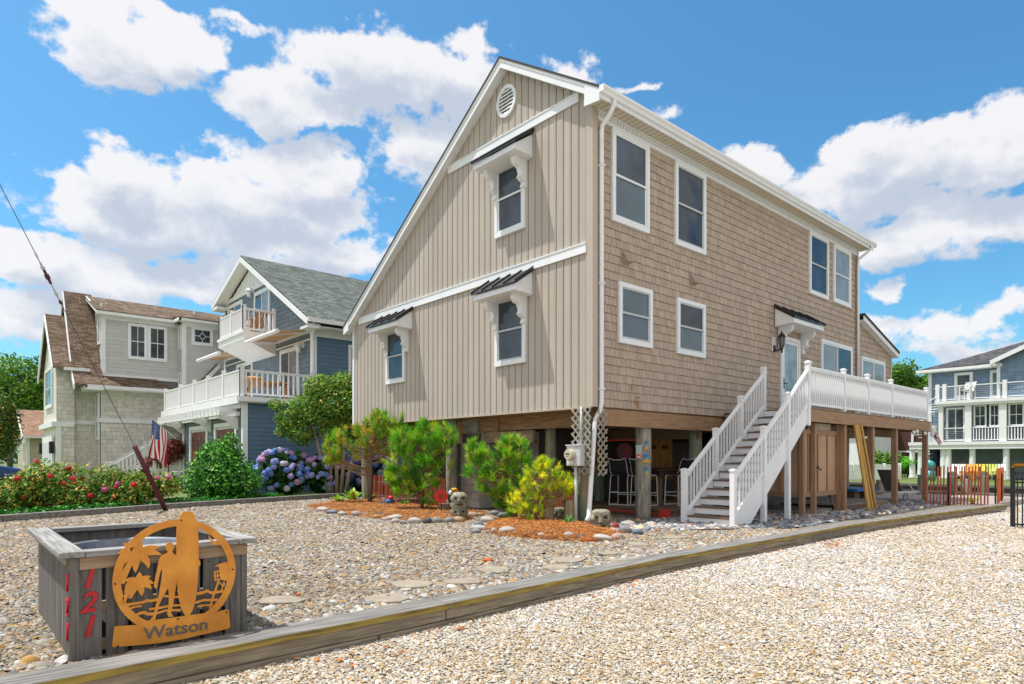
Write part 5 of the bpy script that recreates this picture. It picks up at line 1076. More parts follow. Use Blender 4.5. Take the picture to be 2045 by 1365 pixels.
struct('pavement', MB().box(1.6, 7.2, -.32, 9.9, -.5, .010), mat('house_slab', (.20, .165, .14), .9, .1, 4))
# canal bulkheads and dock pilings
BULK = wood('bulkhead_timber', (.13, .11, .09), 'y', .9, col2=(.27, .24, .20))
q = MB(); q.box(24.75, 24.9, -60, 60, -1.6, .12); q.box(24.68, 24.75, -60, 60, -.35, -.18); q.box(24.6, 24.95, -60, 60, .05, .16)
solo('canal_bulkhead', q, BULK, 'dark timber bulkhead edging the far lawn across the canal', 'bulkhead')
q = MB(); q.box(18.5, 18.62, -60, 60, -1.6, .03); q.box(18.3, 18.7, -60, 60, .02, .09)
solo('canal_bulkhead', q, BULK, 'timber bulkhead along the near edge of the canal behind the patio', 'bulkhead')
for k, (px, h, m, lb) in enumerate(((1841, .75, 'weathered', 'grey weathered dock piling just left of the slat fence'), (1903, .85, 'green', 'greenish dock piling seen through the slat fence near its black stake'), (1929, .6, 'dark', 'short dark dock piling between two taller green ones behind the slat fence'), (1966, .85, 'green', 'greenish dock piling at the right end of the slat fence'), (1758, .55, 'weathered', 'short grey dock piling beside the leaning yellow boards'), (1844, .95, 'green', 'slim greenish dock piling behind the weathered one left of the fence'))):
    p = gpt(px, 988 if k < 5 else 981); solo('dock_piling', MB().cyl((p.x, p.y, -1.7), (p.x, p.y, h), .15 if k < 5 else .11, .14 if k < 5 else .1, 14), PILE if m != 'green' else PILEG, lb, 'piling', 'dock pilings along the canal', smooth=False)

# ------------------------------------------------------------------ timber edgings
TIMB = wood('grey_landscape_timber', (.12, .112, .10), 'x', .9, col2=(.30, .285, .265), dirt=((.24, .17, .045), 3.0, .60, (.25, 5, 8)), bump=.6)
TIMBS = wood('timber_side', (.22, .175, .125), 'x', .9, col2=(.42, .35, .25), dirt=((.07, .07, .06), 2.0, .58, (.5, 3, 6)), bump=.7)
LICHEN = wood('lichened_edge', (.17, .12, .05), 'x', .9, col2=(.42, .31, .07), bump=.4)
te = thing('timber_edging', 'long grey weathered timber edging between the pebble yard and the stone drive', 'edging', (-3, -3.9, -.2))
TP = [(-13, -4.10), (-6.52, -3.89), (-2.9, -3.63), (3.6, -3.55), (8.2, -3.82), (12.6, -4.22)]
for i, (a, c) in enumerate(zip(TP[:-1], TP[1:])):
    A, C = Vector((*a, .032)), Vector((*c, .032)); d = (C - A).normalized()
    part('cap_board', MB().beam(A + d * .004, C - d * .004, .30, .055), TIMB, te, bevel=.008)
    n = Vector((d.y, -d.x, 0))
    part('edge_strip', MB().beam(A + n * .149 + d * .006, C + n * .149 - d * .006, .008, .046), LICHEN, te)
    for z, o in ((-.065, .055), (-.2, .06)): part('timber', MB().beam(A + n * o + Vector((0, 0, z)) + d * (.003 if z > -.1 else -.7), C + n * o + Vector((0, 0, z)) - d * (.003 if z > -.1 else .7), .14, .132), TIMBS, te, bevel=.012)
le = thing('timber_edging', 'grey timber edging between the pebble yard and the rose beds on the left', 'edging', (-5, 10, 0))
LP = [(-14, 7.0), (-8.95, 8.62), (-5.2, 10.22), (-.4, 11.7), (3, 12.2)]
for a, c in zip(LP[:-1], LP[1:]): part('timber', MB().beam(Vector((*a, .06)), Vector((*c, .06)), .2, .19), TIMB, le, bevel=.015)
q = MB(); q.add([(-16, 6.6, .05), (-8.95, 8.75, .05), (-5.2, 10.35, .05), (-2.2, 11.3, .05), (-1.8, 14, .06), (-6, 15, .06), (-16, 15, .06)], [(0, 1, 2, 3, 4, 5, 6)]); struct('mulch_bed', q, MULCH)

# ------------------------------------------------------------------ pebbles (too many to count: stuff)
def hexlin(*cs): return np.array([lin(*c) for c in cs])
def pebble_mesh(name, P, size, pal, wts, flat=.5, k=5, jit=.12, patch=None):
    n = len(P); s = size[:, None]
    ang = RS.rand(n) * 6.283; ex = RS.uniform(.7, 1.35, n); hh = RS.uniform(.35, .75, n) * flat * 2
    prof = [(1.0, -.12), (.72, .62)]; base = []
    for r, z in prof:
        for j in range(k): base.append((r * math.cos(2 * math.pi * (j + (.5 if z > 0 else 0)) / k), r * math.sin(2 * math.pi * (j + (.5 if z > 0 else 0)) / k), z))
    base.append((0, 0, 1.0)); base = np.array(base); m = len(base)
    V = np.repeat(base[None], n, 0) * RS.uniform(.82, 1.18, (n, m, 1))
    x = V[..., 0] * ex[:, None]; y = V[..., 1] / ex[:, None]; ca, sa = np.cos(ang)[:, None], np.sin(ang)[:, None]
    X = (x * ca - y * sa) * s / 2; Y = (x * sa + y * ca) * s / 2; Z = V[..., 2] * s / 2 * hh[:, None]
    tx, ty = RS.normal(0, .22, (n, 1)), RS.normal(0, .22, (n, 1)); Z = Z + X * tx + Y * ty
    V = np.stack([X + P[:, :1], Y + P[:, 1:2], Z + P[:, 2:3]], -1).reshape(-1, 3)
    T = []
    for j in range(k):
        a, b, c, d = j, (j + 1) % k, k + j, k + (j + 1) % k
        T += [(a, b, c), (b, d, c), (c, d, 2 * k)]
    T = np.array(T); F = (T[None] + (np.arange(n) * m)[:, None, None]).reshape(-1, 3)
    ci = RS.choice(len(pal), n, p=np.array(wts) / sum(wts)); col = pal[ci] * RS.uniform(1 - jit * 1.6, 1 + jit, (n, 1)) * RS.uniform(.97, 1.03, (n, 3))
    if patch is not None: col = col * patch
    return npmesh(name, V, F, np.repeat(col, m, 0), True)
def patchy(P, ca, cb):
    """broad patches of cleaner and of sandier, more trodden stone"""
    x, y = P[:, 0], P[:, 1]; t = np.zeros(len(P))
    for f, a, ph in ((.55, .3, 0), (.9, 1.3, 2), (1.7, 2.2, 4), (2.9, .9, 1), (4.7, 1.9, 3), (7.5, .2, 5)): t += np.sin((x * math.cos(a) + y * math.sin(a)) * f + ph + .8 * np.sin((y * math.cos(a) - x * math.sin(a)) * f * .8)) / f ** .35
    t = np.clip(.5 + t * .24 + RS.normal(0, .12, len(P)), 0, 1)[:, None]; return ca * (1 - t) + cb * t
PEB = mat('pebble_stone', (.50, .50, .50), .75, .13, 35, attr=True, spec=.25)
def inframe(P, m=.06):
    d = P[:, :2] - np.array([CAM.x, CAM.y]); z = d @ np.array([FW.x, FW.y]); x = d @ np.array([RT.x, RT.y]); return z, x / np.maximum(z, .1)
tp = np.array(TP)
def timber_y(x): return np.interp(x, tp[:, 0], tp[:, 1])
def scatter(n, x0, x1, y0, y1, dens):
    P = np.stack([RS.uniform(x0, x1, n), RS.uniform(y0, y1, n)], 1); z, a = inframe(P)
    keep = (z > 1.8) & (np.abs(a) < 1.5) & (RS.rand(n) < dens(z) * np.where(np.abs(a) > .95, .5, 1)); return P[keep], z[keep]
# drive: pale shell stone
P, z = scatter(1900000, -10.5, 18.3, -13, -3.55, lambda z: np.clip((6.2 / z) ** 1.7, .05, 1)); keep = P[:, 1] < timber_y(P[:, 0]) - .16; P, z = P[keep], z[keep]
P = np.concatenate([P, -.145 + RS.uniform(0, .020, (len(P), 1))], 1)
size = np.clip(RS.lognormal(math.log(.0185), .36, len(P)), .009, .05) * np.clip((z / 6.2) ** .5, 1, 1.9)
print('drive pebbles', len(P), flush=True)
pal = hexlin((238, 226, 202), (226, 204, 166), (246, 242, 230), (214, 182, 128), (196, 190, 180), (212, 164, 92), (150, 140, 132))
me = pebble_mesh('driveway_gravel', P, size, pal * np.array([1.16, 1.20, 1.34]), [30, 18, 32, 10, 8, 5, 3], flat=.34, jit=.13, patch=patchy(P, np.array([1.08, 1.08, 1.10]), np.array([.95, .89, .78]))); struct('driveway_gravel', me, PEB, 'stuff', label='pale cream and yellow shell gravel covering the drive', cat='gravel')
# yard: mixed beach pebbles
BEDS = [[(-2.2, 8.75), (-2.75, 6.2), (-2.7, 4.2), (-2.35, 2.4), (-1.7, 2.05), (-.6, 3.0), (.2, 3.4), (.35, 9.6), (-.5, 9.9)],
        [(-2.35, .55), (-2.65, -.2), (-2.5, -.9), (-2.2, -1.75), (-1.6, -1.95), (-.75, -1.35), (-.3, -.5), (-.05, .5), (.0, 2.1), (-.7, 2.2), (-1.7, 1.3)]]
def inpoly(P, poly):
    x, y = P[:, 0], P[:, 1]; c = np.zeros(len(P), bool); n = len(poly)
    for i in range(n):
        (x1, y1), (x2, y2) = poly[i], poly[(i + 1) % n]; t = ((y1 > y) != (y2 > y)) & (x < (x2 - x1) * (y - y1) / (y2 - y1 + 1e-12) + x1); c ^= t
    return c
def yardok(P): return (P[:, 1] > timber_y(P[:, 0]) + .17) & ~inpoly(P, BEDS[0]) & ~inpoly(P, BEDS[1]) & (P[:, 1] < np.interp(P[:, 0], [a for a, _ in LP], [b for _, b in LP]) - .1) & ~((P[:, 0] > 1.6) & (P[:, 1] > -.4))
P, z = scatter(760000, -13, 2.2, -4.1, 11.3, lambda z: np.clip((6.4 / z) ** 1.35, .08, 1)); keep = yardok(P); P, z = P[keep], z[keep]
P = np.concatenate([P, RS.uniform(-.002, .014, (len(P), 1))], 1)
size = np.clip(RS.lognormal(math.log(.0255), .40, len(P)), .012, .08) * np.clip((z / 6.4) ** .5, 1, 1.7); print('yard pebbles', len(P))
pal = hexlin((196, 190, 178), (168, 162, 152), (224, 218, 206), (206, 182, 148), (140, 138, 136), (214, 168, 96), (126, 132, 140), (150, 120, 104), (238, 236, 230))
me = pebble_mesh('yard_gravel', P, size, pal, [28, 20, 12, 20, 6, 7, 4, 5, 4], flat=.36, jit=.12, patch=patchy(P, np.array([1.12, 1.11, 1.10]), np.array([1.0, .93, .83]))); struct('yard_gravel', me, PEB, 'stuff', label='mixed grey and tan beach pebbles covering the front yard', cat='gravel')
# larger beach stones in a loose band along the timber, grey river rock under the stairs
P, z = scatter(9000, -10, 1.5, -3.75, -2.0, lambda z: np.ones_like(z)); keep = (P[:, 1] < timber_y(P[:, 0]) + .2 + RS.exponential(.38, len(P))) & yardok(P) ; P = P[keep]
P = np.concatenate([P, np.full((len(P), 1), .006)], 1); print('band', len(P))
me = pebble_mesh('beach_stones', P, np.clip(RS.lognormal(math.log(.055), .38, len(P)), .025, .12), pal * 1.12, [18, 16, 22, 16, 8, 8, 6, 5, 10], flat=.5, k=7); struct('beach_stones', me, PEB, 'stuff', label='larger rounded beach stones banked along the timber edging', cat='stones')
P, z = scatter(19000, -.6, 13.0, -3.6, -.2, lambda z: np.ones_like(z)); keep = (P[:, 1] > timber_y(P[:, 0]) + .2) & ((P[:, 1] < -.35) | (P[:, 0] < 1.6)) & (P[:, 1] < -.35 + np.clip(1.2 - P[:, 0], 0, 2) * .5) & ((P[:, 1] > -3.0 + np.clip(2.5 - P[:, 0], 0, 9) * .55)) & ~inpoly(P, BEDS[1]); P = P[keep]
P = np.concatenate([P, RS.uniform(0, .03, (len(P), 1))], 1); print('river', len(P))
pal2 = hexlin((120, 124, 130), (150, 152, 154), (96, 102, 112), (176, 172, 164), (138, 104, 84), (190, 170, 140), (84, 84, 88))
me = pebble_mesh('river_rock', P, np.clip(RS.lognormal(math.log(.085), .32, len(P)), .04, .17), pal2 * 2.3, [28, 22, 14, 12, 8, 8, 8], flat=.5, k=7); struct('river_rock', me, PEB, 'stuff', label='blue grey river rock spread below the stairs and deck', cat='stones')
# leaf litter
LEAF = mat('dry_leaf', (.42, .13, .03), .8, .4, 20)
q = MB()
for k in range(150):
    if k < 60: x, y = gpt(1665 + random.gauss(0, 12), 1090 + random.gauss(0, 4), -.13)[:2]
    else:
        x = random.uniform(-8, 4); y = float(timber_y(x)) - .18 - random.expovariate(4)
    a = random.uniform(0, 6.3); s = random.uniform(.012, .028); q.add([(x + s * math.cos(a) * 1.6, y + s * math.sin(a) * 1.6, -.11), (x - s * math.sin(a), y + s * math.cos(a), -.12 + random.uniform(0, .02)), (x - s * math.cos(a) * 1.6, y - s * math.sin(a) * 1.6, -.11), (x + s * math.sin(a), y - s * math.cos(a), -.11)], [(0, 1, 2, 3)])
struct('leaf_litter', q, LEAF, 'stuff', label='dry orange leaves scattered on the drive beside the edging', cat='leaves')

# ------------------------------------------------------------------ pine straw beds
for bi, poly in enumerate(BEDS):
    xs = [p[0] for p in poly]; ys = [p[1] for p in poly]; G = .07; nx, ny = int((max(xs) - min(xs)) / G) + 3, int((max(ys) - min(ys)) / G) + 3
    pts = np.array([(min(xs) - G + i * G, min(ys) - G + j * G) for j in range(ny) for i in range(nx)]); ins = inpoly(pts, poly)
    A = np.array(poly); B_ = np.roll(A, -1, 0); dd = np.full(len(pts), 9.0)
    for a, c in zip(A, B_):
        t = np.clip(((pts - a) @ (c - a)) / ((c - a) @ (c - a)), 0, 1); dd = np.minimum(dd, np.linalg.norm(pts - (a + t[:, None] * (c - a)), axis=1))
    hgt = np.where(ins, .10 * (1 - np.exp(-dd / .22)) + .012 * np.sin(pts[:, 0] * 9) * np.cos(pts[:, 1] * 7) + RS.uniform(-.008, .008, len(pts)), -.03)
    V = np.concatenate([pts, hgt[:, None]], 1); F = np.array([(j * nx + i, j * nx + i + 1, (j + 1) * nx + i + 1, (j + 1) * nx + i) for j in range(ny - 1) for i in range(nx - 1) if ins[[j * nx + i, j * nx + i + 1, (j + 1) * nx + i + 1, (j + 1) * nx + i]].any()])
    struct('pine_straw_bed', npmesh('pine_straw_bed', V, F, None, True), STRAW)
    n = 16000; idx = RS.choice(np.where(ins)[0], n); P = V[idx] + np.concatenate([RS.normal(0, G * 1.1, (n, 2)), RS.uniform(.0, .02, (n, 1))], 1); a = RS.rand(n) * 6.283; L_ = RS.uniform(.07, .17, n); w = .0042
    D = np.stack([np.cos(a), np.sin(a), RS.uniform(-.25, .35, n)], 1); Nn = np.stack([-np.sin(a), np.cos(a), np.zeros(n)], 1)
    V2 = np.stack([P - D * L_[:, None] / 2 - Nn * w, P - D * L_[:, None] / 2 + Nn * w, P + D * L_[:, None] / 2], 1).reshape(-1, 3); col = np.array([lin(206, 120, 44), lin(160, 80, 28), lin(222, 160, 84), lin(96, 50, 26)])[RS.choice(4, n)]
    struct('pine_straw', npmesh('pine_straw', V2, np.arange(3 * n).reshape(-1, 3), np.repeat(col, 3, 0)), mat('straw_needle', (1, 1, 1), .8, .1, attr=True), 'stuff', label=('orange pine straw mulch in the left bed under the gable', 'orange pine straw mulch in the right bed at the house corner')[bi], cat='mulch')

# ------------------------------------------------------------------ cobbles and flagstones
ORD = ['first', 'second', 'third', 'fourth', 'fifth', 'sixth', 'seventh', 'eighth', 'ninth', 'tenth', 'eleventh', 'twelfth', 'thirteenth', 'fourteenth', 'fifteenth', 'sixteenth', 'seventeenth', 'eighteenth', 'nineteenth', 'twentieth', 'twenty first', 'twenty second']
STC = {'pale grey': (190, 186, 180), 'white grey': (208, 202, 194), 'blue grey': (120, 134, 150), 'dark slate': (78, 86, 96), 'tan': (190, 160, 120), 'pinkish': (196, 172, 160), 'orange': (214, 110, 40), 'red': (170, 70, 56), 'mid grey': (150, 150, 150)}
STM = {k: mat('cobble_' + k.replace(' ', '_'), tuple(.62 * x for x in lin(*v)), .65, .14, 9, dirt=(tuple(x * .45 for x in lin(*v)), 5, .62)) for k, v in STC.items()}
def cobble(px, py, wpx, hk, colr, label, cat='stone', group='cobbles edging the straw beds', name='cobble'):
    p = gpt(px, py + 3); t = (p - CAM).dot(FW); w = wpx / FPX * t
    b_ = bmesh.new(); bmesh.ops.create_icosphere(b_, subdivisions=3, radius=1)
    ph = [random.uniform(0, 6) for _ in range(4)]
    for v in b_.verts:
        c = v.co; f = 1 + .09 * math.sin(c.x * 2.3 + ph[0]) + .07 * math.sin(c.y * 2.9 + ph[1]) + .05 * math.sin(c.z * 3.1 + c.x * 2 + ph[2]); s = max(.45, 1 - .25 * abs(c.z) ** 3)
        v.co = Vector((c.x * w / 2, c.y * w / 2 * random.choice((.62,)), c.z * w / 2 * hk)) * f * (1 if True else s)
    me = bpy.data.meshes.new(name); b_.to_mesh(me); b_.free(); me.polygons.foreach_set('use_smooth', [True] * len(me.polygons))
    o = link(name, me, STM[colr]); o.location = (p.x, p.y, w * hk * .36); o.rotation_euler = (random.uniform(-.1, .1), random.uniform(-.1, .1), -TH + random.uniform(-.35, .35)); tag(o, label, cat, group); return o
BED1 = [(646, 1018, 26, .45, 'white grey'), (663, 1023, 24, .45, 'blue grey'), (682, 1026, 20, .5, 'pale grey'), (713, 1028, 22, .6, 'pinkish'), (730, 1027, 17, .6, 'blue grey'), (750, 1032, 15, .6, 'tan'), (763, 1029, 24, .45, 'dark slate'), (787, 1035, 32, .4, 'white grey'), (770, 1037, 16, .6, 'pinkish'), (791, 1042, 22, .55, 'pale grey'), (806, 1044, 16, .7, 'mid grey'), (827, 1043, 28, .6, 'white grey'), (853, 1043, 19, .75, 'dark slate'), (873, 1042, 22, .65, 'mid grey'), (896, 1041, 20, .7, 'mid grey'), (917, 1040, 24, .6, 'tan'), (918, 1031, 17, .9, 'blue grey'), (944, 1030, 22, .6, 'pinkish')]
for i, (x, y, w, h, c) in enumerate(BED1): cobble(x, y, w, h, c, f'{c} cobble, {ORD[i]} from the left along the rim of the left straw bed')
BED2 = [(957, 1047, 20, .5, 'blue grey'), (974, 1041, 26, .6, 'white grey'), (953, 1056, 34, .38, 'pale grey'), (950, 1062, 24, .5, 'mid grey'), (987, 1061, 14, .9, 'white grey'), (975, 1062, 12, .7, 'pinkish'), (1011, 1064, 38, .5, 'pale grey'), (1040, 1067, 12, .6, 'mid grey'), (1061, 1068, 17, .75, 'blue grey'), (1081, 1070, 21, .55, 'white grey'), (1102, 1068, 13, 1.2, 'pale grey'), (1136, 1073, 25, .65, 'pale grey'), (1159, 1075, 17, .75, 'blue grey'), (1175, 1079, 18, .6, 'orange'), (1204, 1077, 39, .42, 'white grey'), (1231, 1074, 28, .5, 'pinkish'), (1228, 1055, 20, .85, 'red'), (1249, 1062, 28, .6, 'mid grey'), (1275, 1065, 24, .65, 'blue grey'), (1253, 1049, 30, .5, 'pale grey'), (1273, 1044, 17, .85, 'tan'), (1300, 1048, 26, .45, 'white grey')]
for i, (x, y, w, h, c) in enumerate(BED2): cobble(x, y, w, h, c, f'{c} cobble, {ORD[i]} from the left along the rim of the right straw bed')
for i, (x, y, w, c, lb) in enumerate(((960, 1028, 16, 'tan', 'tan broken stone behind the gap between the two straw beds'), (985, 1027, 22, 'mid grey', 'mid grey stone in front of the shingled storage panel'), (1003, 1031, 20, 'blue grey', 'blue grey stone left of the big pine trunk in the right bed'), (968, 1036, 12, 'white grey', 'small white grey stone in the gap between the straw beds'))): cobble(x, y, w, .6, c, lb, group='stones between the beds')
FLAGM2 = mat('sandstone_flag', (.27, .225, .165), .9, .12, 6, bump=.2, bscale=20, col2=(.34, .29, .22))
FLS = [(560, 1203, 100, 17, 'sandy flagstone nearest the planter'), (768, 1200, 95, 22, 'sandy flagstone by the timber edging, second on the path'), (822, 1170, 92, 18, 'sandy flagstone, third along the path from the planter'), (925, 1165, 80, 12, 'sandy flagstone half tucked behind the edging, fourth from the planter'), (987, 1141, 70, 16, 'pointed sandy flagstone in mid path'), (1110, 1136, 55, 13, 'sandy flagstone leaning on the edging at mid path'), (1133, 1121, 66, 13, 'sandy flagstone left of the round grey pebble'), (1213, 1107, 46, 9, 'sandy flagstone in the far half of the path'), (1230, 1120, 46, 9, 'sandy flagstone touching the edging in the far half of the path'), (1276, 1089, 42, 9, 'small sandy flagstone towards the stairs'), (1310, 1102, 42, 9, 'sandy flagstone second nearest the stairs'), (1345, 1075, 56, 8, 'grey buff flagstone nearest the stair mat')]
for (x, y, w, h, lb) in FLS:
    p = gpt(x, y); t = (p - CAM).dot(FW); W = w / FPX * t; D = h / FPX * t * t / 1.35
    n = 9; pts = []
    for k in range(n): a = 2 * math.pi * k / n; r = random.uniform(.8, 1.1); pts.append(p + RT * (math.cos(a) * W / 2 * r) + FW * (math.sin(a) * D / 2 * r * .9) + Vector((0, 0, .003)))
    q = MB(); q.prism(pts, (0, 0, .03)); solo('flagstone', q, FLAGM2, lb + ', set in the pebbles', 'flagstone', 'flagstone path', bevel=.008)
for (x, y, w, c, lb) in ((717, 1157, 15, 'mid grey', 'mid grey round pebble lying alone on the yard gravel'), (738, 1207, 22, 'mid grey', 'smooth grey green pebble on a flagstone by the edging'), (1199, 1109, 13, 'dark slate', 'dark slate pebble beside a far flagstone'), (975, 1120, 20, 'orange', 'orange brown stone standing out in the yard gravel'), (831, 1146, 11, 'orange', 'small orange stone in mid yard'), (1051, 1116, 16, 'tan', 'tan stone lying in the gravel right of the orange stone'), (596, 1187, 13, 'orange', 'yellow orange stone behind the nearest flagstone')): cobble(x, y, w, .6, c, lb, group='loose stones on the yard')

# ------------------------------------------------------------------ ornaments in the beds
TIKI = mat('mossy_carved_wood', (.20, .19, .13), .9, .4, 8, bump=.6, bscale=20, col2=(.36, .34, .25), dirt=((.13, .17, .08), 4, .58)); CARVE = mat('carved_hollow', (.05, .04, .03), .9); LOGW = wood('cut_log', (.25, .20, .12), 'z', .9, col2=(.38, .32, .2)); LOGT = mat('log_end', (.48, .40, .26), .8, .2, 12)
def tiki(label, p, r, h, heads=1):
    t = thing('tiki_statue', label, 'carving', p); P0 = Vector(p); f = (CAM - P0); f.z = 0; f.normalize(); sd = Vector((-f.y, f.x, 0))
    q = MB(); rs = []; zs = []
    for k in range(13): u = k / 12; zs.append(P0 + Vector((0, 0, u * h * 1.04))); rs.append(r * (1 + .1 * math.sin(u * heads * 6.28 * 2 + 1) - .10 * (u > .9) - .4 * (u > .95)))
    q.tube(zs, rs, 14); part('log', q, TIKI, t, smooth=True); q = MB(); pp = lambda s, z, d: P0 + sd * s * r + f * (math.sqrt(max(0, 1 - s * s)) * r * 1.02 + d) + Vector((0, 0, z * h)); c2 = MB()
    for k in range(heads):
        z0, dz = k / heads, 1 / heads
        for s in (-.45, .45): c2.ell(pp(s, z0 + dz * .66, -.01), (r * .22, r * .22, h * dz * .08)); q.beam(pp(s * 1.5, z0 + dz * .84, 0), pp(s * .3, z0 + dz * .76, .02), h * dz * .09, h * dz * .09)
        q.beam(pp(0, z0 + dz * .74, .02), pp(0, z0 + dz * .42, .035), r * .36, r * .3); c2.ell(pp(0, z0 + dz * .24, -.0), (r * .5, r * .5, h * dz * .08)); q.beam(pp(-.6, z0 + dz * .13, 0), pp(.6, z0 + dz * .13, 0), r * .25, r * .25)
    part('brow_and_nose', q, TIKI, t); part('eye_hollow', c2, CARVE, t, smooth=True); return t
p = gpt(917, 1037); tiki('mossy carved wooden figure of two stacked faces beside the toucan', (p.x, p.y, 0), .19, .58, 2)
p = gpt(1200, 1056); tiki('broad weathered carved log face by the foot of the downspout', (p.x, p.y, 0), .195, .36, 1)
p = gpt(1117, 1042); tiki('small pale carved face between the two upright logs', (p.x, p.y, .03), .13, .27, 1)
def logs(label, p, q_, r):
    t = thing('log_stump', label, 'log', p, 'log stumps by the meter'); part('bark', MB().cyl(p, q_, r, r * .97, 14), LOGW, t, smooth=False); d = (Vector(q_) - Vector(p)).normalized(); part('cut_end', MB().cyl(Vector(q_) - d * .005, Vector(q_) + d * .006, r * .93, r * .93, 14), LOGT, t)
p = gpt(1094, 1044); logs('upright log stump with a slanted pale top between the yellow pine and the meter', (p.x, p.y, 0), (p.x - .06, p.y - .02, .46), .155)
p = gpt(1139, 1046); logs('narrow upright log stump right behind the meter conduit', (p.x, p.y, 0), (p.x, p.y, .48), .11)
p = gpt(900, 1026); P0 = Vector((p.x, p.y, 0)); tc_ = thing('toucan_ornament', 'toucan garden ornament with a big yellow orange beak', 'ornament', P0)
q = MB(); q.ell(P0 + Vector((0, 0, .40)), (.075, .075, .14)); q.ell(P0 + Vector((0, 0, .56)), (.065, .065, .07)); part('body', q, BLACK, tc_, smooth=True); q = MB(); q.ell(P0 - FW * .05 + Vector((0, 0, .52)), (.05, .05, .06)); part('chest', q, WHITE, tc_, smooth=True)
q = MB(); q.tube([P0 + RT * .03 + Vector((0, 0, .58)), P0 + RT * .12 + Vector((0, 0, .60)), P0 + RT * .2 + Vector((0, 0, .55))], [.05, .042, .012], 8); part('beak', q, YEL, tc_, smooth=True); q = MB(); q.cyl(P0, P0 + Vector((0, 0, .28)), .03, .03, 8); part('perch', q, BLACK, tc_)
p = gpt(881, 1030); P0 = Vector((p.x, p.y, 0)); rd = thing('painted_disc', 'red painted disc ornament on a thin stake beside the toucan', 'ornament', P0); q = MB(); q.cyl(P0 + Vector((0, 0, .46)), P0 + Vector((0, 0, .46)) - FW * .03, .16, .16, 24); part('disc', q, RED, rd); q = MB(); q.cyl(P0 + Vector((0, 0, .46)) - FW * .031, P0 + Vector((0, 0, .46)) - FW * .036, .06, .06, 16); part('boss', q, mat('dark_red', (.25, .04, .02), .6), rd); q = MB(); q.cyl(P0, P0 + Vector((0, 0, .4)), .012, .012, 6); part('stake', q, BLACK, rd)
p = gpt(889, 1026); q = MB(); q.tube([Vector((p.x, p.y, .08)), Vector((p.x, p.y, .1)), Vector((p.x, p.y, .24)), Vector((p.x, p.y, .26))], [.06, .1, .14, .15], 14)
for a in (0, 2.1, 4.2): q.cyl((p.x + .1 * math.cos(a), p.y + .1 * math.sin(a), 0), (p.x + .08 * math.cos(a), p.y + .08 * math.sin(a), .12), .012, .012, 6)
solo('footed_pot', q, mat('teal_rust_pot', (.10, .28, .28), .6, .4, 9, col2=(.34, .20, .12)), 'teal and rust footed pot below the red disc', 'pot')
p = gpt(779, 1012); P0 = Vector((p.x, p.y, .1)); bo = thing('painted_bird', 'small red and blue painted bird ornament on the left straw bed', 'ornament', P0); q = MB(); q.ell(P0 + Vector((0, 0, .06)), (.15, .09, .07)); q.beam(P0 - RT * .1 + Vector((0, 0, .05)), P0 - RT * .3 + Vector((0, 0, .02)), .1, .03); part('body', q, BLUEPL, bo, smooth=False); q = MB(); q.ell(P0 + RT * .02 + Vector((0, 0, .15)), (.08, .08, .07)); part('head', q, RED, bo, smooth=True)
p = at(1049, 932, 17); q = MB(); q.tube([(p.x, p.y, 0), (p.x, p.y, .97), (p.x, p.y, .971), (p.x, p.y, 1.15)], [.03, .03, .085, .1], 14); solo('blue_cup', q, BLUEPL, 'blue bucket on a thin stand in front of the storage room door', 'bucket')

# ------------------------------------------------------------------ guy wire with its guard
B0 = gpt(336, 1021, -.02); T0 = at(-62, 248, 12.0); gd = (T0 - B0).normalized(); gw = thing('guy_wire', 'steel guy wire rising from the timber edging through a maroon tube guard', 'guy wire', B0)
kk = (at(263, 893, 15.6) - B0).length; part('wire', MB().cyl(B0, T0, .007, .007, 6), mat('steel_wire', (.08, .08, .085), .5, metallic=.5), gw); G1 = B0 + gd * kk
part('guard_tube', MB().cyl(B0 + Vector((0, 0, -.1)), G1, .062, .058, 10), mat('maroon_plastic', (.085, .014, .022), .4), gw, smooth=True)
LL = (T0 - B0).length
for (f, l, r, m) in ((.665, .30, .045, 0), (.69, .22, .035, 1), (.63, .2, .03, 1), (.615, .1, .035, 0), (.715, .3, .02, 1)):
    a = B0 + gd * (f * LL); part('insulator', MB().tube([a, a + gd * l * .3, a + gd * l * .35, a + gd * l * .65, a + gd * l * .7, a + gd * l], [r * .6, r * .6, r, r, r * .6, r * .6], 8), bpy.data.materials['maroon_plastic'] if m == 0 else GREYPL, gw)
# ------------------------------------------------------------------ planter box with sign
PLX0, PLX1, PLY0, PLY1, PLZ = -9.26, -8.14, -3.62, -1.74, .735
PGREY = wood('grey_planter_board', (.115, .104, .093), 'z', .85, col2=(.235, .215, .195), bump=.4, attr=True)
PRIM = wood('bleached_rim_board', (.19, .185, .175), 'x', .85, col2=(.40, .385, .36), bump=.5); PRIMY = wood('bleached_rim_board_side', (.19, .185, .175), 'y', .85, col2=(.40, .385, .36), bump=.5)
PRAIL = wood('brown_top_rail', (.28, .19, .12), 'x', .8, col2=(.42, .31, .21))
pb = thing('planter_box', 'grey wooden planter box with a flat bleached rim at the left foreground', 'planter', ((PLX0 + PLX1) / 2, (PLY0 + PLY1) / 2, 0))
PF = Plane((0, PLY0), (1, 0), (0, -1)); PLF = Plane((PLX0, 0), (0, 1), (-1, 0)); PRF = Plane((PLX1, 0), (0, 1), (1, 0)); PBK = Plane((0, PLY1), (1, 0), (0, 1))
q = MB(); n = 9; W = (PLX1 - PLX0 - .08) / n; edges = []
u = PLX0 + .045
for w in (.155, .155, .155, .155, .155, .155, .155):
    if u + w > PLX1: w = PLX1 - u
    g = random.uniform(.85, 1.12); q.cur = (g, g, g); PF.box(q, u, u + w - .024 if w > .1 else u + w, -.1, PLZ - .04, -.02, .0); u += w
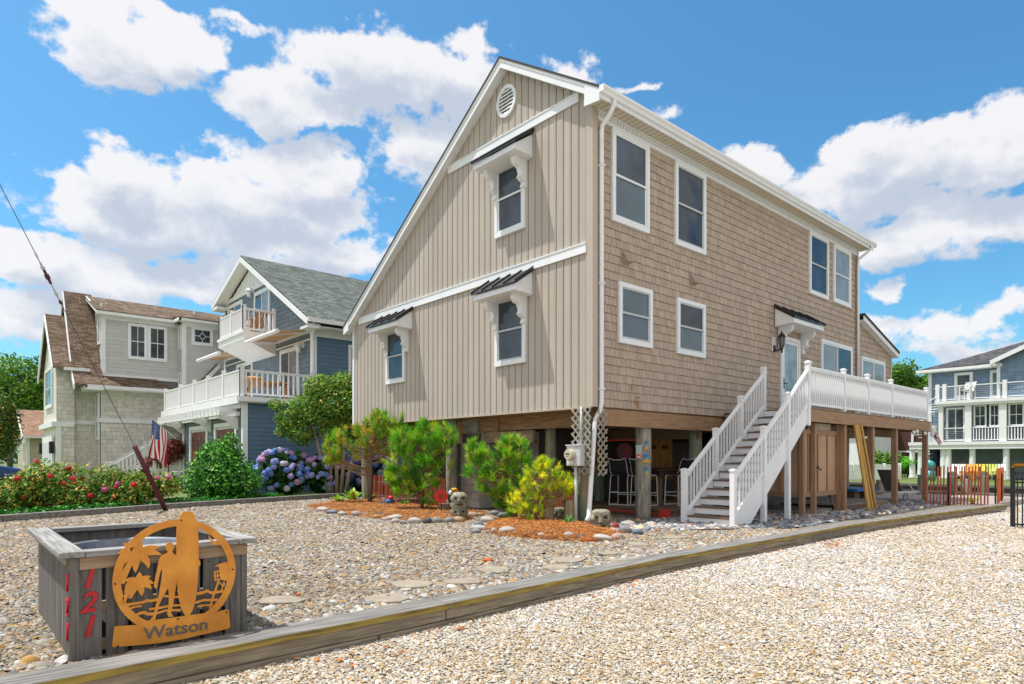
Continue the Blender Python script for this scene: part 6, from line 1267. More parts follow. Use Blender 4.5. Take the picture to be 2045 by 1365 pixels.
for pl, a, c in ((PLF, PLY0 + .05, PLY1), (PRF, PLY0 + .03, PLY1), ):
    u = a
    while u < c - .03: g = random.uniform(.85, 1.12); q.cur = (g, g, g); pl.box(q, u, min(u + .14, c) - .012, -.1, PLZ - .04, -.02, .0); u += .14
q.cur = (1, 1, 1); PBK.box(q, PLX0, PLX1, -.1, PLZ - .04, -.02, .0); part('side_board', q, PGREY, pb, bevel=.003)
for a_, c_ in ((PLX0 - .012, PLX0 + .045), (PLX1 - .03, PLX1 + .012)): q = MB(); q.box(a_, c_, PLY0 - .013, PLY0 + .045, -.1, PLZ - .043); part('corner_board', q, PGREY, pb, bevel=.003)
q = MB(); PF.box(q, PLX0 + .046, PLX1 + .012, PLZ - .125, PLZ - .042, .001, .022); part('top_rail', q, PRAIL, pb, bevel=.004); q = MB(); PLF.box(q, PLY0 + .046, PLY1, PLZ - .10, PLZ - .042, .001, .02); PF.box(q, PLX0 + .1, PLX1 - .02, .30, .38, -.06, -.025); PF.box(q, PLX0 + .1, PLX1 - .02, .05, .13, -.06, -.025); part('inner_rail', q, PRAIL, pb)
RW = .13
for bx in ((PLX0 + .075, PLX1 - .06, PLY0 - .045, PLY0 - .045 + RW), (PLX0 + .1, PLX1 - .1, PLY1 - RW + .05, PLY1 + .05)): part('rim_board', MB().box(*bx, PLZ - .04, PLZ), PRIM, pb, bevel=.006)
for bx in ((PLX0 - .07, PLX0 + .073, PLY0 - .052, PLY1 + .07), (PLX1 - .058, PLX1 + .075, PLY0 - .055, PLY1 + .07)): part('rim_board', MB().box(*bx, PLZ - .037, PLZ + .004), PRIMY, pb, bevel=.006)
#q.box(PLX0 - .07, PLX0 + .073, PLY0 - .052, PLY1 + .07, PLZ - .037, PLZ + .004); q.box(PLX1 - .058, PLX1 + .075, PLY0 - .055, PLY1 + .07, PLZ - .037, PLZ + .004); part('rim_board', q, PRIMY, pb, bevel=.006)
q = MB(); q.box(PLX0 + .05, PLX1 - .05, PLY0 + .06, PLY1 - .05, .0, .22); part('fill', q, mat('dark_soil', (.03, .025, .02), .95), pb)
q = MB(); cxp, cyp = (PLX0 + PLX1) / 2 + .0, (PLY0 + PLY1) / 2 + .12
for k in range(40):
    a0, a1 = 2 * math.pi * k / 40, 2 * math.pi * (k + 1) / 40; f = lambda a, r, z: (cxp + math.cos(a) * (.50 + r), cyp + math.sin(a) * (.72 + r), z)
    q.add([f(a0, 0, .2), f(a1, 0, .2), f(a1, 0, .60), f(a0, 0, .60), f(a1, .02, .615), f(a0, .02, .615), f(a1, .035, .60), f(a0, .035, .60)], [(0, 1, 2, 3), (3, 2, 4, 5), (5, 4, 6, 7)])
part('metal_liner', q, mat('galvanised_liner', (.20, .22, .25), .45, .3, 4, metallic=.35), pb, smooth=True)
q = MB()
for (u, z) in ((PLX0 + .24, .56), (PLX0 + .55, .56), (PLX0 + .86, .58), (PLX0 + 1.0, .57), (PLX1 - .18, .56), (PLX0 + .10, .5), (PLX0 + .36, .65), (PLX0 + .75, .655)): q.cyl(PF.p(u, z, -.001), PF.p(u, z, .004 if z < .6 else .026), .006, .006, 8)
part('screw', q, BLACK, pb)
# number plates 1 2 1 in red
REDN = mat('red_number', (.50, .012, .02), .35, .1)
SG = PLY0 - .066
pn = thing('house_number', 'red italic house number 121 running down the front of the planter', 'house number', (PLX0 + .12, PLY0, .4))
def on_front(px, py, y=SG): return ony(px, py, y)
def put_text(parent, name, ch, c, size, m, ux, nrm, ext=.006, shear=.25, bold=.012, lab=None):
    me = text_mesh(ch, size, ext, shear, bold); o = link(name, me, m, parent); M_ = Matrix((Vector(ux), (0, 0, 1), Vector(nrm))).transposed()
    o.matrix_local = Matrix.Translation(Vector(c) - (parent.location if parent.type == 'EMPTY' else Vector())) @ M_.to_4x4(); return o
for ch, py in (('1', 1173), ('2', 1221), ('1', 1270)): c = ony(174, py, PLY0); put_text(pn, 'digit', ch, (c.x, PLY0 - .010, c.z), .19, REDN, (1, 0, 0), (0, -1, 0), bold=.004)
pn2 = thing('house_number', 'red house number 121 seen edge on, on the narrow left corner of the planter', 'house number', (PLX0, PLY0 + .02, .4))
for ch, py in (('1', 1173), ('2', 1221), ('1', 1270)): c = ony(174, py, PLY0); put_text(pn2, 'digit', ch, (PLX0 - .020, PLY0 + .016, c.z - .01), .17, REDN, (0, -1, 0), (-1, 0, 0), bold=.002)

# rusty cut metal sign
RUSTS = mat('orange_rust_metal', (.70, .255, .028), .6, .18, 5, bump=.15, bscale=30, col2=(.80, .345, .05), dirt=((.50, .165, .03), 3.5, .62), metallic=.0)
sg = thing('metal_sign', 'round orange rust metal sign of a surfer, surfboard and palms on the planter front', 'sign', (-8.7, SG, .3))
def SPt(cx, cy): v = ony(200 + cx / 4.267, 1000 + cy / 4.267, SG); return v.x, v.z
sd_ = [0]
def plate(pts, name=None, dz=None, parent=None):
    sd_[0] += 1; o = SG + .0003 * (sd_[0] % 12); b_ = MB(); b_.prism([(x, o, z) for x, z in pts], (0, -.005, 0)); return b_
def poly(*c): return [SPt(*p) for p in c]
def strip(c, w0, w1=None):
    P = [Vector((*SPt(*p), 0)) for p in c]; n = len(P); w1 = w0 if w1 is None else w1; a, b_ = [], []
    for i, p in enumerate(P):
        d = (P[min(i + 1, n - 1)] - P[max(i - 1, 0)]).normalized(); nn = Vector((-d.y, d.x, 0)); w = (w0 + (w1 - w0) * i / (n - 1)) / 2; a.append(p + nn * w); b_.append(p - nn * w)
    return [(v.x, v.y) for v in a + b_[::-1]]
def join(*bs):
    r = MB()
    for b_ in bs: r.add(b_.v, b_.f)
    return r
L0, R0 = SPt(103, 690), SPt(1152, 610); TZ = SPt(700, 152)[1]; cu = (L0[0] + R0[0]) / 2; rr = (R0[0] - L0[0]) / 2; cz = TZ - rr
K = 72; o_ = SG
q = MB()
for k in range(K):
    a0, a1 = 2 * math.pi * k / K, 2 * math.pi * (k + 1) / K; f = lambda a, r, y: (cu + r * math.cos(a), y, cz + r * math.sin(a)); ri = rr * .875
    q.hexa([f(a0, ri, o_), f(a0, rr, o_), f(a1, rr, o_), f(a1, ri, o_), f(a0, ri, o_ - .005), f(a0, rr, o_ - .005), f(a1, rr, o_ - .005), f(a1, ri, o_ - .005)])
part('ring', q, RUSTS, sg)
part('surfboard', plate(poly((652, 200), (668, 165), (678, 128), (700, 98), (745, 82), (788, 98), (808, 130), (816, 165), (830, 215), (838, 330), (839, 500), (852, 512), (853, 545), (838, 560), (830, 700), (815, 830), (790, 920), (768, 965), (745, 985), (720, 972), (690, 915), (665, 820), (655, 700), (650, 550), (648, 300))), RUSTS, sg)
body = plate(poly((572, 420), (575, 445), (520, 465), (500, 500), (490, 560), (470, 640), (460, 700), (458, 730), (470, 748), (484, 740), (490, 700), (508, 620), (522, 570), (526, 610), (522, 660), (512, 720), (500, 790), (470, 900), (445, 990), (420, 1018), (470, 1010), (476, 980), (502, 880), (542, 800), (578, 740), (585, 800), (583, 880), (570, 960), (578, 985), (622, 987), (603, 950), (625, 860), (640, 760), (652, 700), (656, 465), (622, 450), (610, 420)))
head = plate(poly(*[(592 + 37 * math.cos(a * .4488), 392 + 42 * math.sin(a * .4488)) for a in range(14)])); part('surfer_figure', join(body, head), RUSTS, sg)
def frond(c, tip, bend, w):
    cx, cy = c; tx, ty = tip; mx, my = (cx + tx) / 2 + bend[0], (cy + ty) / 2 + bend[1]; P = [((1 - t) ** 2 * cx + 2 * t * (1 - t) * mx + t * t * tx, (1 - t) ** 2 * cy + 2 * t * (1 - t) * my + t * t * ty) for t in (0, .2, .4, .6, .8, 1)]
    V = [Vector((*SPt(*p), 0)) for p in P]; ws = [.5, .9, 1, .8, .5, .02]; a, b_ = [], []
    for i, p in enumerate(V): d = (V[min(i + 1, 5)] - V[max(i - 1, 0)]).normalized(); nn = Vector((-d.y, d.x, 0)) * w * ws[i] / 2; a.append(p + nn); b_.append(p - nn)
    return plate([(v.x, v.y) for v in a + b_[::-1]])
fr1 = [frond((315, 450), t, b_, .05) for t, b_ in (((195, 358), (0, -20)), ((152, 445), (0, -40)), ((205, 535), (-20, -30)), ((300, 612), (-10, 0)), ((412, 575), (50, -20)), ((525, 460), (10, -40)), ((512, 390), (0, -25)), ((345, 328), (5, 0)), ((255, 400), (0, -10)), ((270, 520), (-10, 0)))]
tr1 = plate(strip([(172, 700), (205, 625), (245, 545), (300, 460)], .05, .028)); part('palm', join(*fr1, tr1), RUSTS, sg)
fr2 = [frond((320, 690), t, b_, .045) for t, b_ in (((205, 682), (0, -25)), ((208, 735), (-5, -25)), ((205, 785), (-20, -20)), ((258, 835), (-20, 0)), ((352, 812), (25, 0)), ((436, 752), (30, -20)), ((458, 702), (0, -25)), ((432, 638), (0, -5)), ((335, 605), (10, 0)))]
tr2 = plate(strip([(190, 880), (215, 815), (260, 745), (318, 695)], .03, .022)); part('palm', join(*fr2, tr2), RUSTS, sg)
wv = [plate(strip(c, w)) for c, w in (([(205, 888), (300, 872), (370, 862), (400, 845), (430, 852), (500, 835)], .018), ([(235, 920), (300, 900), (355, 894)], .013), ([(285, 985), (340, 955), (375, 948), (400, 962), (470, 962)], .02), ([(415, 922), (500, 912), (600, 890), (690, 888)], .014), ([(480, 958), (560, 932), (690, 928)], .014), ([(540, 808), (600, 815), (668, 818)], .014), ([(822, 790), (880, 780), (912, 765), (945, 783), (1050, 768)], .02), ([(808, 868), (880, 845), (1005, 842)], .017), ([(830, 902), (880, 889), (960, 885)], .012))]
part('wave', join(*wv), RUSTS, sg)
hut = [plate(poly((978, 560), (1020, 533), (1125, 512), (1150, 545), (1145, 640), (1085, 682), (1022, 668), (1012, 560))), *[plate(strip(c, w)) for c, w in (([(970, 603), (1024, 596)], .01), ([(970, 640), (1024, 634)], .008), ([(972, 675), (1024, 668)], .01), ([(974, 600), (978, 676)], .009), ([(998, 598), (1000, 672)], .008), ([(1010, 680), (970, 790), (932, 915)], .013), ([(1012, 690), (1040, 720), (1060, 700)], .009), ([(1055, 690), (1035, 760)], .01))]]
part('lifeguard_hut', join(*hut), RUSTS, sg); part('bird', plate(poly((920, 290), (940, 310), (970, 342), (1012, 355), (1062, 356), (1028, 372), (950, 374), (945, 368), (960, 358), (930, 325))), RUSTS, sg)
q = MB()
for (sx, sy) in ((690, 165), (125, 705), (1128, 582), (660, 1005), (150, 1235), (1075, 945)):
    a_, z_ = SPt(sx, sy); q.cyl((a_, SG - .004, z_), (a_, SG - .0085, z_), .006, .006, 8)
part('screw', q, BLACK, sg)
part('name_plate', plate(poly((132, 1066), (322, 1056), (400, 1020), (640, 990), (895, 955), (922, 966), (1080, 922), (1098, 930), (1108, 1072), (1100, 1085), (930, 1125), (700, 1178), (480, 1214), (108, 1246), (102, 1230), (120, 1075))), RUSTS, sg)
b0, b1 = SPt(382, 1182), SPt(908, 1096); zz = (b0[1] + b1[1]) / 2
me = text_mesh('Watson', .10, .001, 0, .0015); xs = [v.co.x for v in me.vertices]; k = (b1[0] - b0[0]) * 1.04 / (max(xs) - min(xs))
o = link('lettering', me, mat('cut_through_letters', (.14, .13, .12), .8), sg); o.matrix_local = Matrix.Translation(Vector(((b0[0] + b1[0]) / 2, SG - .0075, zz + .004)) - sg.location) @ Matrix(((1, 0, 0), (0, 0, -1), (0, 1, 0))).to_4x4() @ Matrix.Diagonal((k, .118 / .10, 1, 1))

# ------------------------------------------------------------------ vegetation
def leaf_cloud(blobs, n, size, pal, wts, shell=.55, up=.35, asp=1.9, clump=0, jit=.2):
    """leaf sized quads spread through ellipsoid blobs, denser to the outside; tint per leaf"""
    vol = np.array([b[1][0] * b[1][1] * b[1][2] for b in blobs]) ** .75; bi = RS.choice(len(blobs), n, p=vol / vol.sum())
    C = np.array([b[0] for b in blobs])[bi]; Rr = np.array([b[1] for b in blobs])[bi]
    D = RS.normal(size=(n, 3)); D /= np.linalg.norm(D, axis=1)[:, None]; r = RS.rand(n) ** (1 / 3.); r = shell + (1 - shell) * r; r *= RS.uniform(.82, 1.16, n)
    P = C + D * Rr * r[:, None]
    if clump: cc = RS.randint(0, 9999, n) % max(1, n // clump); J = RS.normal(0, 1, (max(1, n // clump), 3)); P = P[cc] + RS.normal(0, size * 1.6, (n, 3))
    N = D * .6 + RS.normal(0, .55, (n, 3)); N[:, 2] += up; N /= np.linalg.norm(N, axis=1)[:, None]
    A = np.cross(N, RS.normal(size=(n, 3))); A /= np.linalg.norm(A, axis=1)[:, None]; B = np.cross(N, A)
    s = (size * RS.uniform(.6, 1.3, n))[:, None]; V = np.stack([P - A * s * asp / 2, P + B * s / 2 - A * s * .1 + N * s * .12, P + A * s * asp / 2, P - B * s / 2 - A * s * .1 + N * s * .12], 1).reshape(-1, 3)
    col = pal[RS.choice(len(pal), n, p=np.array(wts) / sum(wts))] * RS.uniform(1 - jit, 1 + jit, (n, 1)); return V, np.arange(4 * n).reshape(-1, 4), np.repeat(col, 4, 0)
FOL = mat('leaf', (1.25, 1.25, 1.25), .55, .1, attr=True, transl=.3, spec=.3); BARK = wood('grey_brown_bark', (.17, .13, .10), 'z', .9, col2=(.28, .22, .17)); SMOOTHB = wood('smooth_tan_bark', (.30, .23, .17), 'z', .7, col2=(.42, .34, .27)); PINEB = wood('pine_bark', (.13, .10, .09), 'z', .9, col2=(.22, .17, .15))
GRN = hexlin((46, 92, 24), (72, 124, 30), (28, 62, 20), (110, 150, 44), (92, 110, 40)); 
def jblobs(c, r, n, sub=.5, flat=1.0):
    c = Vector(c); out = [(tuple(c), (r[0] * .72, r[1] * .72, r[2] * .72))]
    for k in range(n):
        a = random.uniform(0, 6.283); z = random.uniform(-.75, .95); h = math.sqrt(1 - z * z); s = sub * random.uniform(.75, 1.25)
        out.append(((c.x + r[0] * h * math.cos(a) * .72, c.y + r[1] * h * math.sin(a) * .72, c.z + r[2] * z * .72), (r[0] * s, r[1] * s, r[2] * s)))
    return out
def stems(paths, m, parent, name='trunk'):
    for p in paths: part(name, MB().tube([x[0] for x in p], [x[1] for x in p], 8), m, parent, smooth=True)
def bush(name, label, cat, base, blobs, n, size, pal, wts, group=None, stem=None, **k):
    t = thing(name, label, cat, base, group); V, F, T = leaf_cloud(blobs, n, size, pal, wts, **k); V = V[:, :]; V[:, 2] = np.maximum(V[:, 2], .01); part('foliage' if cat != 'tree' else 'crown', npmesh('foliage', V, F, T), FOL, t)
    if stem: stems(stem, BARK, t)
    return t
def petal_ball(r, n, s, name='bloom'):
    q = MB()
    for k in range(n):
        z = 1 - 2 * (k + .5) / n; a = k * 2.39996; h = math.sqrt(1 - z * z); d = Vector((h * math.cos(a), h * math.sin(a), z)); u = d.orthogonal().normalized(); w = d.cross(u); c = d * r * random.uniform(.9, 1.06); g = random.uniform(.75, 1.2); q.cur = (g, g, g)
        th = random.uniform(0, 6.28); u, w = u * math.cos(th) + w * math.sin(th), w * math.cos(th) - u * math.sin(th); q.add([c - u * s, c + w * s * .7 + d * s * .2, c + u * s, c - w * s * .7 + d * s * .2], [(0, 1, 2, 3)])
    return q.mesh(name)
def blooms(parent, name, pts, mes, mats):
    cache = {}
    for p in pts:
        i, j = random.randrange(len(mes)), random.randrange(len(mats))
        if (i, j) not in cache: m_ = mes[i].copy(); m_.materials.append(mats[j]); cache[(i, j)] = m_
        o = link(name, cache[(i, j)], None, parent); o.location = Vector(p) - parent.location; o.rotation_euler = (random.uniform(0, 6), random.uniform(0, 6), 0); s = random.uniform(.8, 1.15); o.scale = (s, s, s)
# rose hedge on the left: three bushes
ROSEP = hexlin((70, 116, 34), (104, 140, 46), (40, 78, 28), (176, 140, 60), (140, 166, 70), (196, 176, 84)); RW_ = [28, 22, 18, 10, 12, 8]
REDB = mat('red_rose', (.62, .012, .03), .6, .15, attr=True, transl=.2); PINKB = mat('pink_rose', (.70, .14, .38), .6, .15, attr=True, transl=.2); ball = [petal_ball(.055, 26, .035) for _ in range(2)]
def rosebush(px, py, t, w, h, label, nred, mats, n=5200):
    c = at(px, py, t); blobs = []
    for k in range(9): blobs.append(((c.x + RT.x * random.uniform(-w, w) * .8 + random.uniform(-.3, .3), c.y + RT.y * random.uniform(-w, w) * .8 + random.uniform(-.3, .3), h * random.uniform(.25, .68)), (w * .42, w * .42, h * random.uniform(.28, .38))))
    o = bush('rose_bush', label, 'bush', (c.x, c.y, 0), blobs, n, .052, ROSEP, RW_, 'rose bushes along the left edging', shell=.35); pts = []
    for k in range(nred): b_ = random.choice(blobs); a = random.uniform(-.2, 3.3) ; ph = random.uniform(-.1, 1.2); d = RT * math.cos(a) * math.cos(ph) - FW * math.sin(a) * math.cos(ph) * .9 + Vector((0, 0, math.sin(ph))); pts.append(Vector(b_[0]) + Vector((d.x * b_[1][0], d.y * b_[1][1], d.z * b_[1][2])) * 1.04)
    blooms(o, 'rose_bloom', pts, ball, mats); return o
rosebush(30, 960, 15.5, .95, 1.15, 'red flowering rose bush at the left edge of the photo', 9, [REDB])
rosebush(120, 960, 16.3, 1.15, 1.35, 'largest red rose bush in the middle of the left hedge', 26, [REDB], 7000)
rosebush(215, 960, 17.2, .95, 1.28, 'red rose bush just left of the leaning guy wire guard', 8, [REDB, REDB, PINKB])
rosebush(298, 965, 18.0, .75, 1.05, 'green bush with pink flowers behind the guy wire guard', 12, [PINKB], 4200)
# hibiscus shrub before the garage
c = at(442, 960, 20.2); sb = [((c.x, c.y, .8), (1.0, 1.0, .8)), ((c.x - RT.x * .35, c.y - RT.y * .35, .55), (.85, .85, .55)), ((c.x + RT.x * .4, c.y + RT.y * .4, .6), (.8, .8, .6)), ((c.x - RT.x * .1, c.y, 1.35), (.65, .65, .6)), ((c.x + RT.x * .28, c.y + RT.y * .28, 1.55), (.35, .35, .6)), ((c.x - RT.x * .3, c.y - RT.y * .3, 1.5), (.3, .3, .4))]
bush('shrub', 'tall glossy green shrub growing in front of the blue garage doors', 'shrub', (c.x, c.y, 0), sb, 9000, .062, hexlin((48, 112, 36), (76, 146, 44), (30, 74, 26), (130, 180, 74)), [35, 30, 20, 15], shell=.45, stem=[[((c.x, c.y, -.05), .05), ((c.x, c.y, .8), .03)]])
# hydrangeas
HB = [mat('hydrangea_' + k, v, .7, .2, 20, attr=True, transl=.15) for k, v in (('blue', (.18, .32, .80)), ('periwinkle', (.38, .42, .82)), ('violet', (.55, .42, .78)), ('pink', (.75, .38, .62)), ('pale', (.70, .66, .82)))]; hball = [petal_ball(.095, 60, .036) for _ in range(3)]
def hydrangea(px, t, w, h, label, nb, mats, y=960):
    c = at(px, y, t); blobs = [((c.x + RT.x * random.uniform(-.6, .6) * w, c.y + RT.y * random.uniform(-.6, .6) * w, h * random.uniform(.3, .62)), (w * .5, w * .5, h * .38)) for k in range(8)]
    o = bush('hydrangea', label, 'bush', (c.x, c.y, 0), blobs, 4200, .10, hexlin((40, 84, 34), (62, 108, 44), (26, 58, 26)), [40, 30, 30], 'hydrangeas by the blue house', shell=.4); pts = []; tries = 0
    while len(pts) < nb:
        b_ = random.choice(blobs); a = random.uniform(-.25, 3.4); ph = random.uniform(-.5, 1.2); d = RT * math.cos(a) * math.cos(ph) - FW * math.sin(a) * math.cos(ph) + Vector((0, 0, math.sin(ph))); p = Vector(b_[0]) + Vector((d.x * b_[1][0], d.y * b_[1][1], d.z * b_[1][2])) * 1.05
        tries += 1
        if p.z > .15 and (tries > 3000 or not any(o_ is not b_ and ((p.x - o_[0][0]) / o_[1][0]) ** 2 + ((p.y - o_[0][1]) / o_[1][1]) ** 2 + ((p.z - o_[0][2]) / o_[1][2]) ** 2 < .95 for o_ in blobs)): pts.append(p)
    blooms(o, 'flower_head', pts, hball, mats)
hydrangea(575, 23.2, 1.15, 1.75, 'big blue and lilac hydrangea in full bloom against the blue garage wall', 95, [HB[0], HB[0], HB[1], HB[1], HB[2], HB[3], HB[4]])
hydrangea(655, 23.4, 1.0, 1.55, 'blue and pink hydrangea behind the crepe myrtle trunks', 70, [HB[0], HB[1], HB[1], HB[2], HB[3]])
hydrangea(750, 24.0, 1.0, 1.5, 'bluest hydrangea, behind the left pine and the low red fence', 60, HB[:3])
# crepe myrtle
p = gpt(672, 991); cm = thing('crepe_myrtle', 'crepe myrtle with several smooth tan trunks and orange tipped leaves', 'tree', (p.x, p.y, 0)); cc = at(662, 822, 23.0)
tr = []
for (dx, tx, tz) in ((-.28, -.75, 3.2), (-.14, -.35, 3.6), (.02, -.05, 3.7), (.16, .35, 3.5), (.3, .85, 3.2)):
    b0 = Vector((p.x, p.y, 0)) + RT * dx; tr.append([(b0, .085), (b0 + RT * (tx * .25) + Vector((0, 0, 1.1)), .065), (b0 + RT * (tx * .6) + FW * random.uniform(-.2, .2) + Vector((0, 0, 2.1)), .045), (b0 + RT * tx * 1.1 + Vector((0, 0, tz)), .02)])
stems(tr, SMOOTHB, cm)
bl = [(tuple(cc + RT * a * 1.12 + FW * b_ + Vector((0, 0, z))), (r, r, r * .8)) for a, b_, z, r in ((0, 0, .2, 1.0), (-.8, .2, .1, .75), (.9, 0, .2, .8), (-1.35, 0, -.25, .5), (1.3, .2, -.1, .6), (-.3, -.3, .85, .6), (.4, .2, .95, .65), (-.9, 0, -.75, .55), (.3, .1, -.6, .8), (1.1, 0, -.7, .55), (-1.75, 0, .25, .3), (-1.5, 0, -.65, .35), (.9, 0, .8, .5))]
V, F, T = leaf_cloud(bl, 19000, .060, hexlin((80, 124, 42), (116, 156, 52), (50, 88, 32), (176, 130, 60), (150, 170, 62)), [34, 30, 16, 5, 14], shell=.25); part('crown', npmesh('crown', V, F, T), FOL, cm)
# pines
def pine(label, base, crown, tufts, tl, pal, trunk_r=.05, lean=(0, 0), ntr=1, nn=46, wid=.0045):
    """crown: list of (offset along RT, offset along FW, z, radius); each tuft a brush of needles on a branch tip"""
    b0 = Vector(base); t = thing('pine_tree', label, 'tree', base, 'young pines in the straw beds'); top = Vector((b0.x + RT.x * lean[0], b0.y + RT.y * lean[0], lean[1])); paths = []
    paths.append([(b0 - Vector((0, 0, .1)), trunk_r), (b0.lerp(top, .5) + RT * .04, trunk_r * .75), (top, trunk_r * .35)])
    tips = []
    while len(tips) < tufts:
        a, f, z, r = random.choice(crown); d = Vector([random.gauss(0, 1) for _ in range(3)]).normalized() * r * random.uniform(.55, 1.0) ** .6
        if d.z < -r * .8: continue
        p = b0 + RT * a + FW * f + Vector((0, 0, z)) + d; tips.append((p, d))
    Vs, Ts = [], []; br = MB(); core = b0.lerp(top, .6)
    for k, (p, d) in enumerate(tips):
        ax = (d.normalized() * .6 + Vector((0, 0, .8)) + Vector([random.gauss(0, .25) for _ in range(3)])).normalized(); L_ = tl * random.uniform(.75, 1.25); base_ = p - ax * L_ * .8
        if k % 3 == 0: z0 = max(.25 * top.z, min(top.z * .95, p.z - .45 * (p - core).length)); s = b0.lerp(top, z0 / max(top.z, .1)); br.tube([s, s.lerp(base_, .55) + Vector((0, 0, -.04)), base_, p], [.016, .011, .007, .004], 5)
        else: br.tube([base_ - ax * L_ * .5, p], [.007, .004], 5)
        m = nn; u = np.array(ax.orthogonal().normalized()); w = np.cross(np.array(ax), u); th = RS.rand(m) * 6.283; al = RS.rand(m); R0 = np.array(base_)[None] + np.array(ax)[None] * (al * L_ * .95)[:, None]
        rad = (np.cos(th)[:, None] * u + np.sin(th)[:, None] * w); op = RS.uniform(.55, 1.1, m) * (1.0 - .45 * al); D = np.array(ax)[None] * np.cos(op)[:, None] + rad * np.sin(op)[:, None]; D[:, 2] -= .10 * RS.rand(m)
        Q = np.cross(D, RS.normal(size=(m, 3))); Q /= np.linalg.norm(Q, axis=1)[:, None]; ln = (tl * RS.uniform(.75, 1.15, m))[:, None]
        Vs.append(np.stack([R0 - Q * wid, R0 + Q * wid, R0 + D * ln], 1).reshape(-1, 3)); c = pal[RS.choice(len(pal))] * RS.uniform(.6, 1.3, (m, 1)); Ts.append(np.repeat(c, 3, 0))
    V = np.concatenate(Vs); part('crown', npmesh('crown', V, np.arange(len(V)).reshape(-1, 3), np.concatenate(Ts)), FOL, t); part('branches', br, mat('tan_twig', (.30, .20, .10), .8), t, smooth=True); stems(paths, PINEB, t); return t
PP = hexlin((110, 176, 34), (84, 150, 34), (146, 196, 44), (60, 118, 34), (170, 190, 54)); PPY = hexlin((206, 216, 34), (176, 200, 40), (134, 176, 40), (226, 222, 48)); PPO = hexlin((120, 172, 42), (156, 186, 50), (184, 172, 62), (90, 142, 40))
p = gpt(738, 1008); pine('open crowned pine on a bare trunk furthest left under the gable wall', (p.x, p.y, 0), [(-.95, 0, 1.75, .42), (-.55, 0, 2.0, .5), (.0, 0, 2.1, .5), (-.2, .2, 1.6, .35), (.5, 0, 1.9, .5), (.9, 0, 2.15, .42), (1.05, 0, 2.4, .35), (.3, 0, 2.45, .3), (-1.05, 0, 1.4, .25), (1.2, 0, 1.8, .3)], 300, .18, PPO, .075, (.0, 2.0), wid=.008)
p = gpt(842, 1022); pine('bushy upright pine left of the painted disc and toucan', (p.x, p.y, 0), [(0, 0, 1.55, .55), (-.45, 0, 1.3, .45), (.5, -.2, 1.5, .42), (0, 0, 1.0, .5), (-.35, 0, .75, .42), (.15, -.2, .55, .4), (.1, 0, 2.0, .32), (-.45, 0, 1.8, .35), (.6, -.2, 1.9, .3), (-.6, 0, .9, .3)], 280, .20, PP, .05, (0, 1.9), wid=.007)
p = gpt(1018, 1038); pine('wide green pine on a dark trunk at the middle of the right straw bed', (p.x, p.y, 0), [(-.35, 0, 1.35, .42), (.1, 0, 1.45, .42), (-.65, 0, 1.15, .36), (.35, 0, 1.15, .36), (0, 0, .95, .4), (-.4, 0, .85, .36), (.0, 0, 1.65, .25), (-.75, 0, 1.5, .22), (.2, 0, .6, .3), (.15, -.3, .35, .28), (-.15, 0, .5, .25)], 260, .18, PP, .055, (-.05, 1.5), wid=.0062)
p = gpt(1066, 1046); pine('low yellow green pine beside the electric meter', (p.x, p.y, 0), [(0, 0, .95, .28), (.35, 0, 1.05, .26), (.6, 0, .85, .22), (.75, 0, .75, .16), (-.25, 0, .8, .26), (-.1, 0, .5, .28), (.35, .1, .7, .24), (-.3, -.1, .45, .24), (.0, -.1, .25, .2), (.2, .1, 1.25, .14)], 230, .12, PPY, .035, (.15, 1.0), wid=.005, nn=40)
# hostas and strap leaves
def strap(label, px, py, n, L_, w, pal, cat='plant', name='hosta'):
    p = gpt(px, py); q = MB()
    for k in range(n):
        a = random.uniform(0, 6.283); d = Vector((math.cos(a), math.sin(a), 0)); s = Vector((-d.y, d.x, 0)); g = random.choice(pal); q.cur = tuple(g * random.uniform(.8, 1.2)); l = L_ * random.uniform(.7, 1.15); tl = random.uniform(.45, 1.0); pts = []
        for i in range(6): u = i / 5; c = Vector((p.x, p.y, 0)) + d * l * u * tl + Vector((0, 0, l * (u * (1.15 - .75 * u * tl)))); ww = w * math.sin(math.pi * (.12 + .88 * u)) ** .8 if i < 5 else .002; pts.append((c - s * ww / 2, c + s * ww / 2))
        for (a0, b0_), (a1, b1_) in zip(pts[:-1], pts[1:]): q.quad(a0, b0_, b1_, a1)
    solo(name, q, FOL, label, cat, 'strap leaved plants in the beds', smooth=True)
HP = list(hexlin((120, 160, 40), (88, 140, 40), (170, 190, 70)))
strap('pale green hosta at the far left end of the left straw bed', 678, 1006, 16, .42, .11, HP); strap('broad bright hosta beside the bare pine trunk', 704, 1003, 20, .55, .13, HP); strap('hosta to the right of the bare pine trunk', 742, 1000, 12, .42, .11, HP)
strap('small dark green strap leaved plant in front of the meter conduit', 1134, 1052, 14, .33, .05, list(hexlin((60, 120, 40), (40, 90, 30))), name='yucca'); strap('low leafy sprout at the foot of the small pine by the painted bird', 808, 1012, 18, .28, .08, list(hexlin((90, 140, 40), (60, 110, 30))), name='leafy_plant'); strap('pale green leafy clump left of the big pine trunk in the right bed', 1004, 1040, 14, .2, .07, list(hexlin((130, 150, 70), (90, 120, 50))), name='leafy_plant')
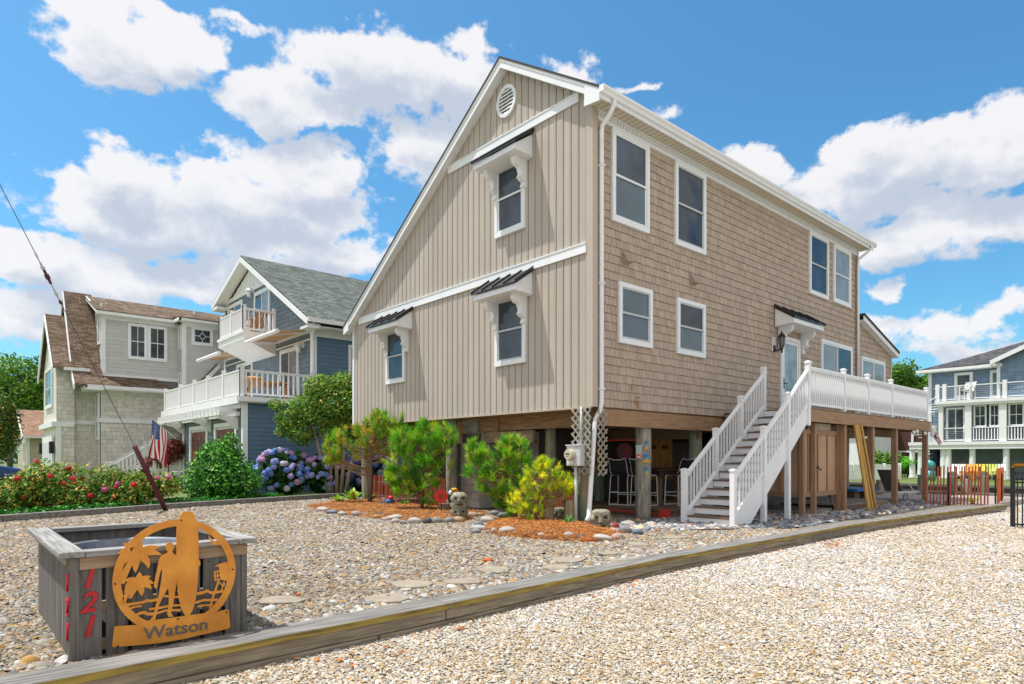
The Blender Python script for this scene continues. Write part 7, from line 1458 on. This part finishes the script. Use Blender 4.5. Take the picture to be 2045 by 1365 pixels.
# grass strip, groundcover under the roses
c = at(560, 995, 22.3); n = 5000; P = np.stack([RS.uniform(-1.9, 2.3, n), RS.uniform(-.5, .6, n)], 1); B_ = np.array([c.x, c.y]) + P[:, :1] * np.array([RT.x, RT.y]) * 1.0 + P[:, :1] * np.array([.25, .12]) + P[:, 1:] * np.array([FW.x, FW.y]); hgt = RS.uniform(.05, .12, n); a = RS.rand(n) * 6.28
V = np.stack([np.concatenate([B_ - .008 * np.stack([np.cos(a), np.sin(a)], 1), np.zeros((n, 1))], 1), np.concatenate([B_ + .008 * np.stack([np.cos(a), np.sin(a)], 1), np.zeros((n, 1))], 1), np.concatenate([B_ + RS.normal(0, .03, (n, 2)), hgt[:, None]], 1)], 1).reshape(-1, 3)
struct('grass_strip', npmesh('grass_strip', V, np.arange(3 * n).reshape(-1, 3), np.repeat(hexlin((150, 190, 50), (110, 160, 40))[RS.choice(2, n)], 3, 0)), FOL, 'stuff', label='short bright grass in front of the hydrangeas', cat='grass')
gb = []
for i in range(40): x = -9.6 + i * .2; gb.append(((x, np.interp(x, [-9, -5.2, -1.5], [9.1, 10.75, 12.0]) + random.uniform(0, .3), .08), (.22, .2, .16)))
V, F, T = leaf_cloud(gb, 5000, .06, hexlin((40, 110, 30), (60, 140, 40), (30, 80, 24)), [4, 3, 3], shell=.4); V[:, 2] = np.maximum(V[:, 2], .02); struct('groundcover', npmesh('groundcover', V, F, T), FOL, 'stuff', label='low green groundcover along the foot of the rose bushes', cat='plants')
# red maple, cypress, far trees
c = at(336, 905, 30.2); bush('japanese_maple', 'dark red japanese maple beside the grey house steps', 'tree', (c.x, c.y, 0), [((c.x, c.y, 1.65), (.7, .7, .55)), ((c.x - RT.x * .5, c.y - RT.y * .5, 1.25), (.55, .55, .35)), ((c.x + RT.x * .35, c.y + RT.y * .35, 1.9), (.45, .45, .4))], 4200, .065, hexlin((120, 62, 48), (96, 42, 40), (150, 60, 46), (90, 76, 50)), [30, 30, 20, 20], shell=.3, stem=[[((c.x, c.y, 0), .05), ((c.x, c.y, 1.5), .03)]])
def fartree(label, px, py, t, w, h, n, size, pal, wts, group, zc=.62, nb=12):
    c = at(px, py, t); bl = jblobs((c.x, c.y, c.z), (w, w, h), nb); o = thing('leafy_tree', label, 'tree', (c.x, c.y, 0), group); V, F, T = leaf_cloud(bl, n, size, pal, wts, shell=.35); V[:, 2] = np.maximum(V[:, 2], .05); part('crown', npmesh('crown', V, F, T), FOL, o); tr = [[(Vector((c.x, c.y, -.1)), .05 * w + .06), (Vector((c.x, c.y, max(.5, c.z - h * .4))), .04 * w), (Vector((c.x, c.y, c.z + h * .3)), .01 * w)]]
    for k in range(5): a = k * 1.26; tr.append([(Vector((c.x, c.y, max(.4, c.z - h * .5))), .025 * w), (Vector((c.x + math.cos(a) * w * .6, c.y + math.sin(a) * w * .6, c.z + h * .2)), .008 * w)])
    stems(tr, BARK, o); return o
FG = hexlin((70, 112, 34), (96, 138, 44), (44, 76, 26), (130, 160, 60))
fartree('broad green tree behind the beige cottage at far left', 20, 772, 62, 3.6, 2.9, 6500, .20, FG, [3, 3, 2, 2], 'trees behind the cottages', nb=16); fartree('green tree behind the beige cottage and beside the grey house', 92, 765, 64, 2.6, 2.9, 5000, .20, FG, [3, 3, 2, 2], 'trees behind the cottages', nb=14); fartree('low tree clump filling the gap under the two trees left of the grey house', 60, 835, 66, 4.0, 2.6, 4000, .22, FG, [3, 3, 3, 1], 'trees behind the cottages')
fartree('rounded dark yellow green cypress at the left edge of the photo', -8, 868, 22.5, .62, 1.25, 5500, .06, hexlin((70, 100, 40), (96, 116, 44), (44, 70, 30), (170, 130, 60)), [4, 3, 3, 1], None, nb=10)
fartree('green tree just right of the deck railing end, behind the canal house', 1800, 768, 66, 2.4, 2.4, 5200, .19, FG, [3, 3, 2, 2], 'trees across the canal'); fartree('green tree directly behind the left wall of the canal house', 1838, 785, 70, 2.2, 1.9, 4000, .2, FG, [3, 3, 2, 2], 'trees across the canal'); fartree('dark trees seen below the deck right of the brown house', 1815, 885, 62, 2.6, 2.6, 4000, .2, hexlin((34, 70, 30), (50, 90, 34), (24, 50, 22)), [3, 3, 3], 'trees across the canal')
fartree('leafy garden bush in front of the brown house below the deck', 1762, 922, 44, 1.0, .8, 2600, .1, FG, [3, 3, 2, 2], None, nb=7); fartree('bright green hedge bush by the black gate across the canal', 1815, 925, 46, 1.0, .5, 2000, .1, hexlin((110, 180, 40), (80, 150, 40)), [1, 1], None, nb=6)
strap('small yellow green plant at the foot of the slat fence', 1942, 1006, 30, .35, .05, list(hexlin((150, 180, 50), (190, 190, 60))), name='leafy_plant')
# distant woods on the horizon
gb = []
for i in range(110):
    a = R(-75 + i * 1.9) ; d = random.uniform(190, 240); gb.append(((CAM.x + d * math.sin(a + TH), CAM.y + d * math.cos(a + TH), random.uniform(1.2, 2.2)), (7, 7, random.uniform(2.2, 3.6))))
V, F, T = leaf_cloud(gb, 16000, .9, hexlin((50, 84, 36), (70, 104, 44), (36, 62, 28)), [3, 3, 3], shell=.5); struct('far_woods', npmesh('far_woods', V, F, T), FOL, 'stuff', label='low line of distant trees on the horizon', cat='woods')
